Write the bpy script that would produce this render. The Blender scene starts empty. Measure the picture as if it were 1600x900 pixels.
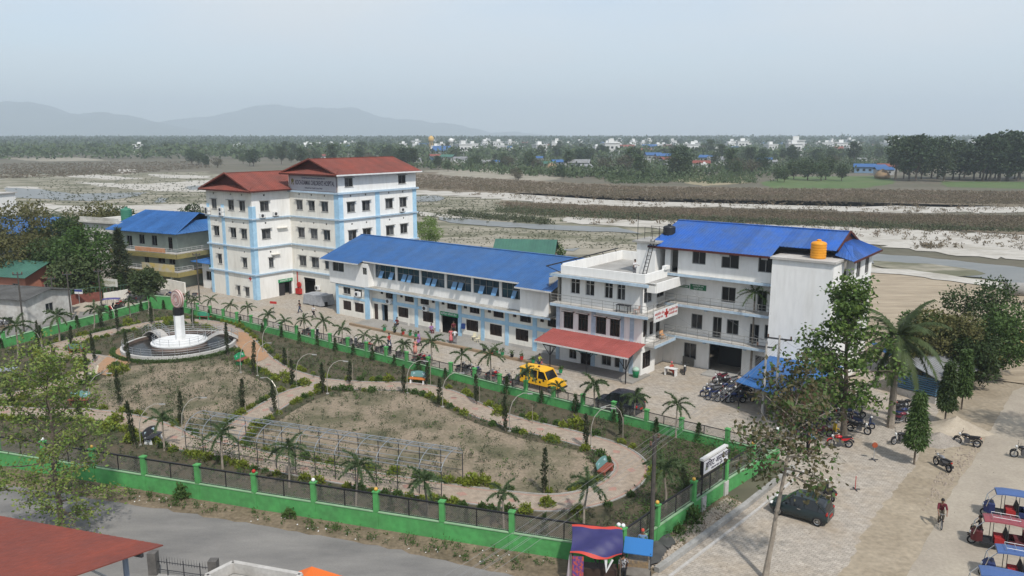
import bpy, math, random
import numpy as np
from mathutils import Vector, Matrix
random.seed(7)
rng = np.random.default_rng(7)
SC = bpy.context.scene
COL = SC.collection
R = math.radians

# ---------------------------------------------------------------- camera, sky, sun, exposure
CAM_H, FOC, HORIZON = 23.0, 1250.0, 213.0            # metres, pixels (at 1600 wide), pixel row
PITCH = math.atan((450 - HORIZON) / FOC)
cam = bpy.data.cameras.new('camera'); cam_o = bpy.data.objects.new('camera', cam); COL.objects.link(cam_o)
cam.sensor_width = 36; cam.lens = 36 * FOC / 1600; cam.clip_end = 40000; cam.clip_start = 0.5
cam_o.location = (0, 0, CAM_H); cam_o.rotation_euler = (math.pi / 2 - PITCH, 0, 0)
SC.camera = cam_o
SUN_EL, SUN_DIR = R(52), Vector((0.38, -0.925))       # horizontal direction towards the sun
w = bpy.data.worlds.new('World'); SC.world = w; w.use_nodes = True
nt = w.node_tree; nt.nodes.clear()
sky = nt.nodes.new('ShaderNodeTexSky'); sky.sky_type = 'NISHITA'; sky.sun_disc = False
sky.sun_elevation = SUN_EL; sky.sun_rotation = math.atan2(SUN_DIR.x, SUN_DIR.y)
sky.air_density = 1.0; sky.dust_density = 0.7; sky.ozone_density = 1.5; sky.altitude = 100
tc = nt.nodes.new('ShaderNodeTexCoord'); mp = nt.nodes.new('ShaderNodeMapping'); mp.inputs['Scale'].default_value = (1.1, 1.1, 4.5)
no = nt.nodes.new('ShaderNodeTexNoise'); no.inputs['Scale'].default_value = 1.6; no.inputs['Detail'].default_value = 5
cr = nt.nodes.new('ShaderNodeValToRGB'); cr.color_ramp.elements[0].position = .38; cr.color_ramp.elements[1].position = .72
cr.color_ramp.elements[0].color = (.25, .25, .25, 1); cr.color_ramp.elements[1].color = (.95, .95, .95, 1)
mx = nt.nodes.new('ShaderNodeMix'); mx.data_type = 'RGBA'; mx.inputs['B'].default_value = (5.5, 5.72, 5.85, 1)
bg = nt.nodes.new('ShaderNodeBackground'); bg.inputs['Strength'].default_value = 0.12
ou = nt.nodes.new('ShaderNodeOutputWorld')
L = nt.links.new
L(tc.outputs['Generated'], mp.inputs['Vector']); L(mp.outputs['Vector'], no.inputs['Vector']); L(no.outputs['Fac'], cr.inputs['Fac'])
L(cr.outputs['Color'], mx.inputs['Factor']); L(sky.outputs['Color'], mx.inputs['A']); L(mx.outputs['Result'], bg.inputs['Color']); L(bg.outputs['Background'], ou.inputs['Surface'])
sl = bpy.data.lights.new('sun', 'SUN'); sl.energy = 3.2; sl.angle = R(2.5); sl.color = (1, .96, .9)
so = bpy.data.objects.new('sun', sl); COL.objects.link(so)
_d = Vector((SUN_DIR.x * math.cos(SUN_EL), SUN_DIR.y * math.cos(SUN_EL), math.sin(SUN_EL))).normalized()
so.rotation_euler = _d.to_track_quat('Z', 'Y').to_euler(); so.location = (60, -60, 90)
SC.view_settings.view_transform = 'Standard'; SC.view_settings.look = 'None'; SC.view_settings.exposure = 0.42; SC.view_settings.gamma = 1
SC.view_settings.use_curve_mapping = False
SC.cycles.use_denoising = True; SC.cycles.max_bounces = 6; SC.cycles.diffuse_bounces = 3; SC.cycles.glossy_bounces = 2
SC.cycles.transparent_max_bounces = 8; SC.cycles.volume_bounces = 1; SC.cycles.use_adaptive_sampling = True; SC.cycles.caustics_reflective = False

# ---------------------------------------------------------------- measuring: photograph pixel -> point on the ground
_cp, _sp = math.cos(PITCH), math.sin(PITCH)
def G(px, py, z=0.0):
    a, b = px - 800, 450 - py
    d = (a, FOC * _cp + b * _sp, -FOC * _sp + b * _cp)
    t = (z - CAM_H) / d[2]
    return Vector((d[0] * t, d[1] * t, z))
def height_of(px, yb, yt, z=0.0):
    p = G(px, yb, z); b = 450 - yt
    return CAM_H + (-FOC * _sp + b * _cp) * p.y / (FOC * _cp + b * _sp) - z

# ---------------------------------------------------------------- objects
def tag(o, label=None, cat=None, group=None, kind=None):
    if label: o['label'] = label
    if cat: o['category'] = cat
    if group: o['group'] = group
    if kind: o['kind'] = kind
    return o
def empty(name, loc=(0, 0, 0), rz=0.0, **kw):
    o = bpy.data.objects.new(name, None); COL.objects.link(o); o.empty_display_size = .3
    o.location = loc; o.rotation_euler = (0, 0, rz)
    return tag(o, **kw)
def link(name, me, parent=None, loc=None, rz=None):
    o = bpy.data.objects.new(name, me); COL.objects.link(o)
    if parent: o.parent = parent
    if loc is not None: o.location = loc
    if rz is not None: o.rotation_euler = (0, 0, rz)
    return o
def kids_of():
    d = {}
    for o in COL.objects:
        if o.parent: d.setdefault(o.parent, []).append(o)
    return d
class Proto:
    """a thing with its parts, ready to be copied object by object"""
    def __init__(self, root):
        d = kids_of(); self.root = root; self.used = False
        def walk(o): return (o, [walk(c) for c in d.get(o, [])])
        self.tree = walk(root)
    def put(self, loc, rz=0.0, sc=1.0, label=None, group=None, cat=None, tilt=None):
        if not self.used:
            self.used = True; r = self.root
        else:
            def cp(n, par):
                c = n[0].copy(); COL.objects.link(c); c.parent = par
                for k in n[1]: cp(k, c)
                return c
            r = cp(self.tree, None)
        r.location = loc; r.rotation_euler = (tilt[0] if tilt else 0, tilt[1] if tilt else 0, rz)
        r.scale = (sc, sc, sc) if not isinstance(sc, tuple) else sc
        return tag(r, label, cat, group)
class MB:
    def __init__(s): s.v = []; s.f = []; s.m = []
    def face(s, pts, mi=0):
        n = len(s.v); s.v += [tuple(p) for p in pts]; s.f.append(tuple(range(n, n + len(pts)))); s.m.append(mi); return s
    def box(s, x0, x1, y0, y1, z0, z1, mi=0):
        n = len(s.v)
        s.v += [(x0, y0, z0), (x1, y0, z0), (x1, y1, z0), (x0, y1, z0), (x0, y0, z1), (x1, y0, z1), (x1, y1, z1), (x0, y1, z1)]
        s.f += [(n, n+3, n+2, n+1), (n+4, n+5, n+6, n+7), (n, n+1, n+5, n+4), (n+1, n+2, n+6, n+5), (n+2, n+3, n+7, n+6), (n+3, n, n+4, n+7)]
        s.m += [mi] * 6; return s
    def hexa(s, p, mi=0):
        n = len(s.v); s.v += [tuple(q) for q in p]
        s.f += [(n, n+3, n+2, n+1), (n+4, n+5, n+6, n+7), (n, n+1, n+5, n+4), (n+1, n+2, n+6, n+5), (n+2, n+3, n+7, n+6), (n+3, n, n+4, n+7)]
        s.m += [mi] * 6; return s
    def bar(s, a, b, w, h=None, mi=0):
        """square bar from a to b"""
        a, b = Vector(a), Vector(b); h = h or w; d = (b - a).normalized()
        up = Vector((0, 0, 1)) if abs(d.z) < .95 else Vector((1, 0, 0))
        x = d.cross(up).normalized() * w / 2; y = x.cross(d).normalized() * h / 2
        return s.hexa([a - x - y, a + x - y, a + x + y, a - x + y, b - x - y, b + x - y, b + x + y, b - x + y], mi)
    def tube(s, path, r, n=6, cap=True, mi=0):
        path = [Vector(p) for p in path]; k = len(path)
        rs = r if isinstance(r, (list, tuple)) else [r] * k
        base = len(s.v); ref = None
        for i, p in enumerate(path):
            d = (path[min(i+1, k-1)] - path[max(i-1, 0)])
            d = d.normalized() if d.length > 1e-9 else Vector((0, 0, 1))
            if ref is None: ref = Vector((1, 0, 0)) if abs(d.x) < .8 else Vector((0, 1, 0))
            x = (ref - d * ref.dot(d)).normalized(); ref = x; y = d.cross(x)
            for j in range(n):
                a = 2 * math.pi * j / n
                s.v.append(tuple(p + (x * math.cos(a) + y * math.sin(a)) * rs[i]))
        for i in range(k - 1):
            for j in range(n):
                a = base + i * n + j; b = base + i * n + (j + 1) % n
                s.f.append((a, b, b + n, a + n)); s.m.append(mi)
        if cap:
            s.f.append(tuple(base + j for j in reversed(range(n)))); s.f.append(tuple(base + (k-1) * n + j for j in range(n))); s.m += [mi, mi]
        return s
    def cyl(s, a, b, r0, r1=None, n=10, mi=0): return s.tube([a, b], [r0, r0 if r1 is None else r1], n, True, mi)
    def prism(s, poly, z0, z1, mi=0, mtop=None):
        n = len(s.v); k = len(poly)
        s.v += [(p[0], p[1], z0) for p in poly] + [(p[0], p[1], z1) for p in poly]
        s.f.append(tuple(reversed(range(n, n + k)))); s.f.append(tuple(range(n + k, n + 2 * k))); s.m += [mi, mi if mtop is None else mtop]
        for i in range(k):
            j = (i + 1) % k; s.f.append((n + i, n + j, n + k + j, n + k + i)); s.m.append(mi)
        return s
    def lathe(s, prof, n=16, c=(0, 0, 0), mi=0):
        base = len(s.v)
        for r, z in prof:
            for j in range(n):
                a = 2 * math.pi * j / n; s.v.append((c[0] + r * math.cos(a), c[1] + r * math.sin(a), c[2] + z))
        for i in range(len(prof) - 1):
            for j in range(n):
                a = base + i * n + j; b = base + i * n + (j + 1) % n
                s.f.append((a, b, b + n, a + n)); s.m.append(mi)
        s.f.append(tuple(base + j for j in reversed(range(n)))); s.f.append(tuple(base + (len(prof)-1) * n + j for j in range(n))); s.m += [mi, mi]
        return s
    def sph(s, c, r, nu=10, nv=6, mi=0):
        r = r if isinstance(r, (tuple, list)) else (r, r, r); base = len(s.v)
        for i in range(nv + 1):
            t = math.pi * i / nv
            for j in range(nu):
                a = 2 * math.pi * j / nu
                s.v.append((c[0] + r[0] * math.sin(t) * math.cos(a), c[1] + r[1] * math.sin(t) * math.sin(a), c[2] + r[2] * math.cos(t)))
        for i in range(nv):
            for j in range(nu):
                a = base + i * nu + j; b = base + i * nu + (j + 1) % nu
                s.f.append((a, a + nu, b + nu, b)); s.m.append(mi)
        return s
    def mesh(s, name, mats, smooth=False):
        me = bpy.data.meshes.new(name); me.from_pydata(s.v, [], s.f)
        for m in (mats if isinstance(mats, (list, tuple)) else [mats]): me.materials.append(m)
        if len(me.materials) > 1: me.polygons.foreach_set('material_index', s.m)
        if smooth: me.polygons.foreach_set('use_smooth', [True] * len(s.f))
        me.update(); return me
    def build(s, name, mats, parent=None, smooth=False, loc=None, rz=None, **kw):
        return tag(link(name, s.mesh(name, mats, smooth), parent, loc, rz), **kw)
def npmesh(name, V, F, mats, mi=None):
    """fast mesh from arrays; F is (n,k)"""
    me = bpy.data.meshes.new(name); V = np.asarray(V, np.float32); F = np.asarray(F, np.int32); n, k = F.shape
    me.vertices.add(len(V)); me.vertices.foreach_set('co', V.ravel())
    me.loops.add(n * k); me.loops.foreach_set('vertex_index', F.ravel())
    me.polygons.add(n); me.polygons.foreach_set('loop_start', np.arange(0, n * k, k, dtype=np.int32))
    for m in (mats if isinstance(mats, (list, tuple)) else [mats]): me.materials.append(m)
    if mi is not None: me.polygons.foreach_set('material_index', np.asarray(mi, np.int32))
    me.update(); me.validate(); return me
ORD = ['first', 'second', 'third', 'fourth', 'fifth', 'sixth', 'seventh', 'eighth', 'ninth', 'tenth', 'eleventh', 'twelfth', 'thirteenth', 'fourteenth',
       'fifteenth', 'sixteenth', 'seventeenth', 'eighteenth', 'nineteenth', 'twentieth', 'twenty-first', 'twenty-second', 'twenty-third', 'twenty-fourth',
       'twenty-fifth', 'twenty-sixth', 'twenty-seventh', 'twenty-eighth', 'twenty-ninth', 'thirtieth', 'thirty-first', 'thirty-second', 'thirty-third', 'thirty-fourth', 'thirty-fifth', 'thirty-sixth']

# ---------------------------------------------------------------- materials
def lin(c):
    if isinstance(c, str):
        c = tuple(int(c[i:i+2], 16) / 255 for i in (0, 2, 4))
        return tuple(x / 12.92 if x <= .04045 else ((x + .055) / 1.055) ** 2.4 for x in c)
    return c
MATS = {}
def mat(name, c1, c2=None, scale=1.0, rough=.85, metal=0.0, spec=.3, bump=0.0, bscale=20.0, stretch=None, rnd=0.0, ob=False, lo=.35, hi=.65,
        fine=0.0, fscale=12.0, trans=0.0, rotz=0.0, detail=6):
    if name in MATS: return MATS[name]
    m = bpy.data.materials.new(name); m.use_nodes = True; t = m.node_tree; n = t.nodes; l = t.links.new
    b = n['Principled BSDF']; b.inputs['Roughness'].default_value = rough; b.inputs['Metallic'].default_value = metal
    b.inputs['Specular IOR Level'].default_value = spec
    c1 = lin(c1); c2 = lin(c2) if c2 else None
    src = None
    if c2 or bump or fine:
        if ob: co = n.new('ShaderNodeTexCoord').outputs['Object']
        else: co = n.new('ShaderNodeNewGeometry').outputs['Position']
        if stretch or rotz:
            mpn = n.new('ShaderNodeMapping'); mpn.inputs['Scale'].default_value = stretch or (1, 1, 1); mpn.inputs['Rotation'].default_value = (0, 0, rotz)
            l(co, mpn.inputs['Vector']); co = mpn.outputs['Vector']
    if c2:
        z = n.new('ShaderNodeTexNoise'); z.inputs['Scale'].default_value = scale; z.inputs['Detail'].default_value = detail; z.inputs['Roughness'].default_value = .62
        l(co, z.inputs['Vector'])
        r = n.new('ShaderNodeValToRGB'); r.color_ramp.elements[0].position = lo; r.color_ramp.elements[1].position = hi
        r.color_ramp.elements[0].color = (*c1, 1); r.color_ramp.elements[1].color = (*c2, 1)
        l(z.outputs['Fac'], r.inputs['Fac']); src = r.outputs['Color']
    if fine:
        z2 = n.new('ShaderNodeTexNoise'); z2.inputs['Scale'].default_value = fscale; z2.inputs['Detail'].default_value = 4; l(co, z2.inputs['Vector'])
        mr = n.new('ShaderNodeMapRange'); mr.inputs['From Min'].default_value = .3; mr.inputs['From Max'].default_value = .7
        mr.inputs['To Min'].default_value = 1 - fine; mr.inputs['To Max'].default_value = 1 + fine; l(z2.outputs['Fac'], mr.inputs['Value'])
        hs = n.new('ShaderNodeHueSaturation'); l(mr.outputs['Result'], hs.inputs['Value'])
        if src: l(src, hs.inputs['Color'])
        else: hs.inputs['Color'].default_value = (*c1, 1)
        src = hs.outputs['Color']
    if rnd:
        oi = n.new('ShaderNodeObjectInfo'); mr = n.new('ShaderNodeMapRange'); mr.inputs['To Min'].default_value = 1 - rnd; mr.inputs['To Max'].default_value = 1 + rnd
        l(oi.outputs['Random'], mr.inputs['Value']); hs = n.new('ShaderNodeHueSaturation'); l(mr.outputs['Result'], hs.inputs['Value'])
        if src: l(src, hs.inputs['Color'])
        else: hs.inputs['Color'].default_value = (*c1, 1)
        src = hs.outputs['Color']
    if src: l(src, b.inputs['Base Color'])
    else: b.inputs['Base Color'].default_value = (*c1, 1)
    if bump:
        z3 = n.new('ShaderNodeTexNoise'); z3.inputs['Scale'].default_value = bscale; z3.inputs['Detail'].default_value = 5; l(co, z3.inputs['Vector'])
        bp = n.new('ShaderNodeBump'); bp.inputs['Strength'].default_value = bump; bp.inputs['Distance'].default_value = .05
        l(z3.outputs['Fac'], bp.inputs['Height']); l(bp.outputs['Normal'], b.inputs['Normal'])
    if trans:                                            # leaves let some light through
        tr = n.new('ShaderNodeBsdfTranslucent'); ms = n.new('ShaderNodeMixShader'); ms.inputs['Fac'].default_value = trans
        if src: l(src, tr.inputs['Color'])
        else: tr.inputs['Color'].default_value = (*c1, 1)
        o = n['Material Output']; l(b.outputs['BSDF'], ms.inputs[1]); l(tr.outputs['BSDF'], ms.inputs[2]); l(ms.outputs['Shader'], o.inputs['Surface'])
    MATS[name] = m; return m
def paver(name, c1, c2, mortar, bw, bh, ang, dirt, rough=.9):
    m = bpy.data.materials.new(name); m.use_nodes = True; t = m.node_tree; n = t.nodes; l = t.links.new
    b = n['Principled BSDF']; b.inputs['Roughness'].default_value = rough; b.inputs['Specular IOR Level'].default_value = .2
    g = n.new('ShaderNodeNewGeometry'); mpn = n.new('ShaderNodeMapping'); mpn.inputs['Rotation'].default_value = (0, 0, ang); l(g.outputs['Position'], mpn.inputs['Vector'])
    br = n.new('ShaderNodeTexBrick'); br.inputs['Color1'].default_value = (*lin(c1), 1); br.inputs['Color2'].default_value = (*lin(c2), 1); br.inputs['Mortar'].default_value = (*lin(mortar), 1)
    br.inputs['Scale'].default_value = 1; br.inputs['Brick Width'].default_value = bw; br.inputs['Row Height'].default_value = bh; br.inputs['Mortar Size'].default_value = .012
    l(mpn.outputs['Vector'], br.inputs['Vector'])
    z = n.new('ShaderNodeTexNoise'); z.inputs['Scale'].default_value = .28; z.inputs['Detail'].default_value = 8; z.inputs['Roughness'].default_value = .65; l(g.outputs['Position'], z.inputs['Vector'])
    r = n.new('ShaderNodeValToRGB'); r.color_ramp.elements[0].position = .45; r.color_ramp.elements[1].position = .72
    l(z.outputs['Fac'], r.inputs['Fac'])
    mx = n.new('ShaderNodeMix'); mx.data_type = 'RGBA'; mx.inputs['B'].default_value = (*lin(dirt), 1)
    l(r.outputs['Color'], mx.inputs['Factor']); l(br.outputs['Color'], mx.inputs['A'])
    z2 = n.new('ShaderNodeTexNoise'); z2.inputs['Scale'].default_value = 2.5; z2.inputs['Detail'].default_value = 6; l(g.outputs['Position'], z2.inputs['Vector'])
    mr = n.new('ShaderNodeMapRange'); mr.inputs['From Min'].default_value = .3; mr.inputs['From Max'].default_value = .7; mr.inputs['To Min'].default_value = .8; mr.inputs['To Max'].default_value = 1.18
    l(z2.outputs['Fac'], mr.inputs['Value']); hs = n.new('ShaderNodeHueSaturation'); l(mr.outputs['Result'], hs.inputs['Value']); l(mx.outputs['Result'], hs.inputs['Color'])
    l(hs.outputs['Color'], b.inputs['Base Color'])
    bp = n.new('ShaderNodeBump'); bp.inputs['Strength'].default_value = .4; bp.inputs['Distance'].default_value = .02; l(br.outputs['Fac'], bp.inputs['Height']); bp.invert = True
    l(bp.outputs['Normal'], b.inputs['Normal'])
    MATS[name] = m; return m
W_WALL = mat('plaster_white', (.76, .75, .72), (.655, .635, .59), .8, .85, fine=.05, fscale=3, stretch=(1, 1, .22), lo=.5, hi=.85)
W_CREAM = mat('plaster_cream_part_shade', (.71, .68, .61), (.55, .51, .44), .8, .85, fine=.06, fscale=3, stretch=(1, 1, .22), lo=.5, hi=.85)  # cream plaster; on hospital fronts part of the tone is painted shade
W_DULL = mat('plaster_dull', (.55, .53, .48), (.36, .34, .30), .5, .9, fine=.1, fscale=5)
SKYBLUE = mat('paint_sky_blue', (.38, .58, .73), (.30, .48, .62), .8, .7, fine=.06, fscale=3)
PALEBLUE = mat('paint_pale_blue', (.42, .53, .62), (.33, .42, .50), .7, .8, fine=.1, fscale=4)
CONC = mat('concrete', (.36, .35, .33), (.25, .24, .22), .6, .9, fine=.12, fscale=8)
CONC_L = mat('concrete_light', (.47, .45, .42), (.36, .34, .31), .5, .9, fine=.1, fscale=6)
GLASS = mat('window_glass', (.012, .014, .018), rough=.12, spec=.5)
GLASS2 = mat('window_glass_curtain_glare', (.10, .105, .11), (.03, .03, .035), 1.5, rough=.2, spec=.5, lo=.4, hi=.6)  # grey tone stands for curtains and for reflected glare painted into the pane
GLASSB = mat('gallery_glass', (.012, .035, .06), (.02, .06, .085), .6, rough=.08, spec=.6)
GLASSP = mat('open_sash_glass', (.10, .24, .42), rough=.25, spec=.6)
FR_W = mat('frame_white', (.55, .54, .52), rough=.6); FR_G = mat('frame_grey', (.22, .22, .21), rough=.6)
FR_BR = mat('frame_brown', (.055, .035, .027), (.035, .022, .018), 3, .6)
DARKV = mat('dark_opening', (.015, .014, .013), rough=.95, spec=.05)
R_RED = mat('roof_red', (.215, .057, .040), (.16, .055, .042), .4, .7, rnd=.08, fine=.1, fscale=1.5)
R_REDG = mat('gable_red_brown', (.085, .022, .018), (.06, .018, .015), 2, .7)
R_BLUE = mat('roof_blue', (.026, .098, .265), (.036, .096, .225), .5, .5, rnd=.08, fine=.1, fscale=1.2)
R_BLUE2 = mat('roof_blue_bright', (.022, .10, .38), (.045, .10, .26), .5, .5, rnd=.14, fine=.08, fscale=1.5)
R_BLUE3 = mat('roof_blue_pale', (.04, .135, .34), (.028, .10, .26), .35, .5, rnd=.12, fine=.08, fscale=2)
R_PINK = mat('roof_red_pale', (.33, .09, .078), (.26, .07, .06), .6, .55, rnd=.06, fine=.06, fscale=3)
R_GREEN = mat('roof_green', (.05, .14, .10), (.04, .11, .085), .5, .6, rnd=.06)
R_GREY = mat('roof_tin_grey', (.30, .31, .32), (.20, .19, .18), .5, .5, metal=.3, rnd=.12)
R_RUST = mat('roof_rust', (.17, .085, .05), (.10, .055, .04), .8, .8, rnd=.1)
STEEL = mat('steel', (.42, .43, .44), rough=.4, metal=.7); STEEL_D = mat('steel_dark', (.06, .06, .065), rough=.5, metal=.4)
IRON = mat('iron_black', (.018, .018, .02), rough=.55, metal=.2)
GREENW = mat('wall_green', (.08, .315, .092), (.07, .20, .07), .9, .8, fine=.12, fscale=3, lo=.4, hi=.8)
GREENT = mat('wall_green_coping', (.27, .42, .25), (.20, .33, .19), 1.2, .8)
WHITE = mat('white_paint', (.72, .72, .71), (.62, .62, .60), 1.2, .6, ob=True); BLACK = mat('black_paint', (.012, .012, .013), rough=.5)
def plain(name, c, rough=.6, **k): return mat(name, c, rough=rough, **k)
GOLDM = plain('ball_gold', (.55, .32, .06), .35); REDP = plain('red_paint', (.42, .03, .025)); GREENP = plain('green_paint', (.02, .25, .10))
TEAL = plain('teal_paint', (.12, .25, .24)); ORANGE = plain('orange_paint', (.50, .15, .03)); YELLOW = plain('yellow_paint', (.78, .42, .02), .35); BROWNP = plain('brown_seat', (.24, .07, .045), .7)
BARK = mat('bark', (.16, .13, .10), (.08, .065, .05), 4, .95, ob=True, bump=.5, bscale=15); BARK_L = mat('bark_pale', (.30, .26, .21), (.19, .16, .13), 3, .95, ob=True, bump=.4, bscale=12)
# ================================================================ THE SETTING: ground, roads, paths, river bed
def catmull(P, n=6, closed=False):
    P = [Vector(p) for p in P]; k = len(P); out = []
    for i in range(k if closed else k - 1):
        a, b, c, d = (P[(i + j) % k] if closed else P[max(0, min(k - 1, i + j))] for j in (-1, 0, 1, 2))
        for t in np.linspace(0, 1, n, endpoint=False):
            out.append(.5 * ((2 * b) + (c - a) * t + (2*a - 5*b + 4*c - d) * t*t + (3*b - a - 3*c + d) * t**3))
    if not closed: out.append(P[-1])
    return out
def rough_edge(P, amp, step, seed=0):
    """cut a closed outline into short pieces and shake it sideways"""
    r = random.Random(seed); out = []; k = len(P)
    for i in range(k):
        a, b = P[i], P[(i + 1) % k]; d = b - a; n = max(1, min(160, int(d.length / step)))
        for j in range(n):
            out.append(a + d * (j / n) + Vector((r.gauss(0, amp), r.gauss(0, amp), 0)))
    return out
def sheet(name, P, z, m, label, smooth=0, edge=None, kind='structure', seed=1):
    P = [G(*p) if len(p) == 2 else Vector(p) for p in P]
    if smooth: P = catmull(P, smooth, True)
    if edge: P = rough_edge(P, edge[0], edge[1], seed)
    return MB().face([(p.x, p.y, z) for p in P]).build(name, m, label=label, kind=kind)
M_GROUND = mat('ground_plain', (.138, .118, .088), (.090, .088, .056), .012, .95, fine=.18, fscale=.25, stretch=(1, 2.2, 1), detail=9)
M_SOIL = mat('garden_soil', (.098, .076, .050), (.055, .056, .030), .4, .95, fine=.25, fscale=5, bump=.6, bscale=6)
M_BED = mat('bed_soil', (.235, .187, .133), (.108, .100, .058), .28, .95, lo=.42, hi=.62, fine=.25, fscale=5, bump=.6, bscale=6)
M_ASPH = mat('asphalt_worn', (.215, .204, .188), (.145, .139, .131), .18, .9, fine=.1, fscale=9, stretch=(1, 3, 1), rotz=R(18))
M_DUST = mat('dusty_concrete', (.36, .315, .25), (.29, .25, .20), .3, .9, fine=.1, fscale=5)
M_TAN = mat('sandy_dirt', (.345, .29, .215), (.25, .205, .145), .25, .95, fine=.18, fscale=3, bump=.3, bscale=4)
M_VERGE = mat('verge_dirt', (.20, .155, .105), (.12, .095, .06), .6, .95, fine=.3, fscale=4, bump=.6, bscale=5)
M_PLAZA = paver('plaza_pavers', (.40, .355, .30), (.33, .295, .25), (.22, .19, .155), .34, .2, R(37), (.33, .27, .20))
M_PATH = paver('path_pavers', (.37, .31, .245), (.32, .265, .21), (.23, .185, .145), .22, .12, R(20), (.30, .235, .175))
M_PINK = mat('paver_pink', (.36, .20, .155), (.30, .20, .16), 2.0, .9, fine=.15, fscale=9)
M_RUSTP = mat('paver_ochre', (.36, .20, .105), (.31, .20, .125), .8, .9, fine=.12, fscale=5)
M_SAND = mat('river_sand', (.43, .405, .36), (.245, .22, .172), .09, .95, fine=.15, fscale=.6, stretch=(1, 2.2, 1), lo=.48, hi=.72, detail=10)
M_SANDG = mat('river_sand_grey', (.33, .295, .235), (.19, .175, .13), .07, .95, fine=.16, fscale=.5, stretch=(1, 3, 1))
M_MUD = mat('river_mud_green', (.125, .122, .076), (.29, .262, .205), .06, .95, fine=.2, fscale=.5, stretch=(1, 2.4, 1), lo=.44, hi=.6, detail=10)
M_WATER = mat('shallow_water', (.13, .135, .125), (.19, .185, .165), .1, .35, spec=.3, stretch=(1, 3, 1))
M_FIELD = mat('field_green', (.07, .12, .035), (.10, .13, .05), .05, .95, fine=.15, fscale=.3)
M_FIELDY = mat('field_stubble', (.30, .25, .16), (.22, .195, .12), .03, .95, fine=.12, fscale=.3)
M_SCRUBG = mat('scrub_ground', (.185, .145, .105), (.13, .112, .072), .03, .95, fine=.25, fscale=.6, stretch=(1, 2.5, 1))

S = 11000
n_ = 40
gx = np.linspace(-1, 1, n_ + 1); gx = np.sign(gx) * np.abs(gx) ** 2.5 * S
V = np.array([(x, y + 3000, 0) for y in gx for x in gx]); F = np.array([(j*(n_+1)+i, j*(n_+1)+i+1, (j+1)*(n_+1)+i+1, (j+1)*(n_+1)+i) for j in range(n_) for i in range(n_)])
tag(link('ground', npmesh('ground', V, F, M_GROUND)), label='dry brown and olive river plain stretching to the horizon', kind='structure')

# --- river bed, from the far side to the near side
sheet('sand', [(0, 247), (120, 246), (170, 251), (60, 252)], .02, M_SANDG, 'thin far sand streak on the plain left of the red roofed hospital', edge=(3, 14))
sheet('mud_bank', [(-200, 272), (120, 272), (330, 268), (420, 300), (500, 330), (300, 345), (0, 340), (-300, 330)], .02, M_MUD, 'patchy grey green river bed behind the blue roofed school', edge=(2.5, 9), seed=3)
for i, (q, d) in enumerate([([(80, 274), (150, 273), (225, 279), (170, 281)], 'upper'), ([(180, 265), (210, 264), (212, 268), (190, 271)], 'small far'), ([(118, 284), (230, 288), (330, 281), (400, 290), (330, 300), (215, 298), (150, 291)], 'broad middle'),
        ([(60, 318), (110, 322), (190, 321), (320, 318), (330, 330), (180, 333), (60, 328)], 'near'), ([(230, 272), (330, 275), (330, 279), (250, 278)], 'right hand'), ([(5, 290), (70, 293), (60, 297), (0, 296)], 'left hand')]):
    sheet('sand', q, .05 + .004 * i, M_SAND, d + ' white sand bar in the river bed behind the school', edge=(1.6, 5), seed=i)
for i, (q, d) in enumerate([([(8, 293), (60, 296), (110, 303), (200, 308), (150, 315), (60, 311), (8, 308)], 'wide pale shallow water left of the school roof'), ([(245, 309), (262, 310), (255, 317), (240, 316)], 'small puddle beside the near sand bar'),
        ([(290, 291), (322, 289), (322, 296), (292, 297)], 'dark pool just left of the red roofed hospital'), ([(118, 303), (230, 301), (215, 307), (120, 309)], 'narrow braid of water above the school')]):
    sheet('water', q, .09 + .004 * i, M_WATER, d, edge=(.9, 4), seed=20 + i)
sheet('scrub_ground', [(640, 270), (700, 268), (860, 284), (1010, 291), (1250, 294), (1600, 300), (1900, 302), (1900, 330), (1600, 324), (1150, 317), (960, 314), (820, 304), (640, 297)], .03, M_SCRUBG, 'brown scrub strip beyond the long white sand strip', edge=(2, 10), seed=5)
sheet('sand', [(620, 297), (820, 303), (960, 313), (1150, 317), (1350, 322), (1600, 323), (1900, 325), (1900, 335), (1600, 332), (1400, 332), (1200, 326), (1000, 323), (860, 318), (790, 311), (620, 302)], .07, M_SAND, 'long white sand strip between two brown scrub bands', edge=(1.9, 3), seed=6)
sheet('mud_bank', [(630, 303), (800, 312), (1000, 345), (1400, 410), (1900, 500), (1900, 620), (1400, 460), (1000, 400), (640, 410)], .045, M_MUD, 'green brown flats of the river bed behind the long blue roof', edge=(1.2, 6), seed=7)
sheet('scrub_ground', [(780, 315), (860, 319), (1000, 324), (1200, 328), (1400, 335), (1900, 339), (1900, 380), (1600, 366), (1450, 359), (1330, 354), (1150, 349), (1000, 343), (880, 339), (800, 331)], .10, M_SCRUBG, 'brown scrub strip in front of the long white sand strip', edge=(1.8, 3), seed=8)
sheet('sand', [(880, 340), (1000, 344), (1150, 350), (1330, 355), (1450, 361), (1600, 368), (1900, 380), (1900, 440), (1600, 408), (1480, 397), (1370, 385), (1200, 372), (1050, 360), (960, 353), (890, 349)], .13, M_SAND, 'broad white sand bank behind the bright blue roof', edge=(1.5, 2.5), seed=9)
sheet('sand', [(650, 330), (700, 336), (760, 343), (700, 341), (660, 338)], .13, M_SAND, 'small white sand bar beside the leafy bamboo', edge=(.5, 3), seed=10)
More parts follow.
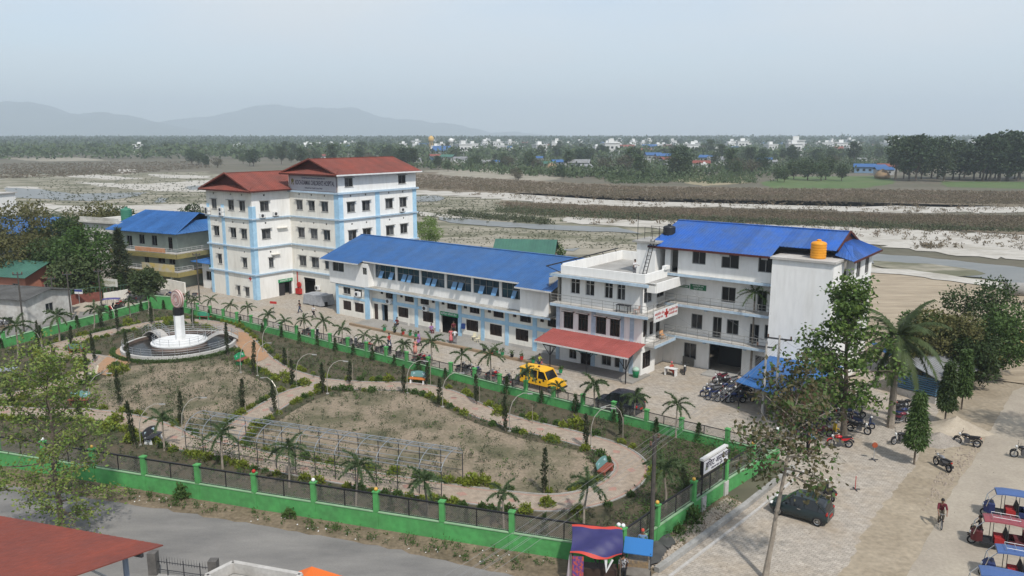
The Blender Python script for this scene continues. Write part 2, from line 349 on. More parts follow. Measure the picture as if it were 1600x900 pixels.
for i, (q, d) in enumerate([([(640, 308), (680, 306), (696, 311), (680, 315), (640, 316)], 'still grey pool right of the red roofed hospital'), ([(684, 340), (740, 344), (830, 351), (960, 356), (1005, 366), (950, 363), (880, 361), (760, 354), (690, 347)], 'narrow stream winding behind the long blue roof'),
        ([(1340, 396), (1430, 402), (1600, 420), (1900, 450), (1900, 520), (1600, 446), (1480, 430), (1360, 412)], 'wide grey stream behind the bright blue roofed building'), ([(880, 391), (905, 388), (900, 393)], 'puddle beside the green roofed shed')]):
    sheet('water', q, .17 + .004 * i, M_WATER, d, edge=(.5, 3), seed=30 + i)
sheet('mud_bank', [(1370, 409), (1480, 416), (1540, 429), (1500, 433), (1440, 428), (1375, 420)], .20, M_MUD, 'muddy olive islet lying in the wide grey stream', edge=(.5, 2.5), seed=11)
sheet('sand', [(1290, 418), (1380, 422), (1480, 438), (1600, 458), (1900, 520), (1900, 760), (1600, 600), (1480, 590), (1280, 540)], .11, mat('bank_tracks', (.37, .305, .22), (.255, .205, .145), .35, .95, stretch=(.3, 2.2, 1), rotz=R(14), fine=.15, fscale=1.5), 'tan vehicle-tracked river bank beyond the palm', edge=(.5, 2.5), seed=12)
sheet('sand', [(1300, 417), (1420, 423), (1600, 449), (1900, 500), (1900, 515), (1600, 458), (1420, 432), (1300, 424)], .215, M_SAND, 'white sand margin along the near side of the stream', edge=(.35, 2), seed=13)
sheet('sand', [(660, 372), (760, 371), (900, 379), (1010, 384), (1020, 396), (900, 400), (700, 395)], .12, M_SANDG, 'grey beige sand flats just behind the long blue roof', edge=(.8, 3), seed=14)
sheet('field', [(1190, 285), (1230, 276), (1390, 275), (1398, 286), (1350, 294), (1200, 295)], .05, M_FIELD, 'bright green crop field beyond the scrub', edge=(.8, 6), seed=15)
sheet('field', [(1470, 284), (1600, 284), (1900, 286), (1900, 296), (1600, 295), (1480, 292)], .05, M_FIELD, 'green crop field before the dark tree row', edge=(.8, 6), seed=16)
sheet('field', [(1050, 283), (1075, 276), (1180, 275), (1176, 286), (1100, 291)], .055, M_FIELDY, 'pale stubble field between the scrub and the village', edge=(.8, 6), seed=17)
sheet('sand', [(660, 267), (760, 264), (880, 278), (860, 283), (720, 278)], .05, M_SANDG, 'sandy field strip beyond the scrub and the pool', edge=(2.5, 8), seed=18)

# --- roads, forecourt, dirt
sheet('dirt', [(1250, 905), (1310, 815), (1390, 727), (1420, 650), (1470, 600), (1560, 540), (2100, 540), (2300, 900), (1800, 1500), (1100, 1300)], .012, M_TAN, 'sandy dirt strip between paved forecourt and concrete road', edge=(.15, .8), seed=40)
sheet('road', [(1415, 905), (1483, 776), (1520, 721), (1561, 649), (1582, 612), (1640, 585), (1980, 640), (2200, 1000), (1700, 1500), (1160, 1400)], .024, M_DUST, 'pale dusty concrete road at the right with rickshaws', edge=(.05, .6), seed=41)
sheet('verge', [(-400, 660), (0, 728), (400, 795), (800, 860), (972, 886), (1132, 772), (1170, 790), (1025, 895), (960, 960), (-100, 960), (-700, 800)], .008, M_VERGE, 'brown littered dirt verge under the green garden wall', edge=(.05, .8), seed=42)
sheet('road', [(-700, 655), (0, 757), (185, 785), (400, 820), (625, 861), (787, 897), (900, 926), (1000, 960), (1060, 1100), (700, 2000), (-2500, 2000), (-2500, 1000)], .02, M_ASPH, 'grey worn asphalt road along the green garden wall', edge=(.07, .7), seed=43)
sheet('plaza', [(930, 965), (1024, 895), (1165, 790), (1235, 733), (1217, 716), (1064, 682), (544, 549), (272, 481), (238, 478), (262, 455), (330, 440), (700, 440), (1000, 520), (1250, 540), (1400, 560), (1462, 600), (1468, 640), (1440, 700), (1431, 727), (1408, 755), (1362, 813), (1308, 905), (1230, 1010), (1060, 1080)], .016, M_PLAZA, 'beige paved hospital forecourt reaching down to the car', edge=(.09, .45), seed=44)
sheet('street', [(-400, 640), (0, 545), (234, 483), (240, 476), (262, 455), (330, 450), (330, 440), (262, 446), (200, 466), (100, 491), (0, 517), (-400, 600)], .014, M_ASPH, 'grey street outside the far green garden wall', edge=(.05, .5), seed=45)
sheet('yard', [(-300, 560), (0, 515), (100, 490), (200, 466), (262, 446), (330, 438), (250, 400), (0, 380), (-400, 400)], .006, M_VERGE, 'littered dirt yards between the small houses and trees', edge=(.1, 1), seed=46)

# --- garden ground and paths
sheet('garden_soil', [(236, 483), (272, 486), (544, 552), (1064, 686), (1212, 718), (1132, 771), (972, 884), (800, 858), (400, 793), (0, 726), (-260, 690), (-330, 640), (0, 546)], .012, M_SOIL, 'dark garden soil with sparse grass inside the green walls')
sheet('flower_bed', [(205, 572), (345, 562), (392, 588), (440, 606), (478, 610), (430, 636), (385, 664), (330, 690), (280, 676), (220, 652), (150, 638), (140, 612), (165, 588)], .018, M_BED, 'tan planted bed between the fountain and lower path', smooth=5)
sheet('flower_bed', [(392, 700), (440, 655), (500, 622), (560, 611), (640, 614), (690, 636), (740, 660), (810, 684), (900, 704), (925, 722), (925, 745), (880, 770), (790, 772), (690, 758), (560, 735)], .018, M_BED, 'tan planted bed enclosed by the looping path', smooth=5)

EDGES = []
def ribbon(name, pts, width, z, label, n=7):
    c = catmull([G(*p) for p in pts], n); m = MB(); Lp, Rp = [], []
    for i, p in enumerate(c):
        d = (c[min(i+1, len(c)-1)] - c[max(i-1, 0)]); d.z = 0; d.normalize(); s = Vector((-d.y, d.x, 0)) * width / 2
        Lp.append(p + s); Rp.append(p - s)
    for i in range(len(c) - 1):
        m.face([Rp[i] + Vector((0, 0, z)), Rp[i+1] + Vector((0, 0, z)), Lp[i+1] + Vector((0, 0, z)), Lp[i] + Vector((0, 0, z))])
    o = m.build(name, M_PATH, label=label, kind='structure')
    for P, s in ((Lp, 1), (Rp, -1)):                     # a pink border line inside each edge and a small concrete kerb outside it
        b = MB(); k = MB()
        for i in range(len(c) - 1):
            d0 = (c[i] - P[i]).normalized(); d1 = (c[i+1] - P[i+1]).normalized(); h = Vector((0, 0, z + .004)); up = Vector((0, 0, z + .05)); g = Vector((0, 0, 0))
            q = [P[i] + d0 * .12 + h, P[i+1] + d1 * .12 + h, P[i+1] + d1 * .24 + h, P[i] + d0 * .24 + h]
            b.face(q if s < 0 else q[::-1])
            a0, a1 = P[i] - d0 * .09, P[i+1] - d1 * .09
            k.face([P[i] + up, P[i+1] + up, a1 + up, a0 + up] if s > 0 else [a0 + up, a1 + up, P[i+1] + up, P[i] + up])
            k.face([a0 + up, a1 + up, a1 + g, a0 + g]); k.face([P[i] + up, P[i] + g, P[i+1] + g, P[i+1] + up])
        b.build('border_line', M_PINK, o); k.build('kerb', CONC, o)
    acc = 0; last = 0                                     # pink diamonds down the middle
    for i in range(1, len(c)):
        acc += (c[i] - c[i-1]).length
        if acc - last > 3.4:
            last = acc; d = (c[i] - c[i-1]).normalized(); s = Vector((-d.y, d.x, 0)); p = c[i] + Vector((0, 0, z + .004))
            MB().face([p - d * .42, p - s * .34, p + d * .42, p + s * .34]).build('paving_diamond', M_PINK, o)
    EDGES.append((Lp, Rp)); return o
ribbon('path', [(345, 700), (420, 722), (560, 748), (690, 768), (790, 781), (870, 786), (935, 774), (978, 750), (985, 724), (950, 700), (885, 681), (815, 664), (760, 647), (722, 629), (690, 615), (640, 605), (565, 603), (495, 597), (440, 581), (408, 562), (392, 545), (374, 528)], 2.3, .034, 'long curving garden path looping round the red bench')
ribbon('path', [(506, 603), (460, 616), (415, 641), (370, 672), (345, 696), (330, 704)], 2.3, .040, 'short garden path crossing towards the arched tunnel')
ribbon('path', [(-60, 640), (40, 646), (130, 648), (200, 658), (250, 673), (290, 692), (350, 706)], 2.3, .046, 'lower garden path passing behind the yellow green tree')
ribbon('path', [(374, 526), (345, 510), (300, 503), (250, 505), (190, 516), (130, 530), (92, 541), (82, 549), (100, 556), (140, 560), (168, 566)], 2.3, .052, 'far garden path curving round behind the fountain')
ribbon('path', [(172, 556), (150, 577), (118, 594), (70, 610), (10, 622), (-60, 640)], 2.3, .058, 'garden path running from fountain towards the left corner')
sheet('path', [(150, 580), (165, 560), (192, 543), (212, 556), (198, 572), (176, 588)], .064, M_RUSTP, 'ochre paved patch at the left of the fountain', smooth=4)
sheet('path', [(362, 520), (392, 523), (412, 540), (420, 556), (400, 566), (376, 556), (372, 540)], .064, M_RUSTP, 'ochre paved patch at the right of the fountain', smooth=4)
# ================================================================ BUILDINGS (each in its own frame: x along the garden side, y away from it)
def lbox(m, ax, fx, inw, a0, a1, d0, d1, z0, z1, mi=0):
    """box on a facade: a along it, d inwards from its face"""
    e0, e1 = sorted((fx + inw * d0, fx + inw * d1))
    return m.box(a0, a1, e0, e1, z0, z1, mi) if ax == 'x' else m.box(e0, e1, a0, a1, z0, z1, mi)
def wall(b, ax, fx, inw, a0, a1, z0, z1, holes=(), m=None, th=.2, name='wall'):
    A = sorted({a0, a1, *[h[0] for h in holes], *[h[1] for h in holes]}); Z = sorted({z0, z1, *[h[2] for h in holes], *[h[3] for h in holes]})
    A = [a for a in A if a0 <= a <= a1]; Z = [z for z in Z if z0 <= z <= z1]
    mb = MB(); P = lambda a, d, z: (a, fx + inw * d, z) if ax == 'x' else (fx + inw * d, a, z)
    for i in range(len(A) - 1):
        for j in range(len(Z) - 1):
            ca, cz = (A[i] + A[i+1]) / 2, (Z[j] + Z[j+1]) / 2
            if any(h[0] < ca < h[1] and h[2] < cz < h[3] for h in holes): continue
            mb.face([P(A[i], 0, Z[j]), P(A[i+1], 0, Z[j]), P(A[i+1], 0, Z[j+1]), P(A[i], 0, Z[j+1])])
    for h in holes:
        x0, x1, y0, y1 = max(h[0], a0), min(h[1], a1), max(h[2], z0), min(h[3], z1)
        for q in (((x0, y0), (x1, y0)), ((x1, y0), (x1, y1)), ((x1, y1), (x0, y1)), ((x0, y1), (x0, y0))):
            mb.face([P(q[0][0], 0, q[0][1]), P(q[1][0], 0, q[1][1]), P(q[1][0], th, q[1][1]), P(q[0][0], th, q[0][1])])
    return mb.build(name, m or W_WALL, b)
def window(b, ax, fx, inw, r, style='slide', shade=True, name='window'):
    a0, a1, z0, z1 = r; w = a1 - a0; h = z1 - z0; m = MB(); t = .07
    fr = {'slide': FR_G, 'brown': FR_BR, 'bars': FR_BR, 'dark': FR_G, 'white': FR_W}[style]
    for q in ((a0, a0 + t, z0, z1), (a1 - t, a1, z0, z1), (a0 + t, a1 - t, z0, z0 + t), (a0 + t, a1 - t, z1 - t, z1)): lbox(m, ax, fx, inw, q[0], q[1], .06, .14, q[2], q[3])
    n = {'slide': 2, 'dark': 2, 'white': 2}.get(style, 3 if w > 1 else 2)
    for i in range(1, n): lbox(m, ax, fx, inw, a0 + w * i / n - .03, a0 + w * i / n + .03, .05, .14, z0 + t, z1 - t)
    if style in ('brown', 'white') and h > 1: lbox(m, ax, fx, inw, a0 + t, a1 - t, .055, .13, z0 + h * .72, z0 + h * .72 + .05)
    if style == 'bars':
        for i in range(1, int(w / .17)): lbox(m, ax, fx, inw, a0 + .17 * i, a0 + .17 * i + .04, .02, .05, z0 + t, z1 - t)
    if style in ('slide',): lbox(m, ax, fx, inw, a0 - .06, a1 + .06, -.05, .05, z0 - .07, z0 - .005)
    if shade: lbox(m, ax, fx, inw, a0 - .14, a1 + .14, -.28, .02, z1 + .03, z1 + .10)
    o = m.build(name, fr, b)
    for i in range(n):
        p = MB(); lbox(p, ax, fx, inw, a0 + w * i / n + .03, a0 + w * (i + 1) / n - .03, .10 if i % 2 else .115, .16, z0 + t, z1 - t)
        p.build('pane', GLASS2 if (style in ('slide', 'white') and random.random() < .42) else GLASS, o)
    return o
def bits(b, name, m, boxes, ax, fx, inw):
    for q in boxes:
        k = MB(); lbox(k, ax, fx, inw, *q); k.build(name, m, b)
def roof_slope(b, eL, eR, rR, rL, m, n, name='roof_sheet', th=.05, rib=.035):
    eL, eR, rR, rL = map(Vector, (eL, eR, rR, rL)); nr = (eR - eL).cross(rL - eL).normalized()
    if nr.z < 0: nr = -nr
    for i in range(n):
        s0, s1 = i / n, (i + 1) / n
        a, c, d, e = eL.lerp(eR, s0), eL.lerp(eR, s1), rL.lerp(rR, s1), rL.lerp(rR, s0)
        k = MB(); o = nr * th
        k.hexa([a, c, d, e, a + o, c + o, d + o, e + o])
        for t in (.0, .33, .66):
            a2, a3 = a.lerp(c, t), a.lerp(c, t + .1); e2, e3 = e.lerp(d, t), e.lerp(d, t + .1); u = nr * (th + rib)
            k.hexa([a2 + o * .9, a3 + o * .9, e3 + o * .9, e2 + o * .9, a2.lerp(a3, .25) + u, a2.lerp(a3, .75) + u, e2.lerp(e3, .75) + u, e2.lerp(e3, .25) + u])
        k.build(name, m, b)
def aircon(b, ax, fx, inw, a, z, w=.85, h=.6):
    m = MB(); lbox(m, ax, fx, inw, a - w/2, a + w/2, -.42, -.08, z, z + h); o = m.build('air_conditioner', WHITE, b)
    g = MB(); c = (a - .1, fx - inw * .425, z + h/2) if ax == 'x' else (fx - inw * .425, a - .1, z + h/2)
    c2 = (c[0], c[1] - inw * .02, c[2]) if ax == 'x' else (c[0] - inw * .02, c[1], c[2])
    g.cyl(c, c2, .23, n=12); g.build('fan_grille', STEEL_D, o)
    k = MB(); lbox(k, ax, fx, inw, a - w/2, a - w/2 + .05, -.45, 0, z - .06, z); lbox(k, ax, fx, inw, a + w/2 - .05, a + w/2, -.45, 0, z - .06, z); k.build('bracket', STEEL_D, o)
def railing(b, pts, h=.95, m=None, name='railing', n_rails=3, step=1.25):
    k = MB(); pts = [Vector(p) for p in pts]
    for a, c in zip(pts, pts[1:]):
        d = c - a; n = max(1, round(d.length / step))
        for i in range(n + 1): p = a + d * (i / n); k.cyl(p, p + Vector((0, 0, h)), .022, n=5)
        for j in range(n_rails): z = Vector((0, 0, h * (1 - j / n_rails))); k.tube([a + z, c + z], .02 if j else .028, 5)
    return k.build(name, m or STEEL, b)
def text(b, s, loc, size, m, rot=(math.pi / 2, 0, 0), align='CENTER', sx=1.0, name='lettering', bold=0.0):
    c = bpy.data.curves.new(name, 'FONT'); c.body = s; c.size = size; c.align_x = align; c.align_y = 'CENTER'; c.extrude = .006; c.offset = bold; c.resolution_u = 2
    t = bpy.data.objects.new('lettering_outline', c); me = bpy.data.meshes.new_from_object(t); bpy.data.objects.remove(t); me.materials.clear(); me.materials.append(m)
    o = link(name, me, b); o.location = loc; o.rotation_euler = rot; o.scale = (sx, 1, 1); return o

# ---------------- tall red-roofed block
T = empty('hospital_tower_block', (-36.3, 111.76, 0), R(-36), label='five storey white hospital block with red hip roofs and sky blue stripes', cat='building')
D1, W2, YB = 6.53, 10.5, 22.2
LV = (3.62, 7.48, 11.56, 15.24)
TL = [(-9.48, -8.25, 12.6, 14.05), (-5.48, -4.13, 12.6, 14.05), (-2.89, -1.54, 12.6, 14.05), (-9.37, -8.05, 8.65, 10.1), (-5.32, -4.0, 8.65, 10.1), (-2.81, -1.49, 8.65, 10.1), (-8.79, -7.86, 4.53, 6.0), (-2.9, -1.86, 4.5, 5.95), (-4.6, -3.87, .3, 1.7), (-2.71, -1.75, .3, 1.7)]
TS = [(1.38, 2.89, 12.57, 14.0), (1.41, 2.92, 8.61, 10.05), (2.34, 3.17, 4.4, 5.86)]
TF = [(1.49, 2.87, 12.55, 13.98), (4.14, 5.48, 12.55, 13.98), (6.86, 8.28, 12.55, 13.98), (1.58, 3.04, 8.54, 10.), (4.32, 5.81, 8.54, 10.), (7.09, 8.47, 8.54, 10.), (1.58, 3.1, 4.35, 5.88), (4.25, 5.84, 4.35, 5.88), (7.08, 8.62, 4.35, 5.88)]
TR = [(7.76, 9.31, 16.05, 17.3), (18.39, 20.0, 16.0, 17.3), (8.04, 9.54, 12.49, 13.94), (10.91, 12.44, 12.49, 13.94), (15.57, 17.12, 12.49, 13.94), (18.53, 20.07, 12.49, 13.94), (8.11, 9.65, 8.5, 9.95), (10.89, 12.47, 8.5, 9.95), (15.55, 17.19, 8.5, 9.95), (18.57, 20.12, 8.5, 9.95)]
def vents(rs, dz=.75, lim=99):
    return [((r[0] + r[1]) / 2 - .14, (r[0] + r[1]) / 2 + .14, r[3] + dz, r[3] + dz + .26) for r in rs if r[3] < lim]
sdoor, gdoor = (3.81, 6.21, -.02, 1.95), (2.28, 4.84, -.02, 2.7)
for ax, fx, inw, a0, a1, z1, wins, extra in (('x', 0, 1, -10.7, 0, 15.45, TL, vents(TL[:8], .7)), ('y', 0, -1, 0, D1, 15.45, TS, [sdoor] + vents(TS, .7)), ('x', D1, 1, 0, W2, 17.75, TF, [gdoor] + vents(TF, .7)), ('y', W2, -1, D1, YB, 17.75, TR, vents(TR[2:], .75))):
    wall(T, ax, fx, inw, a0, a1, 0, z1, wins + extra, W_WALL if ax == 'y' else W_CREAM)  # fronts creamier than white sides: lighting difference partly put into the colour
    for r in wins: window(T, ax, fx, inw, r)
    bits(T, 'vent', DARKV, [(r[0], r[1], .12, .16, r[2], r[3]) for r in extra if r not in (sdoor, gdoor)], ax, fx, inw)
wall(T, 'y', -10.7, 1, 0, 15, 0, 15.45, (), W_CREAM); wall(T, 'x', 15, -1, -10.7, 0, 0, 15.45); wall(T, 'x', YB, -1, 0, W2, 0, 17.75); wall(T, 'y', 0, 1, D1, YB, 15, 17.75)
for z in LV[:3]:
    for q in ((-10.95, .25, -.25, 0, z - .1, z + .1), (-.003, .25, .003, D1 - .25, z - .1, z + .1), (.25, W2 + .25, D1 - .25, D1, z - .1, z + .1), (W2, W2 + .25, D1 + .003, YB + .2, z - .1, z + .1), (-10.95, -10.7, 0, 15, z - .1, z + .1)):
        MB().box(*q).build('ledge', PALEBLUE, T)
for q in ((-.2, W2 + .35, D1 - .35, D1, 15.1, 15.36), (W2, W2 + .35, D1 + .003, YB + .3, 15.1, 15.36)): MB().box(*q).build('ledge', PALEBLUE, T)
for z0, z1 in ((0, LV[0]), *zip(LV, LV[1:])):
    z0 += .1 if z0 else 0; z1 -= .1; zt = z1 - (1.8 if z1 > 15 else 0)
    bits(T, 'pilaster', SKYBLUE, [(-10.7, -10.1, -.06, 0, z0, zt), (-7.2, -6.5, -.06, 0, z0, zt), (-.8, .06, -.06, 0, z0, zt)], 'x', 0, 1)
    bits(T, 'pilaster', SKYBLUE, [(.0, .55, -.06, 0, z0, zt)], 'y', 0, -1)
    if z0 > 5: bits(T, 'pilaster', SKYBLUE, [(W2 - .9, W2 + .06, -.06, 0, z0, z1)], 'x', D1, 1)
    if z0 > 5: bits(T, 'pilaster', SKYBLUE, [(D1, D1 + .75, -.06, 0, z0, z1), (13.5, 14.35, -.06, 0, z0, z1), (21.4, YB, -.06, 0, z0, z1)], 'y', W2, -1)
for q in ((2.2, 4.6, 10.3), (1.0, 3.0, 6.6)): bits(T, 'sun_shade', W_CREAM, [(q[0] + 1.8, q[1] + 1.2, -.4, 0, q[2] - .35, q[2] - .25)], 'y', 0, -1)
for a, z in ((-10.3, 12.2), (-10.3, 11.75), (-6.9, 12.3), (-6.9, 11.7)): aircon(T, 'x', 0, 1, a, z)
for a, z in ((1.5, 11.7), (3.8, 11.8)): aircon(T, 'y', 0, -1, a, z)
aircon(T, 'y', W2, -1, 18.9, 11.85); aircon(T, 'x', D1, 1, 5.6, 1.2)
# ground floor shutter, its green sign, the open doorway
k = MB(); lbox(k, 'y', 0, -1, 3.85, 4.95, .1, .16, 0, 1.9)
for i in range(12): lbox(k, 'y', 0, -1, 3.87, 4.93, .07, .1, .1 + i * .15, .19 + i * .15)
k.build('roller_shutter', STEEL_D, T); k = MB(); lbox(k, 'y', 0, -1, 5.75, 6.15, .1, .15, 0, 1.9); k.build('roller_shutter', STEEL_D, T)
k = MB(); lbox(k, 'y', 0, -1, 3.75, 6.3, -.08, 0, 1.97, 2.42); sg = k.build('door_sign', GREENP, T); text(sg, 'आकस्मिक सेवा', (.085, 5.02, 2.2), .36, WHITE, (math.pi/2, 0, math.pi/2))
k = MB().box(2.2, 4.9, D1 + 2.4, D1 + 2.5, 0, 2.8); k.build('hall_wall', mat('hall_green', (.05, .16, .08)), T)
k = MB().cyl((1.05, D1 - .12, 0), (1.05, D1 - .12, 3.4), .07, n=6); k.box(.9, 1.9, D1 - .5, D1 - .05, .15, .95)
k.cyl((1.5, D1 - .35, 1.5), (1.5, D1 - .15, 1.5), .42, n=14); k.build('fire_hose_reel', REDP, T)
k = MB(); lbox(k, 'x', 0, 1, -1.75, -.85, -.05, 0, 2.7, 3.35); pl = k.build('wall_plate', WHITE, T, label='white plate with a red cross beside the corner stripe')
k = MB(); lbox(k, 'x', 0, 1, -1.62, -.98, -.07, -.052, 2.94, 3.12); lbox(k, 'x', 0, 1, -1.4, -1.2, -.072, -.053, 2.75, 3.3); k.build('red_cross', REDP, pl)
# hospital name board
k = MB(); lbox(k, 'x', D1, 1, .45, 10.35, -.16, -.04, 15.42, 17.5); sb = k.build('name_board', mat('sign_board', (.42, .42, .44), (.36, .36, .39), .6, .5), T, label='long grey name board under the taller red roof')
ink = plain('sign_ink', (.03, .025, .05)); k = MB()
for q in ((.42, 10.38, 15.39, 15.44), (.42, 10.38, 17.48, 17.53), (.42, .47, 15.44, 17.48), (10.33, 10.38, 15.44, 17.48)): lbox(k, 'x', D1, 1, q[0], q[1], -.19, -.15, q[2], q[3])
k.build('board_frame', R_REDG, sb)
text(sb, "KDCH-DAMAK CHILDREN'S HOSPITAL", (5.85, D1 - .17, 16.5), .92, ink, sx=.52, bold=.012)
text(sb, 'Damak Hospital & Research Centre Pvt. Ltd.', (5.6, D1 - .17, 17.2), .34, plain('sign_blue', (.05, .05, .16)), sx=.8); text(sb, 'Beldangi Road, Damak-5, Jhapa, Nepal', (5.6, D1 - .17, 15.8), .3, ink, sx=.8)
k = MB().cyl((1.1, D1 - .175, 16.75), (1.1, D1 - .165, 16.75), .3, n=14).box(.85, 1.0, D1 - .178, D1 - .165, 16.2, 16.5).box(1.2, 1.35, D1 - .178, D1 - .165, 16.15, 16.45); k.build('emblem', plain('emblem_olive', (.16, .15, .05)), sb)
# roofs
def dutch(b, x0, x1, y0, y1, ze, zr, gy, n, white=False):
    xm = (x0 + x1) / 2; yg = y0 + .35
    roof_slope(b, (x1, y0, ze), (x1, y1, ze), (xm, y1, zr), (xm, yg, zr), R_RED, n); roof_slope(b, (x0, y1, ze), (x0, y0, ze), (xm, yg, zr), (xm, y1, zr), R_RED, n)
    MB().face([(x0 + .5, gy, ze + .1), (x1 - .5, gy, ze + .1), (xm, gy, zr - .12)]).build('gable', R_REDG, b)
    roof_slope(b, (x0, y0 - .1, ze - .02), (x1, y0 - .1, ze - .02), (x1 - .9, gy, ze + .62), (x0 + .9, gy, ze + .62), R_RED, 6)
    k = MB(); k.bar((x0, y0, ze + .03), (xm, yg - .05, zr + .05), .12, .2); k.bar((x1, y0, ze + .03), (xm, yg - .05, zr + .05), .12, .2); k.bar((xm, yg, zr + .07), (xm, y1, zr + .07), .3, .05); k.build('verge_trim', R_RED, b)
    k = MB().box(x0 - .03, x1 + .03, y0 - .16, y0 - .08, ze - .18, ze + .02); k.build('fascia', R_REDG, b)
    k = MB().box(x1, x1 + .09, y0 - .1, y1, ze - .16, ze + .03); k.build('fascia', WHITE if white else R_REDG, b)
    MB().box(x0 + .05, x1 - .05, y0 - .05, y1 - .05, ze - .1, ze - .06).build('soffit', R_REDG, b)
    MB().face([(x0, y1, ze), (x1, y1, ze), (xm, y1, zr)]).build('gable', R_REDG, b)
dutch(T, -11.3, .75, -.75, 15.3, 15.5, 17.85, .25, 14); dutch(T, -.75, W2 + .85, D1 - .9, YB + .5, 17.8, 19.85, D1 + .1, 15, True)
# low annex beside it
AX = empty('annex_building', T.location + Matrix.Rotation(R(-36), 3, 'Z') @ Vector((-15.2, 1.4, 0)), R(-36), label='low white annex with blue awning roof left of the tall hospital block', cat='building')
wn = [(.9, 2.6, 1.3, 2.7)]; wall(AX, 'x', 0, 1, 0, 4.35, 0, 4.1, wn); window(AX, 'x', 0, 1, wn[0], 'dark', False); wall(AX, 'y', 0, 1, 0, 9, 0, 4.1); wall(AX, 'x', 9, -1, 0, 4.35, 0, 4.1)
k = MB().box(2.0, 3.7, -.08, 0, 3.25, 3.75); k.build('door_sign', GREENP, AX); roof_slope(AX, (-1.2, -1.2, 4.1), (4.4, -1.2, 4.1), (4.4, 9.2, 4.7), (-1.2, 9.2, 4.7), R_BLUE3, 5)

# ---------------- long blue-roofed main building
M = empty('main_building', (-17.21, 99.26, 0), R(-38), label='long white outpatient building with blue roof and glazed upper gallery', cat='building')
LB = [(-5.81, -4.23, .75, 1.98), (-3.55, -1.84, .75, 1.98), (-5.7, -4.26, 2.85, 3.78), (-3.52, -2.08, 2.85, 3.78)]
LOW = [(3.95, 5.72, 1.05, 2.3), (8.17, 9.91, 1.05, 2.3), (15.12, 16.95, 1.0, 2.3), (18.66, 20.4, 1.0, 2.3), (22.33, 24.09, 1.0, 2.3), (26.07, 27.81, 1.0, 2.3)]
UP = [(1.8, 3.24, 3.15, 4.05), (5.17, 6.7, 3.15, 4.05), (7.84, 9.23, 3.15, 4.05), (12.18, 13.64, 3.15, 4.05), (15.68, 17.15, 3.15, 4.05), (19.19, 20.66, 3.15, 4.05), (22.94, 24.44, 3.15, 4.05), (26.63, 27.78, 3.15, 4.05)]
SM = [(.85, 1.33, 3.55, 4.03), (4.34, 4.81, 3.53, 4.03), (9.7, 10.19, 3.53, 4.03), (11.28, 11.77, 3.53, 4.03), (14.77, 15.28, 3.53, 4.03), (18.36, 18.85, 3.53, 4.03), (21.96, 22.45, 3.53, 4.03), (25.65, 26.17, 3.5, 4.0)]
DR = [(.95, 2.1, -.02, 2.25), (-.45, .3, -.02, 2.15), (11.2, 13.9, -.02, 2.45)]
wall(M, 'x', -.5, 1, -7.1, -.7, 0, 4.3, LB, W_CREAM); wall(M, 'x', 0, 1, -.7, 28, 0, 4.3, LOW + UP + SM + DR, W_CREAM); wall(M, 'y', -7.1, 1, -.5, 12, 0, 4.3); wall(M, 'y', -.7, -1, -.5, 0, 0, 4.3)
wall(M, 'y', 28, -1, 0, 12, 0, 7.2); wall(M, 'x', 12, -1, -8, 28, 0, 7.2)
for i, r in enumerate(LB): window(M, 'x', -.5, 1, r, 'bars' if i < 2 else 'slide', False)
for r in LOW: window(M, 'x', 0, 1, r, 'bars', False)
for r in UP: window(M, 'x', 0, 1, r, 'brown', False)
for r in SM: window(M, 'x', 0, 1, r, 'brown', False, name='small_window')
k = MB(); lbox(k, 'x', 0, 1, -.45, .3, .1, .16, 0, 2.15); k.build('door', FR_BR, M); k = MB(); lbox(k, 'x', 0, 1, .95, 1.3, .1, .16, 0, 2.2); k.build('door', mat('door_blue_grey', (.10, .14, .18)), M)
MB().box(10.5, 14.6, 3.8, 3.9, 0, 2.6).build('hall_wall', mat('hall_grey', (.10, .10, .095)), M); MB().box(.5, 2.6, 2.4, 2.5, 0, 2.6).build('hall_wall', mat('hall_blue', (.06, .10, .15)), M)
k = MB().box(11.15, 14.0, -.1, 0, 2.28, 2.72); sg = k.build('door_sign', GREENP, M); text(sg, 'बहिरङ्ग बिरामी सेवा', (12.5, -.106, 2.5), .34, WHITE)
for q in ((-7.1, -6.6, -.56, -.5, 0, 4.05), (-1.5, -.64, -.56, -.5, 0, 4.05)): MB().box(*q).build('pilaster', SKYBLUE, M)
for a, c in ((3.14, 3.78), (6.87, 7.4), (10.35, 10.9), (13.92, 14.45), (17.4, 17.9), (20.9, 21.4), (24.7, 25.25)): MB().box(a, c, -.07, 0, 0, 4.05).build('pilaster', SKYBLUE, M)
MB().box(-6.6, -1.5, -.55, -.5, 2.3, 2.62).build('band', SKYBLUE, M); MB().box(-6.6, -1.5, -.55, -.5, 3.86, 4.2).build('band', SKYBLUE, M)
xs = [-.64, 3.14, 3.78, 6.87, 7.4, 10.35, 14.45, 17.4, 17.9, 20.9, 21.4, 24.7, 25.25, 28]
for a, c in zip(xs[::2], xs[1::2]): MB().box(a, c, -.055, 0, 2.45, 2.85).build('band', SKYBLUE, M)
for a, c in ((2.2, 5.6), (6, 11.1), (14.5, 28)): MB().box(a, c, -.05, 0, 0, .5).build('plinth', CONC_L, M)
aircon(M, 'x', 0, 1, 2.6, 2.55); aircon(M, 'x', 0, 1, 8.9, 2.5); aircon(M, 'x', -.5, 1, -2.6, 2.9)
k = MB().box(14.6, 15.0, -.3, 0, 1.15, 1.75); k.build('wall_box', plain('box_blue', (.02, .05, .18)), M)
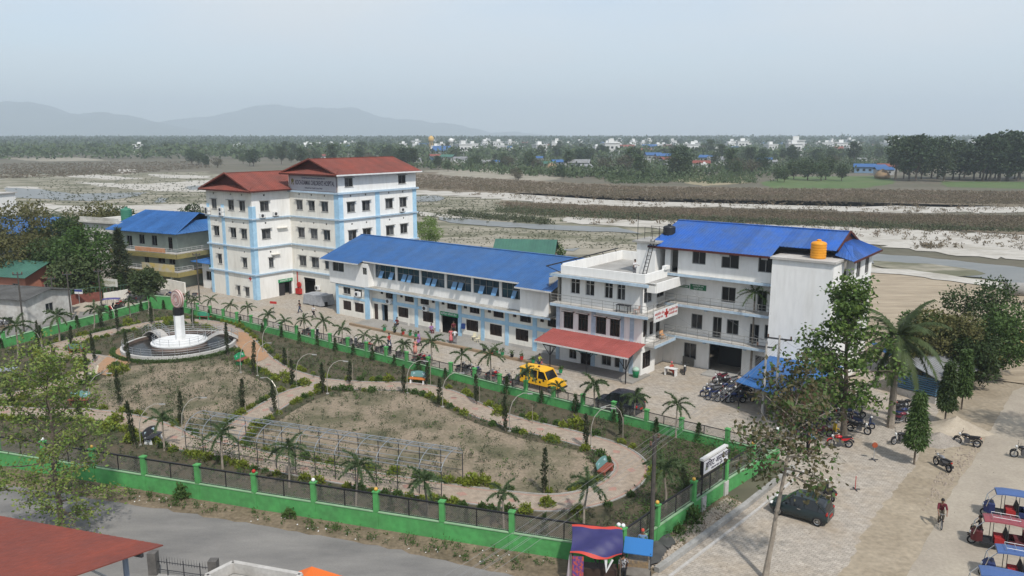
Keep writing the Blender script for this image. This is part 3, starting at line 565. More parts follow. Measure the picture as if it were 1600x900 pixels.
# upper floor
GL = [(-.15, 3.42, 5.5, 7.22), (3.81, 7.57, 5.5, 7.22), (7.91, 11.68, 5.5, 7.22), (12.04, 15.8, 5.5, 7.22), (16.14, 19.9, 5.5, 7.22), (20.28, 23.3, 5.5, 7.22)]
ul = [(-7.3, -5.1, 5.75, 7.1), (-1.55, -.75, 5.85, 6.75)]
wall(M, 'x', -.75, 1, -8, -.5, 4.2, 7.3, ul); window(M, 'x', -.75, 1, ul[0], 'dark', False); window(M, 'x', -.75, 1, ul[1], 'dark', False)
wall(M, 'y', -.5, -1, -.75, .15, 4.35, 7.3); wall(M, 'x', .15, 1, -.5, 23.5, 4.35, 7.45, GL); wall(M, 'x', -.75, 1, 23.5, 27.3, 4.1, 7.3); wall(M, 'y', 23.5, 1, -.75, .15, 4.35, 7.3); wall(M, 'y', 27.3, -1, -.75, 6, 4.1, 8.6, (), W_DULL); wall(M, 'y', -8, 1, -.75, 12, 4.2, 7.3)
MB().box(-8, 27.3, -.7, 11.9, 4.12, 4.2).build('floor_slab', CONC_L, M)
MB().box(-.9, 27.7, -1.0, .1, 4.2, 4.36).build('ledge', mat('ledge_weathered', (.40, .385, .35), (.26, .24, .2), .8, .9, fine=.2, fscale=3), M); MB().box(-.9, 27.7, -1.03, -1.0, 4.12, 4.34).build('ledge', PALEBLUE, M)
for i, r in enumerate(GL):
    k = MB(); t = .05
    for q in ((r[0], r[0] + t, r[2], r[3]), (r[1] - t, r[1], r[2], r[3]), (r[0], r[1], r[2], r[2] + t), (r[0], r[1], r[3] - t, r[3])): lbox(k, 'x', .15, 1, q[0], q[1], .06, .14, q[2], q[3])
    n = 4; w_ = (r[1] - r[0]) / n
    for j in range(1, n): lbox(k, 'x', .15, 1, r[0] + w_ * j - .02, r[0] + w_ * j + .02, .06, .14, r[2] + t, r[3] - t)
    lbox(k, 'x', .15, 1, r[0] + t, r[1] - t, .065, .13, r[2] + .95, r[2] + .99)
    o = k.build('gallery_window', FR_G, M)
    for j in range(n): k = MB(); lbox(k, 'x', .15, 1, r[0] + w_ * j + .02, r[0] + w_ * (j + 1) - .02, .09, .12, r[2] + t, r[3] - t); k.build('pane', GLASSB, o)
    for j in [(1, 3), (1, 2), (1, 2), (1, 2), (1, 3), (2,)][i]:
        x = r[0] + w_ * j + .1; MB().hexa([(x, .12, r[2] + .95), (x + w_ * .72, .12, r[2] + .95), (x + w_ * .72, .17, r[2] + .95), (x, .17, r[2] + .95), (x, -.32, r[2] + .12), (x + w_ * .72, -.32, r[2] + .12), (x + w_ * .72, -.27, r[2] + .12), (x, -.27, r[2] + .12)]).build('open_sash', GLASSP, o)
YR, ZR, sl_ = 5.8, 9.75, (9.75 - 7.25) / (5.8 + 1.6)
for x0, x1, ye, n in ((-8.9, -1.4, -1.6, 8), (-1.4, 23.4, -.75, 25), (23.4, 28.2, -1.6, 5)):
    roof_slope(M, (x0, ye, ZR - (YR - ye) * sl_), (x1, ye, ZR - (YR - ye) * sl_), (x1, YR, ZR), (x0, YR, ZR), R_BLUE, n, rib=.02)
    MB().box(x0, x1, ye - .04, ye - .005, ZR - (YR - ye) * sl_ - .1, ZR - (YR - ye) * sl_ + .06).build('gutter', FR_W, M)
roof_slope(M, (28.2, 13.2, 7.25), (-8.9, 13.2, 7.25), (-8.9, YR, ZR), (28.2, YR, ZR), R_BLUE, 20, rib=.02)
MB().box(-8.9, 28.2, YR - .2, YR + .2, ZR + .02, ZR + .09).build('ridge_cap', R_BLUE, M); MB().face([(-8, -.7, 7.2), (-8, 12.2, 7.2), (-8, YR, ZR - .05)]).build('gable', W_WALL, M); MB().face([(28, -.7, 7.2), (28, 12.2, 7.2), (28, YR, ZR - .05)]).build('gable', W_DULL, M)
# raised walk in front of it
MW = Matrix.Rotation(R(-38), 3, 'Z'); mp_ = lambda x, y: (M.location.x + (MW @ Vector((x, y, 0))).x, M.location.y + (MW @ Vector((x, y, 0))).y)
MB().prism([mp_(-.7, -3.6), mp_(39, -3.6), mp_(39, 0), mp_(-.7, 0)], 0, .16).build('walkway', mat('walk_concrete', (.30, .285, .26), (.24, .225, .2), .4, .9, fine=.1, fscale=5), label='raised concrete walk along the long outpatient building', kind='structure')
MB().prism([mp_(-.7, -3.95), mp_(31, -3.95), mp_(31, -3.6), mp_(-.7, -3.6)], 0, .28).build('kerb', mat('kerb_brown', (.30, .21, .13), (.24, .18, .12), .8, .9), label='brown painted kerb edging the raised concrete walk', kind='structure')

# ---------------- middle building with the terrace
D = empty('clinic_building', (12.47, 74.77, 0), R(-37.5), label='three storey white building with roof terrace behind the red canopy', cat='building')
D3 = [(-8.39, -7.26, 7.28, 8.86), (-6.62, -5.55, 7.28, 8.86), (-4.4, -3.43, 7.28, 8.86), (-2.98, -2.05, 7.28, 8.86)]
D2 = [(-9.02, -7.85, 3.62, 5.35), (-7.24, -6.08, 3.62, 5.35), (-5.14, -3.97, 3.62, 5.35), (-3.53, -2.41, 3.62, 5.35)]
D1w = [(-4.41, -3.31, .5, 1.75), (-2.92, -1.84, .5, 1.75), (-8.3, -7.4, .5, 1.9)]
dd = (-6.9, -5.6, 0, 2.1)
wall(D, 'x', 0, 1, -9.8, 0, 0, 6.15, D2 + D1w + [dd]); wall(D, 'x', .25, 1, -9.5, 0, 6.15, 9.15, D3)
for r in D3: window(D, 'x', .25, 1, r, 'white')
for r in D2: window(D, 'x', 0, 1, r, 'brown'); MB().box(r[0] - .1, r[1] + .1, -.35, 0, r[3] + .12, r[3] + .2).build('sun_shade', W_WALL, D)
for r in D1w: window(D, 'x', 0, 1, r, 'dark', False)
k = MB(); lbox(k, 'x', 0, 1, *dd[:2], .12, .17, 0, 2.1); k.build('door', DARKV, D)
S3, S2, S1 = [(.25, 1.95, 7.2, 8.7)], [(.3, 1.1, 3.9, 5.6), (1.6, 2.4, 3.9, 5.2)], [(.35, 2.0, .7, 2.35)]
wall(D, 'y', 0, -1, 0, 2.9, 0, 9.15, S1 + S2 + S3)
for r in S3: window(D, 'y', 0, -1, r, 'white', False)
for r in S1 + S2: window(D, 'y', 0, -1, r, 'brown', False)
DW = [(4.6, 6.2, 7.0, 8.6), (3.0, 3.9, 7.6, 8.4), (3.6, 5.6, 3.4, 5.3), (3.3, 4.4, 0, 2.2)]
wall(D, 'y', -.9, -1, 2.9, 7.5, 0, 9.15, DW, W_WALL); wall(D, 'x', 2.9, -1, -.9, 0, 0, 9.15)
for r in DW[:3]: window(D, 'y', -.9, -1, r, 'dark', False)
k = MB(); lbox(k, 'y', -.9, -1, 3.3, 4.4, .3, .35, 0, 2.2); k.build('door', DARKV, D)
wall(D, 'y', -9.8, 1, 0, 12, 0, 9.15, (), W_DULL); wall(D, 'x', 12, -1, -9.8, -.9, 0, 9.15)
for a, c in ((-9.92, -9.5), (-5.66, -5.18), (-2.3, -1.95), (-1.28, -.85)):
    MB().box(a, c, -.06, 0, 3.2, 5.95).build('pilaster', PALEBLUE, D); MB().box(a, c, -.06, 0, 0, 2.9).build('pilaster', PALEBLUE, D)
MB().box(-10.1, 1.1, -.95, .2, 6.1, 6.3).build('balcony_slab', CONC_L, D); MB().box(-10.1, 1.13, -.99, -.952, 6.02, 6.3).build('slab_edge', PALEBLUE, D)
MB().box(.003, 1.1, .2, 5.1, 6.1, 6.3).build('balcony_slab', CONC_L, D); MB().box(.003, 1.1, .6, 5.1, 2.95, 3.15).build('balcony_slab', CONC_L, D); MB().box(1.1, 1.14, .6, 5.1, 2.87, 3.15).build('slab_edge', PALEBLUE, D); MB().box(-.9, .0, 2.9, 5.1, 6.1, 6.29).build('balcony_slab', CONC_L, D); MB().box(-.9, .0, 2.9, 5.1, 2.95, 3.14).build('balcony_slab', CONC_L, D)
railing(D, [(-10, -.9, 6.3), (1.0, -.9, 6.3), (1.0, 5.0, 6.3)], .95, FR_G); railing(D, [(0.05, .65, 3.15), (1.0, .65, 3.15), (1.0, 5.0, 3.15)], .95, FR_G)
MB().box(-10.2, .35, -.75, 12.1, 9.15, 9.32).build('roof_slab', CONC, D); MB().box(.35, 1.2, .2, 7.1, 9.1, 9.3).build('roof_slab', CONC, D); MB().box(-10.25, 1.0, -.85, -.752, 9.05, 9.33).build('slab_edge', PALEBLUE, D)
MB().box(1.2, 1.32, .3, 7.1, 8.4, 9.35).build('roof_fascia', W_WALL, D); MB().box(.3, 1.19, .2, .3, 8.4, 9.35).build('roof_fascia', W_WALL, D)
for q in ((-9.3, .3, -.2, 0, 9.32, 10.15), (.12, .3, .0, 4.4, 9.32, 10.15), (-9.3, -9.1, .0, 12.1, 9.32, 10.3), (-9.1, -3.2, 11.9, 12.1, 9.32, 10.3), (.1, .5, 3.6, 4.5, 10.15, 10.5)): MB().box(*q).build('parapet', W_WALL, D)
k = MB(); k.bar((-9.42, -2.6, 10.35), (-9.42, 11.5, 10.6), .1); 
for i in range(5): y = -.1 + i * 2.7; k.bar((-9.2, y, 10.28), (-9.44, y, 10.42 + .045 * i), .06)
k.bar((-9.35, -.2, 9.4), (-9.42, -2.5, 10.33), .06); k.build('iron_beam', IRON, D)
for q, n_ in (((-3.3, -1.2, 4.6, 4.8, 9.32, 12.5), 'wall'), ((-3.3, -3.1, 4.8, 8, 9.32, 12.5), 'wall'), ((-1.4, -1.2, 4.8, 8, 9.32, 12.5), 'wall'), ((-3.7, -.9, 4.3, 8.2, 12.5, 12.68), 'roof_slab')): MB().box(*q).build(n_, W_WALL if n_ == 'wall' else CONC, D)
k = MB(); 
for x in (-1.75, -1.35): k.bar((x - .25, 3.5, 9.35), (x + .1, 4.5, 12.9), .06)
for i in range(10): t = (i + .5) / 10; k.bar((-2.0 + .35 * t, 3.5 + t, 9.35 + 3.55 * t), (-1.6 + .35 * t, 3.5 + t, 9.35 + 3.55 * t), .04)
k.build('roof_ladder', IRON, D)
k = MB()
for x in (-3.3, -2.4, -1.6): k.cyl((x, 6.2, 12.68), (x, 6.2, 13.9), .025, n=5); k.cyl((x, 7.6, 12.68), (x, 7.6, 13.9), .025, n=5)
for z in (13.3, 13.85): k.tube([(-3.3, 6.2, z), (-1.6, 6.2, z), (-1.6, 7.6, z), (-3.3, 7.6, z)], .022, 5)
k.cyl((-3.45, 5.0, 12.68), (-3.45, 5.0, 15.4), .03, n=5); k.build('roof_frame', IRON, D)
# the red cross board on its balcony
RC = empty('red_cross_board', D.location + Matrix.Rotation(R(-37.5), 3, 'Z') @ Vector((1.16, .1, 0)), R(-37.5), label='long white board with red cross and red writing on balcony corner', cat='sign')
MB().box(0, .08, 0, 5.0, 5.55, 6.65).build('board', WHITE, RC)
MB().box(.08, .1, 2.35, 2.65, 5.68, 6.52).box(.08, .1, 2.08, 2.92, 5.95, 6.25).build('red_cross', REDP, RC)
for s, y, z, h in (('अक्सिजन सेवा', 1.05, 6.28, .36), ('२४ घण्टा सेवा', 1.05, 5.92, .28), ('एम्बुलेन्स सेवा', 3.95, 6.28, .36), ('आकस्मिक कक्ष', 3.95, 5.92, .28)): text(RC, s, (.088, y, z), h, REDP, (math.pi/2, 0, math.pi/2))
# red canopy
CP = empty('entrance_canopy', D.location + Matrix.Rotation(R(-37.5), 3, 'Z') @ Vector((0, -3.1, 0)), R(-37.5), label='red corrugated entrance canopy on black braced posts', cat='canopy')
roof_slope(CP, (-10.3, -.3, 2.72), (.5, -.3, 2.72), (.5, 3.05, 3.35), (-10.3, 3.05, 3.35), R_PINK, 12); MB().box(-10.3, .5, -.36, -.303, 2.62, 2.76).build('gutter', FR_W, CP)
for x in (-8.6, -4.3, .05):
    k = MB().cyl((x, .1, .1), (x, .1, 2.75), .06, n=8); k.bar((x, .1, 1.4), (x - 1.1, .1, 2.7), .05); k.bar((x, .1, 1.4), (x + .9 if x < 0 else x + .4, .1, 2.7), .05); k.bar((x, .1, 1.4), (x, 1.6, 2.95), .05); k.build('post', IRON, CP)
k = MB(); k.bar((-10.2, .1, 2.72), (.4, .1, 2.72), .07); k.bar((-10.2, 1.6, 3.0), (.4, 1.6, 3.0), .07); k.build('beam', IRON, CP)
BN = MB().box(-6.8, -4.2, 1.9, 1.95, 1.75, 2.6).build('hanging_banner', mat('banner_teal', (.16, .30, .33), (.12, .24, .27), 2, ob=True), loc=CP.location, rz=R(-37.5), label='faded teal banner hanging under the red canopy', cat='banner')
# ---------------- bright blue roofed building
B = empty('ward_building', (16.44, 79.85, 0), R(-37.5), label='four storey white building with bright blue roof, balconies and blank tower', cat='building')
RW3 = [(2.4, 3.8, 10.75, 12.05), (5.4, 7.15, 10.65, 12.05), (9.0, 10.4, 10.6, 12.05)]
RW = [(5.1, 6.53, 7.1, 8.62), (8.69, 9.61, 6.65, 8.6), (2.05, 3.24, 3.98, 5.5), (4.34, 5.27, 3.4, 5.5), (5.79, 7.0, 3.98, 5.46), (8.12, 9.04, 3.4, 5.31), (9.56, 10.2, 4.05, 5.43), (1.37, 2.72, .77, 2.41), (8.8, 10.1, 0, 2.29)]
gar = (4.1, 7.47, 0, 2.81)
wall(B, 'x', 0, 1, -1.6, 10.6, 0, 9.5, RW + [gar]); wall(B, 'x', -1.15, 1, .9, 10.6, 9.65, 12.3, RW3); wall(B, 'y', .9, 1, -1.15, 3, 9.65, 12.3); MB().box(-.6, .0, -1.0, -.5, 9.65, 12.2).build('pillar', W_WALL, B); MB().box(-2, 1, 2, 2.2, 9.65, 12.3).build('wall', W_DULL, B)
for r in RW3 + RW: window(B, 'x', -1.15 if r in RW3 else 0, 1, r, 'dark', False)
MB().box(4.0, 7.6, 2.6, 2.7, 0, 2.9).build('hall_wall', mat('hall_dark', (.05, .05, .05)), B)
MB().box(4.3, 7.3, -2.3, .0, 0, .14).build('ramp', CONC, B)
for z in (3.35, 6.6):
    MB().box(-.3, 10.6, -1.4, 0, z - .18, z).build('balcony_slab', CONC_L, B); MB().box(-.3, 10.6, -1.44, -1.402, z - .25, z).build('slab_edge', PALEBLUE, B); railing(B, [(-.2, -1.33, z), (10.5, -1.33, z)], .95, FR_G)
    for x in (3.9, 8.0): MB().box(x, x + .25, -1.2, -.2, z - .45, z - .182).build('beam_end', PALEBLUE, B)
MB().box(-1.8, 10.6, -1.45, 0, 9.45, 9.65).build('floor_slab', W_DULL, B); MB().box(-1.8, 10.6, -1.49, -1.452, 9.4, 9.66).build('slab_edge', PALEBLUE, B)
for x in (3.9, 8.0): MB().box(x, x + .3, -1.1, -.2, 9.2, 9.448).build('beam_end', W_WALL, B)
for q in ((.5, 1.7, 8.05, 8.32), (1.8, 3.5, 7.95, 8.5)):
    sg = MB().box(q[0], q[1], -.06, 0, q[2], q[3]).build('wall_sign', plain('sign_green', (.03, .15, .07)), B); 
    if q[0] < 1: text(sg, 'औषधि पसल', ((q[0] + q[1]) / 2, -.066, 8.18), .2, WHITE)
    else: text(sg, 'शल्यक्रिया तथा', (2.65, -.066, 8.36), .2, WHITE); text(sg, 'प्रसूति कक्ष', (2.65, -.066, 8.1), .2, WHITE)
for q in ((5.3, 6.2, -1.3, -1.2, 11.75, 12.05), (9.3, 9.9, -1.3, -1.2, 11.8, 12.05)): MB().box(*q).build('notice', FR_W, B)
tw = [(1.5, 2.6, 10.2, 11.6)]
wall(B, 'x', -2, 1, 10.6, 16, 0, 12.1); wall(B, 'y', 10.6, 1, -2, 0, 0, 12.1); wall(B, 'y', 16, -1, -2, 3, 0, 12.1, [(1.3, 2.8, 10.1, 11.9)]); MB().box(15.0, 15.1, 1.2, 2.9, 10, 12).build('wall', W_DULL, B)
MB().box(10.45, 16.2, -2.2, 3.2, 12.1, 12.3).build('tower_roof_slab', CONC_L, B)
RF = [(3.6, 5.0, 10.1, 11.8), (6.6, 8.0, 10.1, 11.8)]
wall(B, 'y', 16.5, -1, 2.9, 9, 9.6, 12.3, RF); wall(B, 'y', 16, -1, 3, 9, 0, 9.6); MB().box(15.9, 16.5, 2.9, 9, 9.5, 9.6).build('floor_slab', W_WALL, B); wall(B, 'x', 2.9, 1, 15.9, 16.5, 9.6, 12.3)
for r in RF: window(B, 'y', 16.5, -1, r, 'dark', False)
wall(B, 'x', 9, -1, -1.6, 16.5, 0, 12.3); wall(B, 'y', -1.6, 1, 0, 9, 0, 12.2)
e, rz_, yr = 12.2, 14.3, 4.1; sl2 = (rz_ - e) / (yr + 1.9)
roof_slope(B, (-2.1, -1.9, e), (10.4, -1.9, e), (10.4, yr, rz_), (-1.7, yr, rz_), R_BLUE2, 13)
roof_slope(B, (10.4, .2, e + 2.1 * sl2), (15.5, .2, e + 2.1 * sl2), (15.5, yr, rz_), (10.4, yr, rz_), R_BLUE2, 5)
roof_slope(B, (15.5, 10.1, e), (-2.1, 10.1, e), (-1.7, yr, rz_), (15.5, yr, rz_), R_BLUE2, 15)
roof_slope(B, (15.4, .2, e + .35), (17.1, .2, e - .1), (16.2, 2.7, e + .95), (15.4, 2.6, e + 1.15), R_BLUE2, 2); roof_slope(B, (17.1, .2, e - .1), (17.1, 10.1, e - .1), (15.4, 6.5, e + 1.25), (15.4, 2.6, e + 1.2), R_BLUE2, 8)
MB().face([(15.45, 1.2, e + .7), (15.45, 7.2, e + .7), (15.45, yr, rz_ - .1)]).build('gable', R_REDG, B)
k = MB(); k.bar((15.6, .4, e + .75), (15.6, yr, rz_ + .05), .1, .2); k.bar((15.6, 7.8, e + .75), (15.6, yr, rz_ + .05), .1, .2); k.build('verge_trim', R_REDG, B)
MB().box(-1.7, 15.5, yr - .18, yr + .18, rz_ + .03, rz_ + .11).build('ridge_cap', R_BLUE2, B); MB().box(-2.1, 10.4, -1.97, -1.905, e - .14, e + .05).build('fascia', R_REDG, B); MB().box(17.1, 17.16, .2, 10.1, e - .22, e - .02).build('fascia', R_REDG, B)
MB().face([(-1.6, -1.2, e), (-1.6, 9.6, e), (-1.6, yr, rz_ - .1)]).build('gable', W_WALL, B)
def tank(name, loc, r, h, m, label):
    t = empty(name, loc, 0, label=label, cat='water tank'); k = MB(); prof = [(r, 0)]
    for i in range(6): z = h * .85 * (i + .2) / 6; prof += [(r, z), (r * 1.03, z + h * .03), (r * 1.03, z + h * .08), (r, z + h * .11)]
    k.lathe(prof + [(r * .9, h * .9), (r * .35, h * .97)], 18); k.build('body', m, t, True); MB().lathe([(r * .3, h * .96), (r * .3, h * 1.04), (r * .2, h * 1.06)], 12).build('lid', m, t)
    return t
RB = Matrix.Rotation(R(-37.5), 3, 'Z')
tank('water_tank', B.location + RB @ Vector((14.2, -.6, 12.3)), .66, 1.6, mat('tank_yellow', (.72, .30, .02), (.62, .25, .02), 2, .45, ob=True), 'yellow ribbed water tank on the blank white tower')
tank('water_tank', D.location + RB @ Vector((-1.2, 7.5, 12.68)), .62, 1.45, mat('tank_black', (.02, .022, .026), rough=.4), 'black water tank beside the left end of the bright blue roof')
# blue lean-to parking shed
SH = empty('parking_shed', B.location + RB @ Vector((10.9, -11.6, 0)), R(-37.5), label='blue tin parking shed beside the blank white tower', cat='shed')
roof_slope(SH, (0, 1.6, 2.5), (4.4, -.1, 2.5), (6.6, 9.9, 3.0), (0, 9.9, 3.0), R_BLUE3, 6)
for x, y in ((.2, 2.0), (4.2, .3), (.2, 5.6), (.2, 9.4), (5.2, 5)): MB().cyl((x, y, 0), (x, y, 2.6), .05, n=6).build('post', STEEL_D, SH)
k = MB(); k.hexa([(4.5, .2, 0), (4.58, .2, 0), (6.5, 9.8, 0), (6.42, 9.8, 0), (4.5, .2, 2.35), (4.58, .2, 2.35), (6.5, 9.8, 2.8), (6.42, 9.8, 2.8)]); k.build('tin_wall', R_RUST, SH)
# ---------------- school with yellow balconies
Sx = empty('school_building', G(283, 450), R(-26), label='three storey school with yellow balconies and blue roof behind the trees', cat='building')
SW2 = [(-11.2, -10.0, 5.8, 7.6), (-8.4, -7.2, 6.4, 7.9), (-5.6, -4.4, 6.3, 7.9), (-2.0, -1.1, 5.8, 7.8)]; SW1 = [(-7.6, -6.6, 3.2, 5.1), (-4.6, -3.0, 3.6, 5.0), (-2.2, -.8, 3.6, 5.0)]
YEL = mat('balcony_yellow', (.50, .42, .16), (.40, .34, .15), 1, .8); SG = mat('school_green', (.42, .47, .40), (.34, .38, .33), .7, .85)
wall(Sx, 'x', 0, 1, -13, 0, 0, 8.6, SW1 + SW2, SG); wall(Sx, 'y', 0, -1, 0, 13, 0, 8.6, [(7.5, 10, 6.2, 7.7), (6, 9, 3.6, 4.9)], SG); window(Sx, 'y', 0, -1, (7.5, 10, 6.2, 7.7), 'dark', False); window(Sx, 'y', 0, -1, (6, 9, 3.6, 4.9), 'dark', False)
for i, r in enumerate(SW1 + SW2): window(Sx, 'x', 0, 1, r, 'brown' if r[1] - r[0] < 1 else 'dark', False)
wall(Sx, 'x', 13, -1, -13, 0, 0, 8.6, (), SG); wall(Sx, 'y', -13, 1, 0, 13, 0, 8.6, (), SG)
for z in (2.75, 5.55):
    MB().box(-13, 1.6, -1.8, 0, z - .2, z).build('balcony_slab', CONC_L, Sx); MB().box(.001, 1.6, 0, 13, z - .2, z).build('balcony_slab', CONC_L, Sx)
    MB().hexa([(-13, -1.85, z - .75), (1.65, -1.85, z - .75), (1.65, -1.8, z - .75), (-13, -1.8, z - .75), (-13, -2.1, z), (1.9, -2.1, z), (1.9, -2.0, z), (-13, -2.0, z)]).build('balcony_front', YEL, Sx)
    MB().hexa([(1.65, -1.85, z - .75), (1.65, 13, z - .75), (1.6, 13, z - .75), (1.6, -1.85, z - .75), (1.9, -2.1, z), (1.9, 13, z), (1.8, 13, z), (1.8, -2.1, z)]).build('balcony_front', YEL, Sx); railing(Sx, [(-13, -1.95, z), (1.75, -1.95, z), (1.75, 13, z)], .8, FR_W, step=1.0)
MB().box(-7, -.5, -2.02, -1.97, 5.7, 6.35).build('banner', mat('banner_orange', (.45, .18, .07), (.5, .3, .2), 2), Sx); MB().box(-5.8, 1.2, -2.02, -1.97, 2.8, 3.95).build('banner', mat('banner_yellow', (.50, .38, .10), (.42, .40, .36), .8), Sx)
for x in (-9, -4.5, -.3): MB().box(x, x + .35, -1.6, -1.25, 0, 2.5).build('pillar', SG, Sx)
roof_slope(Sx, (-13.6, -1.9, 8.55), (1.9, -1.9, 8.55), (-1.5, 6, 11.0), (-13.6, 6, 11.0), R_BLUE3, 13, rib=.09); roof_slope(Sx, (1.9, -1.9, 8.55), (1.9, 14, 8.55), (-1.5, 9.5, 9.9), (-1.5, 2.2, 9.9), R_BLUE3, 8); roof_slope(Sx, (1.9, 14, 8.55), (-13.6, 14, 8.55), (-13.6, 6, 11.0), (-1.5, 6, 11.0), R_BLUE3, 10)
wall(Sx, 'x', .5, 1, -22, -13.05, 0, 9.2, [(-20, -18, 6, 7.6), (-17, -15, 6, 7.6)], W_DULL); wall(Sx, 'y', -22, 1, .5, 11, 0, 9.2, (), W_DULL); MB().box(-22.4, -12.9, 0, 11, 9.2, 9.5).build('roof_slab', W_DULL, Sx); MB().box(-22.2, -13, .1, .25, 9.5, 10.1).build('parapet', W_DULL, Sx)
tank('water_tank', Sx.matrix_basis @ Vector((-14.6, 3, 9.5)), .85, 2.1, mat('tank_green', (.04, .17, .11), rough=.5), 'green water tank on the old concrete roof beside the school')
# ---------------- smaller houses
def house(name, label, loc, ang, w, d, h, rise, wm, rm, wins=2, door=True, over=.5, n=6, style='dark', ridge='x', cat='house', gm=None):
    b = empty(name, loc, ang, label=label, cat=cat); hs = []; nn = wins + (1 if door else 0)
    for i in range(nn):
        c = -w/2 + w * (i + .5) / nn; isd = door and i == nn // 2
        hs.append((c - .45, c + .45, 0.02, 2.05) if isd else (c - .55, c + .55, 1.0, 2.15))
        if h > 5 and not isd: hs.append((c - .55, c + .55, 3.9, 5.1))
    hs = [q for q in hs if q[3] < h]
    wall(b, 'x', -d/2, 1, -w/2, w/2, 0, h, hs, wm)
    for q in hs:
        if q[2] < .1: k = MB(); lbox(k, 'x', -d/2, 1, q[0], q[1], .08, .13, 0, q[3]); k.build('door', FR_BR, b)
        else: window(b, 'x', -d/2, 1, q, style, False)
    sw = [(-.6, .6, 1.0, 2.15)]
    wall(b, 'y', w/2, -1, -d/2, d/2, 0, h, sw, wm); window(b, 'y', w/2, -1, sw[0], style, False); wall(b, 'y', -w/2, 1, -d/2, d/2, 0, h, sw, wm); window(b, 'y', -w/2, 1, sw[0], style, False); wall(b, 'x', d/2, -1, -w/2, w/2, 0, h, (), wm)
    if rise == 0: MB().box(-w/2 - .3, w/2 + .3, -d/2 - .3, d/2 + .3, h, h + .2).build('roof_slab', rm, b)
    elif ridge == 'x':
        W, Dd = w/2 + over, d/2 + over
        roof_slope(b, (-W, -Dd, h - .1), (W, -Dd, h - .1), (W, 0, h + rise), (-W, 0, h + rise), rm, n); roof_slope(b, (W, Dd, h - .1), (-W, Dd, h - .1), (-W, 0, h + rise), (W, 0, h + rise), rm, n)
        for x in (-w/2, w/2): MB().face([(x, -d/2, h), (x, d/2, h), (x, 0, h + rise - .1)]).build('gable', gm or wm, b)
    else:
        W, Dd = w/2 + over, d/2 + over
        roof_slope(b, (W, -Dd, h - .1), (W, Dd, h - .1), (0, Dd, h + rise), (0, -Dd, h + rise), rm, n); roof_slope(b, (-W, Dd, h - .1), (-W, -Dd, h - .1), (0, -Dd, h + rise), (0, Dd, h + rise), rm, n)
        for y in (-d/2, d/2): MB().face([(-w/2, y, h), (w/2, y, h), (0, y, h + rise - .1)]).build('gable', gm or wm, b)
    return b
WH = mat('old_whitewash', (.52, .51, .48), (.36, .34, .31), .6, .9, fine=.15, fscale=2); PINKB = mat('pink_plaster', (.42, .18, .12), (.34, .15, .10), .7, .9); BRICKR = mat('red_brick_wall', (.20, .07, .05), (.14, .05, .04), 1.5, .9, fine=.2, fscale=6)
DTIN = mat('roof_dark_tin', (.10, .10, .095), (.055, .053, .05), .5, .85, rnd=.1)
h1 = house('small_house', 'white plastered cottage with dark tin roof beside the street', G(22, 508) + Vector((-2, 4.5, 0)), R(-16), 10, 7, 3.3, .7, WH, DTIN, 1, False, .5, 8)
house('small_house', 'pink house with green tin roof behind the white cottage', G(15, 465) + Vector((-3, 5, 0)), R(-16), 15, 8, 3.2, 1.6, PINKB, R_GREEN, 3, True, .7, 11)
house('small_house', 'rust roofed brick shed between the cottage and trees', G(92, 464) + Vector((0, 3, 0)), R(-10), 7, 4.5, 2.7, .5, BRICKR, R_RUST, 1, True, .4, 5)
house('large_house', 'blue walled house with blue tin roof behind the trees', G(30, 418) + Vector((-3, 6, 0)), R(-15), 18, 11, 6.2, 2.4, mat('blue_wall', (.05, .085, .11)), R_BLUE, 4, True, .8, 12)
house('small_house', 'small shed with blue roof among the banana plants', G(45, 428) + Vector((0, 2, 0)), R(-10), 4, 4, 3.6, .4, WH, R_BLUE, 1, False, .4, 3)
house('tall_house', 'white concrete house cut off at the far edge behind trees', G(-14, 392) + Vector((-1.2, 0, 0)), R(-12), 8, 10, 11.5, 0, W_WALL, CONC_L, 2, False)
house('shed', 'green roofed shed with blue gable behind the long blue roof', G(822, 428), R(-8), 9.5, 8, 3.9, 2.0, mat('shed_brick', (.30, .16, .11)), R_GREEN, 2, False, .5, 7, gm=mat('gable_blue', (.02, .05, .20)), ridge='x')
house('shed', 'white tin roofed shed behind the long blue roof', G(672, 425), R(-20), 6, 4, 4.1, .35, WH, mat('tin_white', (.55, .56, .57)), 1, False, .3, 4)
house('shed', 'rusty gabled shed next to the white tin roof', G(705, 428), R(-30), 6, 5, 3.6, 1.1, BRICKR, R_RUST, 1, False, .3, 4)
house('shed', 'red roofed shed next to the rusty gabled shed', G(738, 430), R(-25), 5, 5, 3.4, 1.0, BRICKR, R_RED, 1, False, .3, 4)
# open slatted hut by the road, right
HT = empty('slatted_hut', G(1478, 632) + Vector((0, 3.2, 0)), R(34), label='blue slatted hut with tin roof beside the columnar trees', cat='hut')
HBL = mat('slat_blue', (.05, .13, .22), (.08, .17, .26), 2, .7, ob=True)
for q in ((-2.6, 2.6, -2.1, -1.95), (-2.6, 2.6, 1.95, 2.1)): MB().box(*q, 0, .6).build('base_wall', CONC_L, HT)
for q in ((2.45, 2.6, -1.95, 1.95), (-2.6, -2.45, -1.95, 1.95)): MB().box(*q, 0, .6).build('base_wall', CONC_L, HT)
for i in range(8):
    z = .72 + i * .2
    for q in ((-2.6, 2.6, -2.08, -2.0), (2.5, 2.58, -2, 2.0), (-2.58, -2.5, -2, 2)): MB().box(*q, z, z + .11).build('slat', HBL, HT)
for x in (-2.5, 0, 2.5):
    for y in (-2.0, 2.0): MB().box(x - .06, x + .06, y - .06, y + .06, .6, 2.4).build('post', STEEL_D, HT)
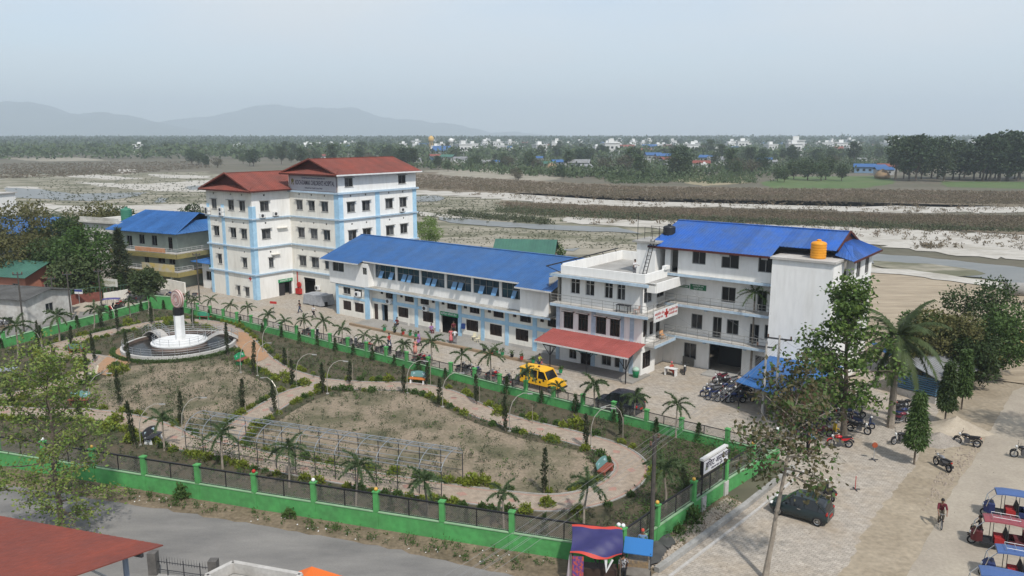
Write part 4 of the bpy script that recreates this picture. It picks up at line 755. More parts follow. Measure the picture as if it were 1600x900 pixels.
roof_slope(HT, (-3.2, -2.8, 2.3), (3.2, -2.8, 2.3), (3.2, 0, 3.2), (-3.2, 0, 3.2), R_GREY, 6); roof_slope(HT, (3.2, 2.8, 2.3), (-3.2, 2.8, 2.3), (-3.2, 0, 3.2), (3.2, 0, 3.2), R_GREY, 6)
TB = empty('work_table', G(1445, 610) + Vector((0, 1, 0)), R(10), label='low work table beside the slatted hut', cat='table'); MB().box(-1.3, 1.3, -.6, .6, .75, .82).build('table_top', CONC_L, TB)
for x in (-1.2, 1.2):
    for y in (-.5, .5): MB().box(x - .04, x + .04, y - .04, y + .04, 0, .75).build('leg', STEEL_D, TB)
LT = empty('shop_awning', G(1415, 590) + Vector((0, 2, 0)), R(10), label='blue awning stall beneath the palm tree', cat='stall'); roof_slope(LT, (-2, -1.5, 2.1), (2, -1.5, 2.1), (2, 1.5, 2.6), (-2, 1.5, 2.6), R_BLUE3, 3)
for x in (-1.9, 1.9):
    for y in (-1.3, 1.3): MB().cyl((x, y, 0), (x, y, 2.2), .05, n=6).build('post', STEEL_D, LT)
MB().box(-1.8, 1.8, -.4, .4, 0, .9).build('counter', FR_BR, LT)
# ================================================================ TREES AND PLANTS
def leaf_arrays(P, size, r, up=0.0, aspect=.5, jitter=0.0, out=None):
    P = np.asarray(P, float); n = len(P)
    if jitter: P = P + r.normal(0, jitter, (n, 3))
    d = r.normal(0, 1, (n, 3)); d[:, 2] = d[:, 2] * .7 + up
    if out is not None: d += out
    d /= np.linalg.norm(d, axis=1, keepdims=True) + 1e-9
    q = r.normal(0, 1, (n, 3)); w = np.cross(d, q); w /= np.linalg.norm(w, axis=1, keepdims=True) + 1e-9
    L = (size * (.65 + .7 * r.random(n)))[:, None]
    V = np.stack([P, P + d * L * .45 + w * L * aspect / 2, P + d * L, P + d * L * .45 - w * L * aspect / 2], 1).reshape(-1, 3)
    return V, np.arange(4 * n).reshape(n, 4)
def leafmat(name, c1, c2, scale=1.2, rnd=.12, trans=.22): return mat(name, c1, c2, scale, .6, spec=.25, rnd=rnd, ob=True, trans=trans, lo=.3, hi=.7, detail=3)
LF = {'dark': leafmat('leaf_dark', (.030, .055, .016), (.058, .088, .026)), 'mid': leafmat('leaf_mid', (.050, .095, .022), (.085, .135, .036)), 'bright': leafmat('leaf_bright', (.095, .165, .030), (.14, .20, .045)),
      'yellow': leafmat('leaf_yellow_green', (.20, .225, .055), (.14, .19, .045)), 'olive': leafmat('leaf_olive', (.075, .085, .03), (.13, .115, .04)), 'brown': leafmat('leaf_brown_green', (.088, .092, .042), (.15, .118, .06)),
      'palm': leafmat('leaf_palm', (.060, .098, .040), (.10, .140, .062)), 'cypress': leafmat('leaf_cypress', (.032, .045, .022), (.058, .072, .034)), 'gold': leafmat('leaf_golden', (.20, .22, .028), (.12, .17, .022), 2.5), 'hedge': leafmat('leaf_hedge', (.045, .09, .02), (.075, .13, .03)),
      'haze': leafmat('leaf_far', (.045, .075, .03), (.075, .10, .042), .12, .25), 'hazed': leafmat('leaf_far_dark', (.028, .052, .022), (.045, .07, .028), .12, .2), 'farbrown': leafmat('leaf_far_brown', (.10, .085, .055), (.075, .075, .04), .12, .2), 'scrub': leafmat('scrub_leaf', (.19, .145, .102), (.135, .116, .072), .06), 'grove': leafmat('leaf_grove', (.048, .074, .026), (.082, .108, .04)), 'weed': leafmat('weed_leaf', (.060, .075, .038), (.095, .105, .055), 1.5)}
def central_tree(name, seed, H, r0, base, prof, nb, nsub, nleaf, lsize, lm, bark, elev=(.2, .9), lean=(0, 0), aspect=.5, lup=-.2, wig=.06, droop=0.0, sub=.45, jit=.16, spread=1.0, kids=('trunk', 'crown')):
    """trunk with a leader, limbs, twigs and leaves; prof(t) = limb length at height fraction t of the crown"""
    r = np.random.default_rng(seed); k = MB(); pts = []
    tp = [Vector((0, 0, 0))]; ns = 9
    for i in range(1, ns + 1): t = i / ns; tp.append(Vector((lean[0] * t + r.normal(0, wig) * t, lean[1] * t + r.normal(0, wig) * t, H * .96 * t)))
    k.tube(tp, [r0 * (1.25 if i == 0 else 1) * (1 - .88 * (i / ns)) + .012 for i in range(ns + 1)], 8)
    def at(z): f = max(0, min(ns - 1e-6, z / (H * .96) * ns)); i = int(f); return tp[i].lerp(tp[i+1], f - i)
    for b in range(nb):
        t = (b + r.random() * .8) / nb; z = base + (H * .95 - base) * t; p = at(z); a = b * 2.399 + r.normal(0, .3); Ln = prof(t) * (.75 + .5 * r.random())
        el = elev[0] + (elev[1] - elev[0]) * t + r.normal(0, .12); q = [p]; d = Vector((math.cos(a) * math.cos(el), math.sin(a) * math.cos(el), math.sin(el))); S_ = 5
        for i in range(S_): d = (d + Vector((r.normal(0, .14), r.normal(0, .14), r.normal(0, .1) - droop))).normalized(); q.append(q[-1] + d * Ln / S_)
        rb = max(.012, r0 * .42 * (1 - t * .75) * min(1, Ln / 2)); k.tube(q, [rb * (1 - .8 * i / S_) + .004 for i in range(S_ + 1)], 5, False)
        for s in range(nsub):
            u = .3 + .7 * (s + r.random()) / nsub; j = min(S_ - 1, int(u * S_)); o = q[j].lerp(q[j+1], u * S_ - j); a2 = r.random() * 6.283
            dd = (d * .7 + Vector((math.cos(a2), math.sin(a2), r.normal(.1, .4) - droop)) * spread).normalized(); l2 = Ln * sub * (.6 + .6 * r.random()); q2 = [o, o + dd * l2 * .5, o + dd * l2 + Vector((0, 0, -droop * l2))]
            k.tube(q2, [max(.006, rb * .4), max(.005, rb * .25), .004], 4, False)
            m = max(1, int(nleaf * (.5 + r.random()))); f = r.random(m) ** .7
            for g in f: pts.append(q2[0].lerp(q2[1], g * 2) if g < .5 else q2[1].lerp(q2[2], g * 2 - 1))
    V, F = leaf_arrays(np.array(pts), lsize, r, lup, aspect, jit)
    root = empty(name); link(kids[0], k.mesh(kids[0], bark), root); me = npmesh(kids[1], V, F, lm if isinstance(lm, list) else [lm], r.choice(len(lm), len(F), p=[.6, .4] if len(lm) == 2 else None) if isinstance(lm, list) else None)
    link(kids[1], me, root); return root
def lobe_tree(name, seed, H, r0, base, rx, nl, npl, lsize, lm, bark=None, top=.5, flat=1.0, aspect=.6):
    """broad tree: limbs to leafy lobes"""
    r = np.random.default_rng(seed); k = MB(); P = []; O = []; rz = (H - base) / 2; cz = (H + base) / 2
    k.tube([(0, 0, 0), (r.normal(0, .15), r.normal(0, .15), base * .6), (r.normal(0, .25), r.normal(0, .25), base + rz * .6)], [r0 * 1.2, r0 * .9, r0 * .5], 7)
    for i in range(nl):
        a = i * 2.399 + r.normal(0, .3); t = -1 + 2 * (i + .5) / nl; rad = math.sqrt(max(0, 1 - t * t * .8)) * rx * (.45 + .5 * r.random()); c = np.array([math.cos(a) * rad, math.sin(a) * rad, cz + t * rz * .8 + r.normal(0, .1) * rz])
        lr = (.28 + .2 * r.random()) * min(rx, rz * 1.3); k.tube([(0, 0, base * (.7 + .3 * r.random())), (c[0] * .5, c[1] * .5, (base + c[2]) / 2), tuple(c)], [r0 * .5, r0 * .3, r0 * .08], 4, False)
        u = r.normal(0, 1, (npl, 3)); u /= np.linalg.norm(u, axis=1, keepdims=True); rr = lr * (.55 + .5 * r.random(npl)[:, None] ** .5); P.append(c + u * rr * np.array([1.15, 1.15, flat * .8])); O.append(u)
    V, F = leaf_arrays(np.concatenate(P), lsize, r, 0.0, aspect, lsize * .4, np.concatenate(O) * .5)
    root = empty(name); link('trunk', k.mesh('trunk', bark or BARK), root)
    link('crown', npmesh('crown', V, F, lm if isinstance(lm, list) else [lm], r.choice(len(lm), len(F)) if isinstance(lm, list) else None), root); return root
def palm(name, seed, H, r0, nf, fl, nleaf, ll, lm, bark, plume=True, droop=1.0, el0=1.1, lw=.03, sheath=None):
    r = np.random.default_rng(seed); root = empty(name)
    MB().tube([(0, 0, 0), (r.normal(0, .03), r.normal(0, .03), H * .5), (0, 0, H)], [r0 * 1.25, r0, r0 * .8], 8).build('trunk', bark, root)
    if sheath: MB().tube([(0, 0, H * .97), (0, 0, H + sheath)], [r0 * .9, r0 * .5], 8).build('crownshaft', LF['mid'], root)
    z0 = H + (sheath or 0) * .8
    for f in range(nf):
        a = f * 2.399 + r.normal(0, .1); el = el0 - 1.35 * (f / nf) * droop + r.normal(0, .08); p = Vector((0, 0, z0)); d = Vector((math.cos(a) * math.cos(el), math.sin(a) * math.cos(el), math.sin(el))); path = [p]; S_ = 7
        for i in range(S_): d = (d + Vector((0, 0, -.2 * droop))).normalized(); p = p + d * fl / S_; path.append(p)
        V, F = [], []; k = MB(); k.tube(path, [.022 * (1 - .8 * i / S_) + .004 for i in range(S_ + 1)], 4, False); nv = len(k.v)
        for i in range(nleaf):
            t = .12 + .88 * i / nleaf; j = min(S_ - 1, int(t * S_)); o = path[j].lerp(path[j+1], t * S_ - j); ax = (path[j+1] - path[j]).normalized(); sd = ax.cross(Vector((0, 0, 1))).normalized(); upv = sd.cross(ax)
            L_ = ll * (1 - .55 * abs(t - .45) * 1.4)
            for s in (-1, 1):
                ph = r.random() * 2.4 - .6 if plume else r.normal(.05, .15); dr = (sd * s * math.cos(ph) + upv * math.sin(ph) + ax * .55 - Vector((0, 0, .25 if plume else .55))).normalized()
                w_ = ax * lw; k.v += [tuple(o - w_), tuple(o + dr * L_ * .5 + w_ * .6 ), tuple(o + dr * L_), tuple(o + w_)]; n0 = len(k.v) - 4; k.f.append((n0, n0+1, n0+2, n0+3)); k.m.append(0)
        k.build('frond', lm, root)
    return root
def spindle(name, seed, H, rad, n, ls, lm, bark=None, trunk=.15, up=1.6, shape=lambda t: math.sin(math.pi * min(1, (t * .92 + .08))) ** .6, asp=.35):
    r = np.random.default_rng(seed); P = []; O = []; root = empty(name); MB().tube([(0, 0, 0), (0, 0, H * .9)], [.035 + rad * .06, .01], 6).build('trunk', bark or BARK, root)
    for i in range(n):
        t = r.random(); a = r.random() * 6.283; rr = rad * shape(t) * (.55 + .5 * r.random()) * (1 + .18 * math.sin(a * 3 + t * 9)); P.append((rr * math.cos(a), rr * math.sin(a), H * (trunk + (1 - trunk) * t * .95))); O.append((math.cos(a) * .7, math.sin(a) * .7, 0))
    V, F = leaf_arrays(np.array(P), ls, r, up, asp, ls * .15, np.array(O)); link('crown', npmesh('crown', V, F, lm if isinstance(lm, list) else [lm]), root); return root
def bush(name, seed, rx, h, n, ls, lm, part='foliage'):
    r = np.random.default_rng(seed); root = empty(name); u = r.normal(0, 1, (n, 3)); u /= np.linalg.norm(u, axis=1, keepdims=True); u[:, 2] = np.abs(u[:, 2]); lump = 1 + .25 * np.sin(u[:, 0] * 6 + seed) * np.cos(u[:, 1] * 5)
    P = u * (np.array([rx, rx, h]) * (.6 + .4 * r.random(n)[:, None])) * lump[:, None]; V, F = leaf_arrays(P, ls, r, .5, .6, 0, u * .8); link(part, npmesh(part, V, F, [lm]), root)
    k = MB()
    for i in range(4): a = i * 1.6; k.tube([(0, 0, 0), (math.cos(a) * rx * .5, math.sin(a) * rx * .5, h * .6)], [.02, .008], 4, False)
    k.build('stem', BARK, root); return root

# ---- the near trees
def put(root, p, rz=0.0, sc=1.0, label=None, cat='tree', group=None): root.location = p; root.rotation_euler = (0, 0, rz); root.scale = (sc,) * 3 if not isinstance(sc, tuple) else sc; return tag(root, label, cat, group)
put(central_tree('roadside_tree', 3, 10.2, .17, 1.2, lambda t: 3.3 * (1 - .75 * abs(t - .42) ** 1.2) , 32, 9, 30, .19, [LF['yellow'], LF['bright']], BARK, (-.1, 1.15), (.1, .4), .55, 0, .12, .03, .45, .2), G(97, 838), .4, 1.0, 'sparse yellow green roadside tree rising above the red roof')
put(central_tree('forecourt_tree', 11, 10.6, .15, 5.7, lambda t: 2.3 * (1 - .35 * t) * (.75 + .6 * min(1, t * 3)), 25, 9, 14, .25, [LF['brown'], LF['mid']], BARK_L, (.1, 1.05), (1.3, .6), .62, -.7, .06, .06, .5, .3), G(1195, 905), 0.0, 1.0, 'leaning pale trunked tree with brownish leaves beside the dark hatchback')
put(central_tree('teak_tree', 21, 12.0, .26, 3.0, lambda t: 3.4 * (1 - .48 * t) * (.55 + .45 * min(1, t * 4)), 40, 9, 21, .30, [LF['mid'], LF['bright']], BARK, (.0, 1.0), (-.5, .3), .62, -.5, .08, .03, .45, .22), G(1318, 690), .8, 1.0, 'tall leafy green tree standing among the parked motorcycles')
put(palm('royal_palm', 5, 6.3, .26, 26, 4.3, 74, 1.35, LF['grove'], BARK_L, False, 1.3, 1.35, .06, 1.3), G(1391, 668), 0, 1.0, 'big royal palm with thick trunk beside the tall leafy tree', 'palm')
put(palm('areca_palm', 6, 7.9, .1, 14, 1.9, 44, .6, LF['mid'], BARK_L, True, 1.0, 1.2, .03, .7), G(1172, 592), 0, 1.0, 'slender tall areca palm in front of the white balconies', 'palm')
for i, (px, py, H, s, lb) in enumerate(((1428, 726, 5.1, 1.0, 'nearest dense columnar tree beside the dirt strip'), (1476, 662, 4.9, .9, 'middle dense columnar tree beside the sand pile'), (1502, 640, 5.0, .85, 'narrow columnar tree just before the slatted hut'))):
    put(spindle('columnar_tree', 40 + i, H * 1.1, .78 * s, 4200, .30, LF['mid'] if i != 1 else LF['dark'], BARK, .24, -1.1, lambda t: (1 - t * .80) ** .8 * min(1, .6 + t * 5), .3), G(px, py), i * 1.3, 1.0, lb, 'tree', 'columnar trees by the dirt road')
for i, (px, py, H, rx, lm, lb) in enumerate(((1478, 600, 7.0, 3.4, LF['olive'], 'yellowish olive tree right behind the royal palm'), (1522, 560, 8.2, 3.6, LF['dark'], 'dark round tree at the edge of the tan river bank'), (1555, 592, 6.4, 3.0, LF['mid'], 'green tree beside the orange sand heap'), (1440, 585, 6.0, 2.6, LF['mid'], 'bushy green tree hidden behind the royal palm fronds'), (1510, 608, 5.2, 2.4, LF['dark'], 'low dark tree just above the slatted hut'))):
    put(lobe_tree('broad_tree', 50 + i, H, .18, 1.0, rx, 16, 420, .30, lm), G(px, py), i, 1.0, lb, 'tree', 'trees by the river bank')
put(lobe_tree('broad_tree', 58, 8.5, .2, 2.5, 2.6, 12, 200, .26, LF['mid']), G(1668, 690), 1, 1.0, 'tree whose leafy branch tips enter at the picture edge by the road', 'tree')
put(bush('leafy_bush', 59, 1.1, 1.7, 700, .28, LF['bright']), G(1592, 560), 0, 1.0, 'bright leafy bush growing on the orange sand heap', 'bush')
put(lobe_tree('bamboo_clump', 60, 8.0, .1, .3, 2.6, 14, 300, .45, LF['bright'], top=.5, aspect=.25), G(668, 398), 0, 1.0, 'feathery bamboo clump behind the tall hospital block', 'bamboo')
put(lobe_tree('broad_tree', 61, 4.6, .1, .5, 1.8, 9, 200, .35, LF['mid']), G(866, 424), 0, 1.0, 'small round tree beside the green roofed shed', 'tree')
# ---- the grove round the school
for i, (px, py, H, rx, lm, lb) in enumerate(((45, 434, 12.6, 5.2, 'olive', 'wide olive crowned tree above the blue house'), (110, 425, 9.5, 4.0, 'dark', 'dark tree between the blue house and the school'), (150, 408, 10.5, 5.5, 'olive', 'large yellowish tree left of the green water tank'), (183, 398, 9.6, 3.6, 'dark', 'dark tree directly behind the green water tank'),
        (15, 452, 8.5, 5.2, 'olive', 'round brownish tree above the pink house'), (92, 452, 7.8, 4.6, 'dark', 'dense dark mango tree above the rust roof'), (142, 462, 10.2, 4.0, 'hedge', 'tall fresh green tree in front of the old concrete roof'), (120, 470, 6.0, 3.0, 'mid', 'rounded green tree right of the rust roofed shed'), (75, 440, 6.5, 3.4, 'dark', 'dark tree behind the green tin roof'), (300, 402, 9.5, 3.5, 'dark', 'dark treetop showing just left of the tall hospital block'),
        (231, 468, 4.2, 1.9, 'mid', 'low spreading tree before the school balconies'), (60, 425, 7.6, 3.0, 'dark', 'dark tree behind the small blue roofed shed'))):
    put(lobe_tree('grove_tree', 70 + i, H, .22, H * .22, rx, 17, 260, .42, LF['grove' if lm == 'mid' else lm]), G(px, py), i * .7, 1.0, lb, 'tree', 'trees around the school')
put(spindle('conifer', 90, 10.2, 2.3, 2600, .6, LF['cypress'], BARK, .08, .3, lambda t: (1 - t) ** .85 * (.75 + .25 * math.cos(t * 44)), .25), G(193, 462), 0, 1.0, 'dark tiered conifer standing before the school', 'tree')
for i, (px, py, lb) in enumerate(((158, 468, 'clipped green cone shrub left of the white signboard'), (190, 464, 'clipped green cone shrub right of the white signboard'))): put(spindle('cone_shrub', 92 + i, 3.6, .95, 900, .3, LF['mid'], BARK, .03, .5, lambda t: (1 - t) ** .6), G(px, py), 0, 1.0, lb, 'shrub')
for i, (px, py, H, lb) in enumerate(((85, 408, 8.6, 'dark palm top between the blue house and yellowish tree'), (101, 402, 8.0, 'second dark palm top nearer the school'))): put(palm('coconut_palm', 95 + i, H, .16, 13, 2.9, 20, .8, LF['dark'], BARK, False, 1, 1.1, .07), G(px, py), i, 1.0, lb, 'palm')
for i, (px, py, lb) in enumerate(((55, 440, 'banana plant beside the small blue roofed shed'), (104, 436, 'banana plant with broad pale leaves behind the mango tree'))): put(palm('banana_plant', 97 + i, 2.6, .14, 8, 2.6, 12, .5, LF['bright'], LF['mid'], False, .8, 1.3, .2), G(px, py), i, 1.0, lb, 'banana plant')

# ---- garden planting
PAL = [Proto(palm('foxtail_palm', 100 + i, 1.6 + .13 * i, .06, 7 + (i * 2) % 5, 1.1 + .07 * i, 56, .42, LF['palm'], BARK_L, True, 1.05, 1.25, .042, .45)) for i in range(5)]
def palms(lst, fmt, group):
    for i, (px, py, s) in enumerate(lst):
        n = random.randrange(5); PAL[n].put(G(px, py), random.random() * 6, s * random.uniform(.8, 1.0), fmt.format(ORD[i]), group, 'palm', (random.gauss(0, .06), random.gauss(0, .06)))
palms([(292, 487, 1.15), (306, 492, 1.1), (332, 494, 1.0), (360, 503, 1.05), (388, 507, 1.1), (419, 519, 1.05), (448, 526, 1.05), (477, 531, 1.0), (506, 539, 1.2), (536, 545, 1.1), (569, 553, 1.0), (594, 559, 1.05), (631, 569, 1.0), (674, 580, 1.4), (719, 589, 1.2), (767, 602, 1.2), (819, 621, 1.0), (871, 634, 1.05), (929, 650, 1.35), (992, 664, 1.15), (1056, 684, 1.1)], '{} foxtail palm from the far corner along the forecourt fence', 'foxtail palms along the forecourt fence')
palms([(28, 560, 1.6), (93, 535, 1.6), (147, 514, 1.3), (160, 512, 1.1), (204, 497, 1.1), (232, 490, 1.2)], '{} foxtail palm from the picture edge inside the street wall', 'foxtail palms along the street wall')
palms([(257, 704, 1.1), (348, 733, 1.3), (452, 762, 1.1), (556, 792, 1.35), (668, 808, 1.3), (787, 826, 1.2), (912, 822, 1.3), (1040, 800, 1.35)], '{} foxtail palm from the left inside the road side wall', 'foxtail palms along the road side wall')
CY = [Proto(spindle('italian_cypress', 110 + i, 2.5, .15, 480, .18, LF['cypress'], BARK, .1, 1.8)) for i in range(3)]; CS = [Proto(spindle('young_cypress', 115 + i, 1.5, .26, 380, .17, LF['dark'], BARK, .05, 1.2, lambda t: (1 - t) ** .7)) for i in range(2)]
cyl_ = [(111, 543, 1), (149, 566, 1.25), (136, 598, 1.25), (202, 567, 1.35), (356, 556, 1.5), (184, 518, 1.1), (160, 513, .9), (121, 512, .6), (237, 508, 1.2), (302, 511, .9), (60, 546, 1.3), (187, 634, 1.3), (282, 666, 1.2), (379, 643, 1.2), (211, 698, 1.5), (127, 660, 1), (395, 587, 1.4), (19, 632, 1), (87, 566, .7), (445, 572, .8), (459, 605, 1.1), (506, 616, 1.2), (546, 601, .9), (631, 615, 1.1), (667, 602, 1.0), (686, 637, 1.1), (745, 632, 1.1), (790, 675, 1.2), (431, 648, 1.2), (970, 686, 1.2), (916, 701, 1.1), (850, 772, 1.3), (1072, 772, .8)]
cyl_.sort()
for i, (px, py, s) in enumerate(cyl_): CY[i % 3].put(G(px, py), i, (.9 + .1 * s, .9 + .1 * s, s), '{} slender dark cypress counted from the left along the garden paths'.format(ORD[i]), 'slender cypresses along the garden paths', 'cypress', (random.gauss(0, .05), random.gauss(0, .05)))
for g, lst in (('forecourt fence', [(256, 484), (327, 500), (376, 510), (410, 520), (440, 528), (468, 536), (496, 543), (524, 549), (552, 556), (582, 564), (616, 573), (654, 583), (696, 593), (792, 616), (846, 631), (899, 645), (959, 661), (1025, 677), (1091, 692)]), ('street wall', [(3, 545), (64, 529), (121, 513), (172, 499), (221, 487)]), ('road side wall', [(131, 728), (214, 742), (307, 757), (402, 773), (501, 788), (611, 805), (729, 825), (850, 843)]), ('signboard wall', [(1002, 838), (1072, 790), (1120, 757)])):
    for i, (px, py) in enumerate(lst): CS[i % 2].put(G(px, py) , i, random.uniform(.75, 1.15), '{} small pointed cypress from the left along the {}'.format(ORD[i], g), 'small cypresses along the ' + g, 'cypress')
# shrub edging along the paths
SHR = [Proto(bush('golden_shrub', 120 + i, .36, .42, 300, .13, LF['gold'])) for i in range(3)]; SHG = [Proto(bush('green_shrub', 125 + i, .36, .42, 280, .13, LF['hedge'])) for i in range(2)]
NSH = 0
def in_path(p, skip=.0):
    for Lp, Rp in EDGES:
        for a, b in zip(Lp[::2], Rp[::2]):
            c = (a + b) / 2
            if (c - p).length < (a - b).length / 2 + .12: return True
    return False
PN = ['long curving path', 'short crossing path', 'lower path', 'far path', 'left path']; LMK = [((946, 741), 'the red brown bench'), ((653, 599), 'the orange bench'), ((281, 541), 'the fountain'), ((690, 778), 'the tunnel end by the loop'), ((345, 700), 'the other tunnel end'), ((500, 740), 'the tunnel middle'), ((120, 552), 'the teal bench in the bend'), ((846, 655), 'the yellow jeep'), ((97, 700), 'the yellow green tree'), ((240, 690), 'the dark grey bench'), ((450, 590), 'the path fork'), ((970, 690), 'the black car'), ((850, 785), 'the stake at the loop bottom'), ((321, 500), 'the green bench')]; FC = G(281, 541)
for e, (Lp, Rp) in enumerate(EDGES):
    for sd, (P, Q) in enumerate(((Lp, Rp), (Rp, Lp))):
        acc = 0
        for i in range(1, len(P)):
            acc += (P[i] - P[i-1]).length
            if acc < .62: continue
            acc = random.uniform(-.12, .12); d = (P[i] - Q[i]).normalized(); p = P[i] + d * random.uniform(.3, .45)
            if p.y > 112 or in_path(p) or random.random() < (.16 if e else .3) or (p - FC).length < 6.6: continue
            if e == 0 and p.y < 47 and p.x < 4 and random.random() < .55: continue
            p.z = 0; green = random.random() < .38; pr = random.choice(SHG if green else SHR); NSH += 1
            pr.put(p, random.random() * 6, random.uniform(.7, 1.25), ('green' if green else 'golden') + ' edging shrub along the ' + PN[e] + ', nearest to ' + min(LMK, key=lambda q: (G(*q[0]) - p).length)[1], 'edging shrubs along the ' + PN[e], 'shrub')
for i in range(46):
    a = -2.9 + i * .058; p = FC + Vector((math.cos(a), math.sin(a), 0)) * 6.75; SHG[i % 2].put((p.x, p.y, 0), i, .8, 'low green shrub in the ring around the front of the fountain', 'shrub ring at the fountain', 'shrub')
for i, (px, py, s) in enumerate(sorted([(430, 595, 1.3), (445, 590, 1.5), (475, 602, 1.6), (500, 610, 1.5), (181, 585, 1.9), (192, 580, 1.6), (200, 505, 1.6), (262, 503, 1.4), (375, 512, 1.4), (400, 668, 1.5), (780, 648, 1.6), (900, 667, 1.9), (607, 596, 1.5), (180, 660, 1.7), (170, 672, 1.9), (205, 690, 1.6), (738, 756, 1.7), (755, 757, 1.5), (855, 790, 1.3), (830, 655, 1.4)])):
    SHR[i % 3].put(G(px, py), i, s, '{} larger golden shrub from the left beside the garden paths'.format(ORD[i]), 'larger golden shrubs', 'shrub')
# loose weeds and rose bushes in the beds: nobody could count them
def inside(p, poly):
    c = False; n = len(poly)
    for i in range(n):
        a, b = poly[i], poly[i-1]
        if (a.y > p[1]) != (b.y > p[1]) and p[0] < (b.x - a.x) * (p[1] - a.y) / (b.y - a.y) + a.x: c = not c
    return c
def scatter_plants(name, pix, n, h, nl, ls, lm, label, seed, avoid=True):
    poly = [G(*q) for q in pix]; xs_ = [q.x for q in poly]; ys_ = [q.y for q in poly]; r = np.random.default_rng(seed); P = []; U = []; tries = 0
    while n and tries < 60000:
        tries += 1; x, y = r.uniform(min(xs_), max(xs_)), r.uniform(min(ys_), max(ys_))
        if not inside((x, y), poly) or (avoid and in_path(Vector((x, y, 0)))) or (Vector((x, y, 0)) - FC).length < 6.9: continue
        if name == 'grass' and (inside((x, y), BA_) or inside((x, y), BB_)) and r.random() < .8: continue
        n -= 1; s = .5 + r.random(); m = int(nl * s); u = r.normal(0, 1, (m, 3)); u[:, 2] = np.abs(u[:, 2]); P.append(np.array([x, y, .02]) + u * np.array([.16, .16, .3]) * h * s)
    V, F = leaf_arrays(np.concatenate(P), ls, r, .8, .4); tag(link(name, npmesh(name, V, F, [lm])), label=label, kind='stuff')
BEDA = [(205, 572), (345, 562), (392, 588), (440, 606), (470, 610), (430, 634), (385, 662), (330, 688), (280, 674), (220, 650), (150, 636), (140, 612), (165, 588)]
BEDB = [(400, 698), (440, 655), (500, 622), (560, 613), (640, 616), (690, 638), (740, 662), (810, 686), (900, 706), (922, 722), (922, 745), (880, 768), (790, 770), (690, 756)]
BA_, BB_ = [G(*q) for q in BEDA], [G(*q) for q in BEDB]
scatter_plants('rose_plants', BEDA, 210, 1.5, 36, .15, LF['weed'], 'dusty green rose plants in the bed below the fountain', 1); scatter_plants('rose_plants', BEDB, 190, 1.1, 26, .13, LF['weed'], 'thin dusty rose plants in the bed inside the loop', 2)
GAR = [(240, 486), (272, 488), (544, 554), (1064, 688), (1208, 718), (1132, 769), (972, 880), (800, 856), (400, 791), (0, 724), (-60, 700), (-60, 570), (0, 548)]
scatter_plants('grass', GAR, 2600, .5, 16, .16, LF['weed'], 'sparse dry grass and weeds over the garden soil', 3); scatter_plants('grass', GAR, 700, .7, 22, .16, LF['hedge'], 'greener tufts of grass in the garden', 4)
scatter_plants('weeds', [(1000, 690), (1130, 700), (1205, 720), (1120, 765), (1000, 850), (960, 830), (1020, 740)], 170, 1.5, 30, .17, LF['hedge'], 'rank weeds in the garden corner behind the gate sign', 5)
scatter_plants('weeds', [(1030, 845), (1130, 775), (1160, 788), (1040, 870)], 26, .8, 24, .13, LF['hedge'], 'weeds on the rubble verge beside the forecourt kerb', 6)
scatter_plants('weeds', [(0, 735), (400, 800), (800, 865), (890, 880), (800, 893), (600, 850), (400, 815), (185, 780), (0, 750)], 190, .5, 20, .13, LF['hedge'], 'low weeds on the dirt verge along the asphalt road', 7, False)
for i, (px, py, s, lb) in enumerate(((288, 776, 1.3, 'dusty green bush against the road side wall'), (1082, 815, 1.25, 'bright green bush against the signboard wall'), (1062, 832, .7, 'small green bush lower on the rubble verge'), (452, 808, .8, 'tiny bush at the foot of the road side wall'))): put(bush('wild_bush', 130 + i, .5, .7, 420, .16, LF['mid']), G(px, py), i, s, lb, 'bush')
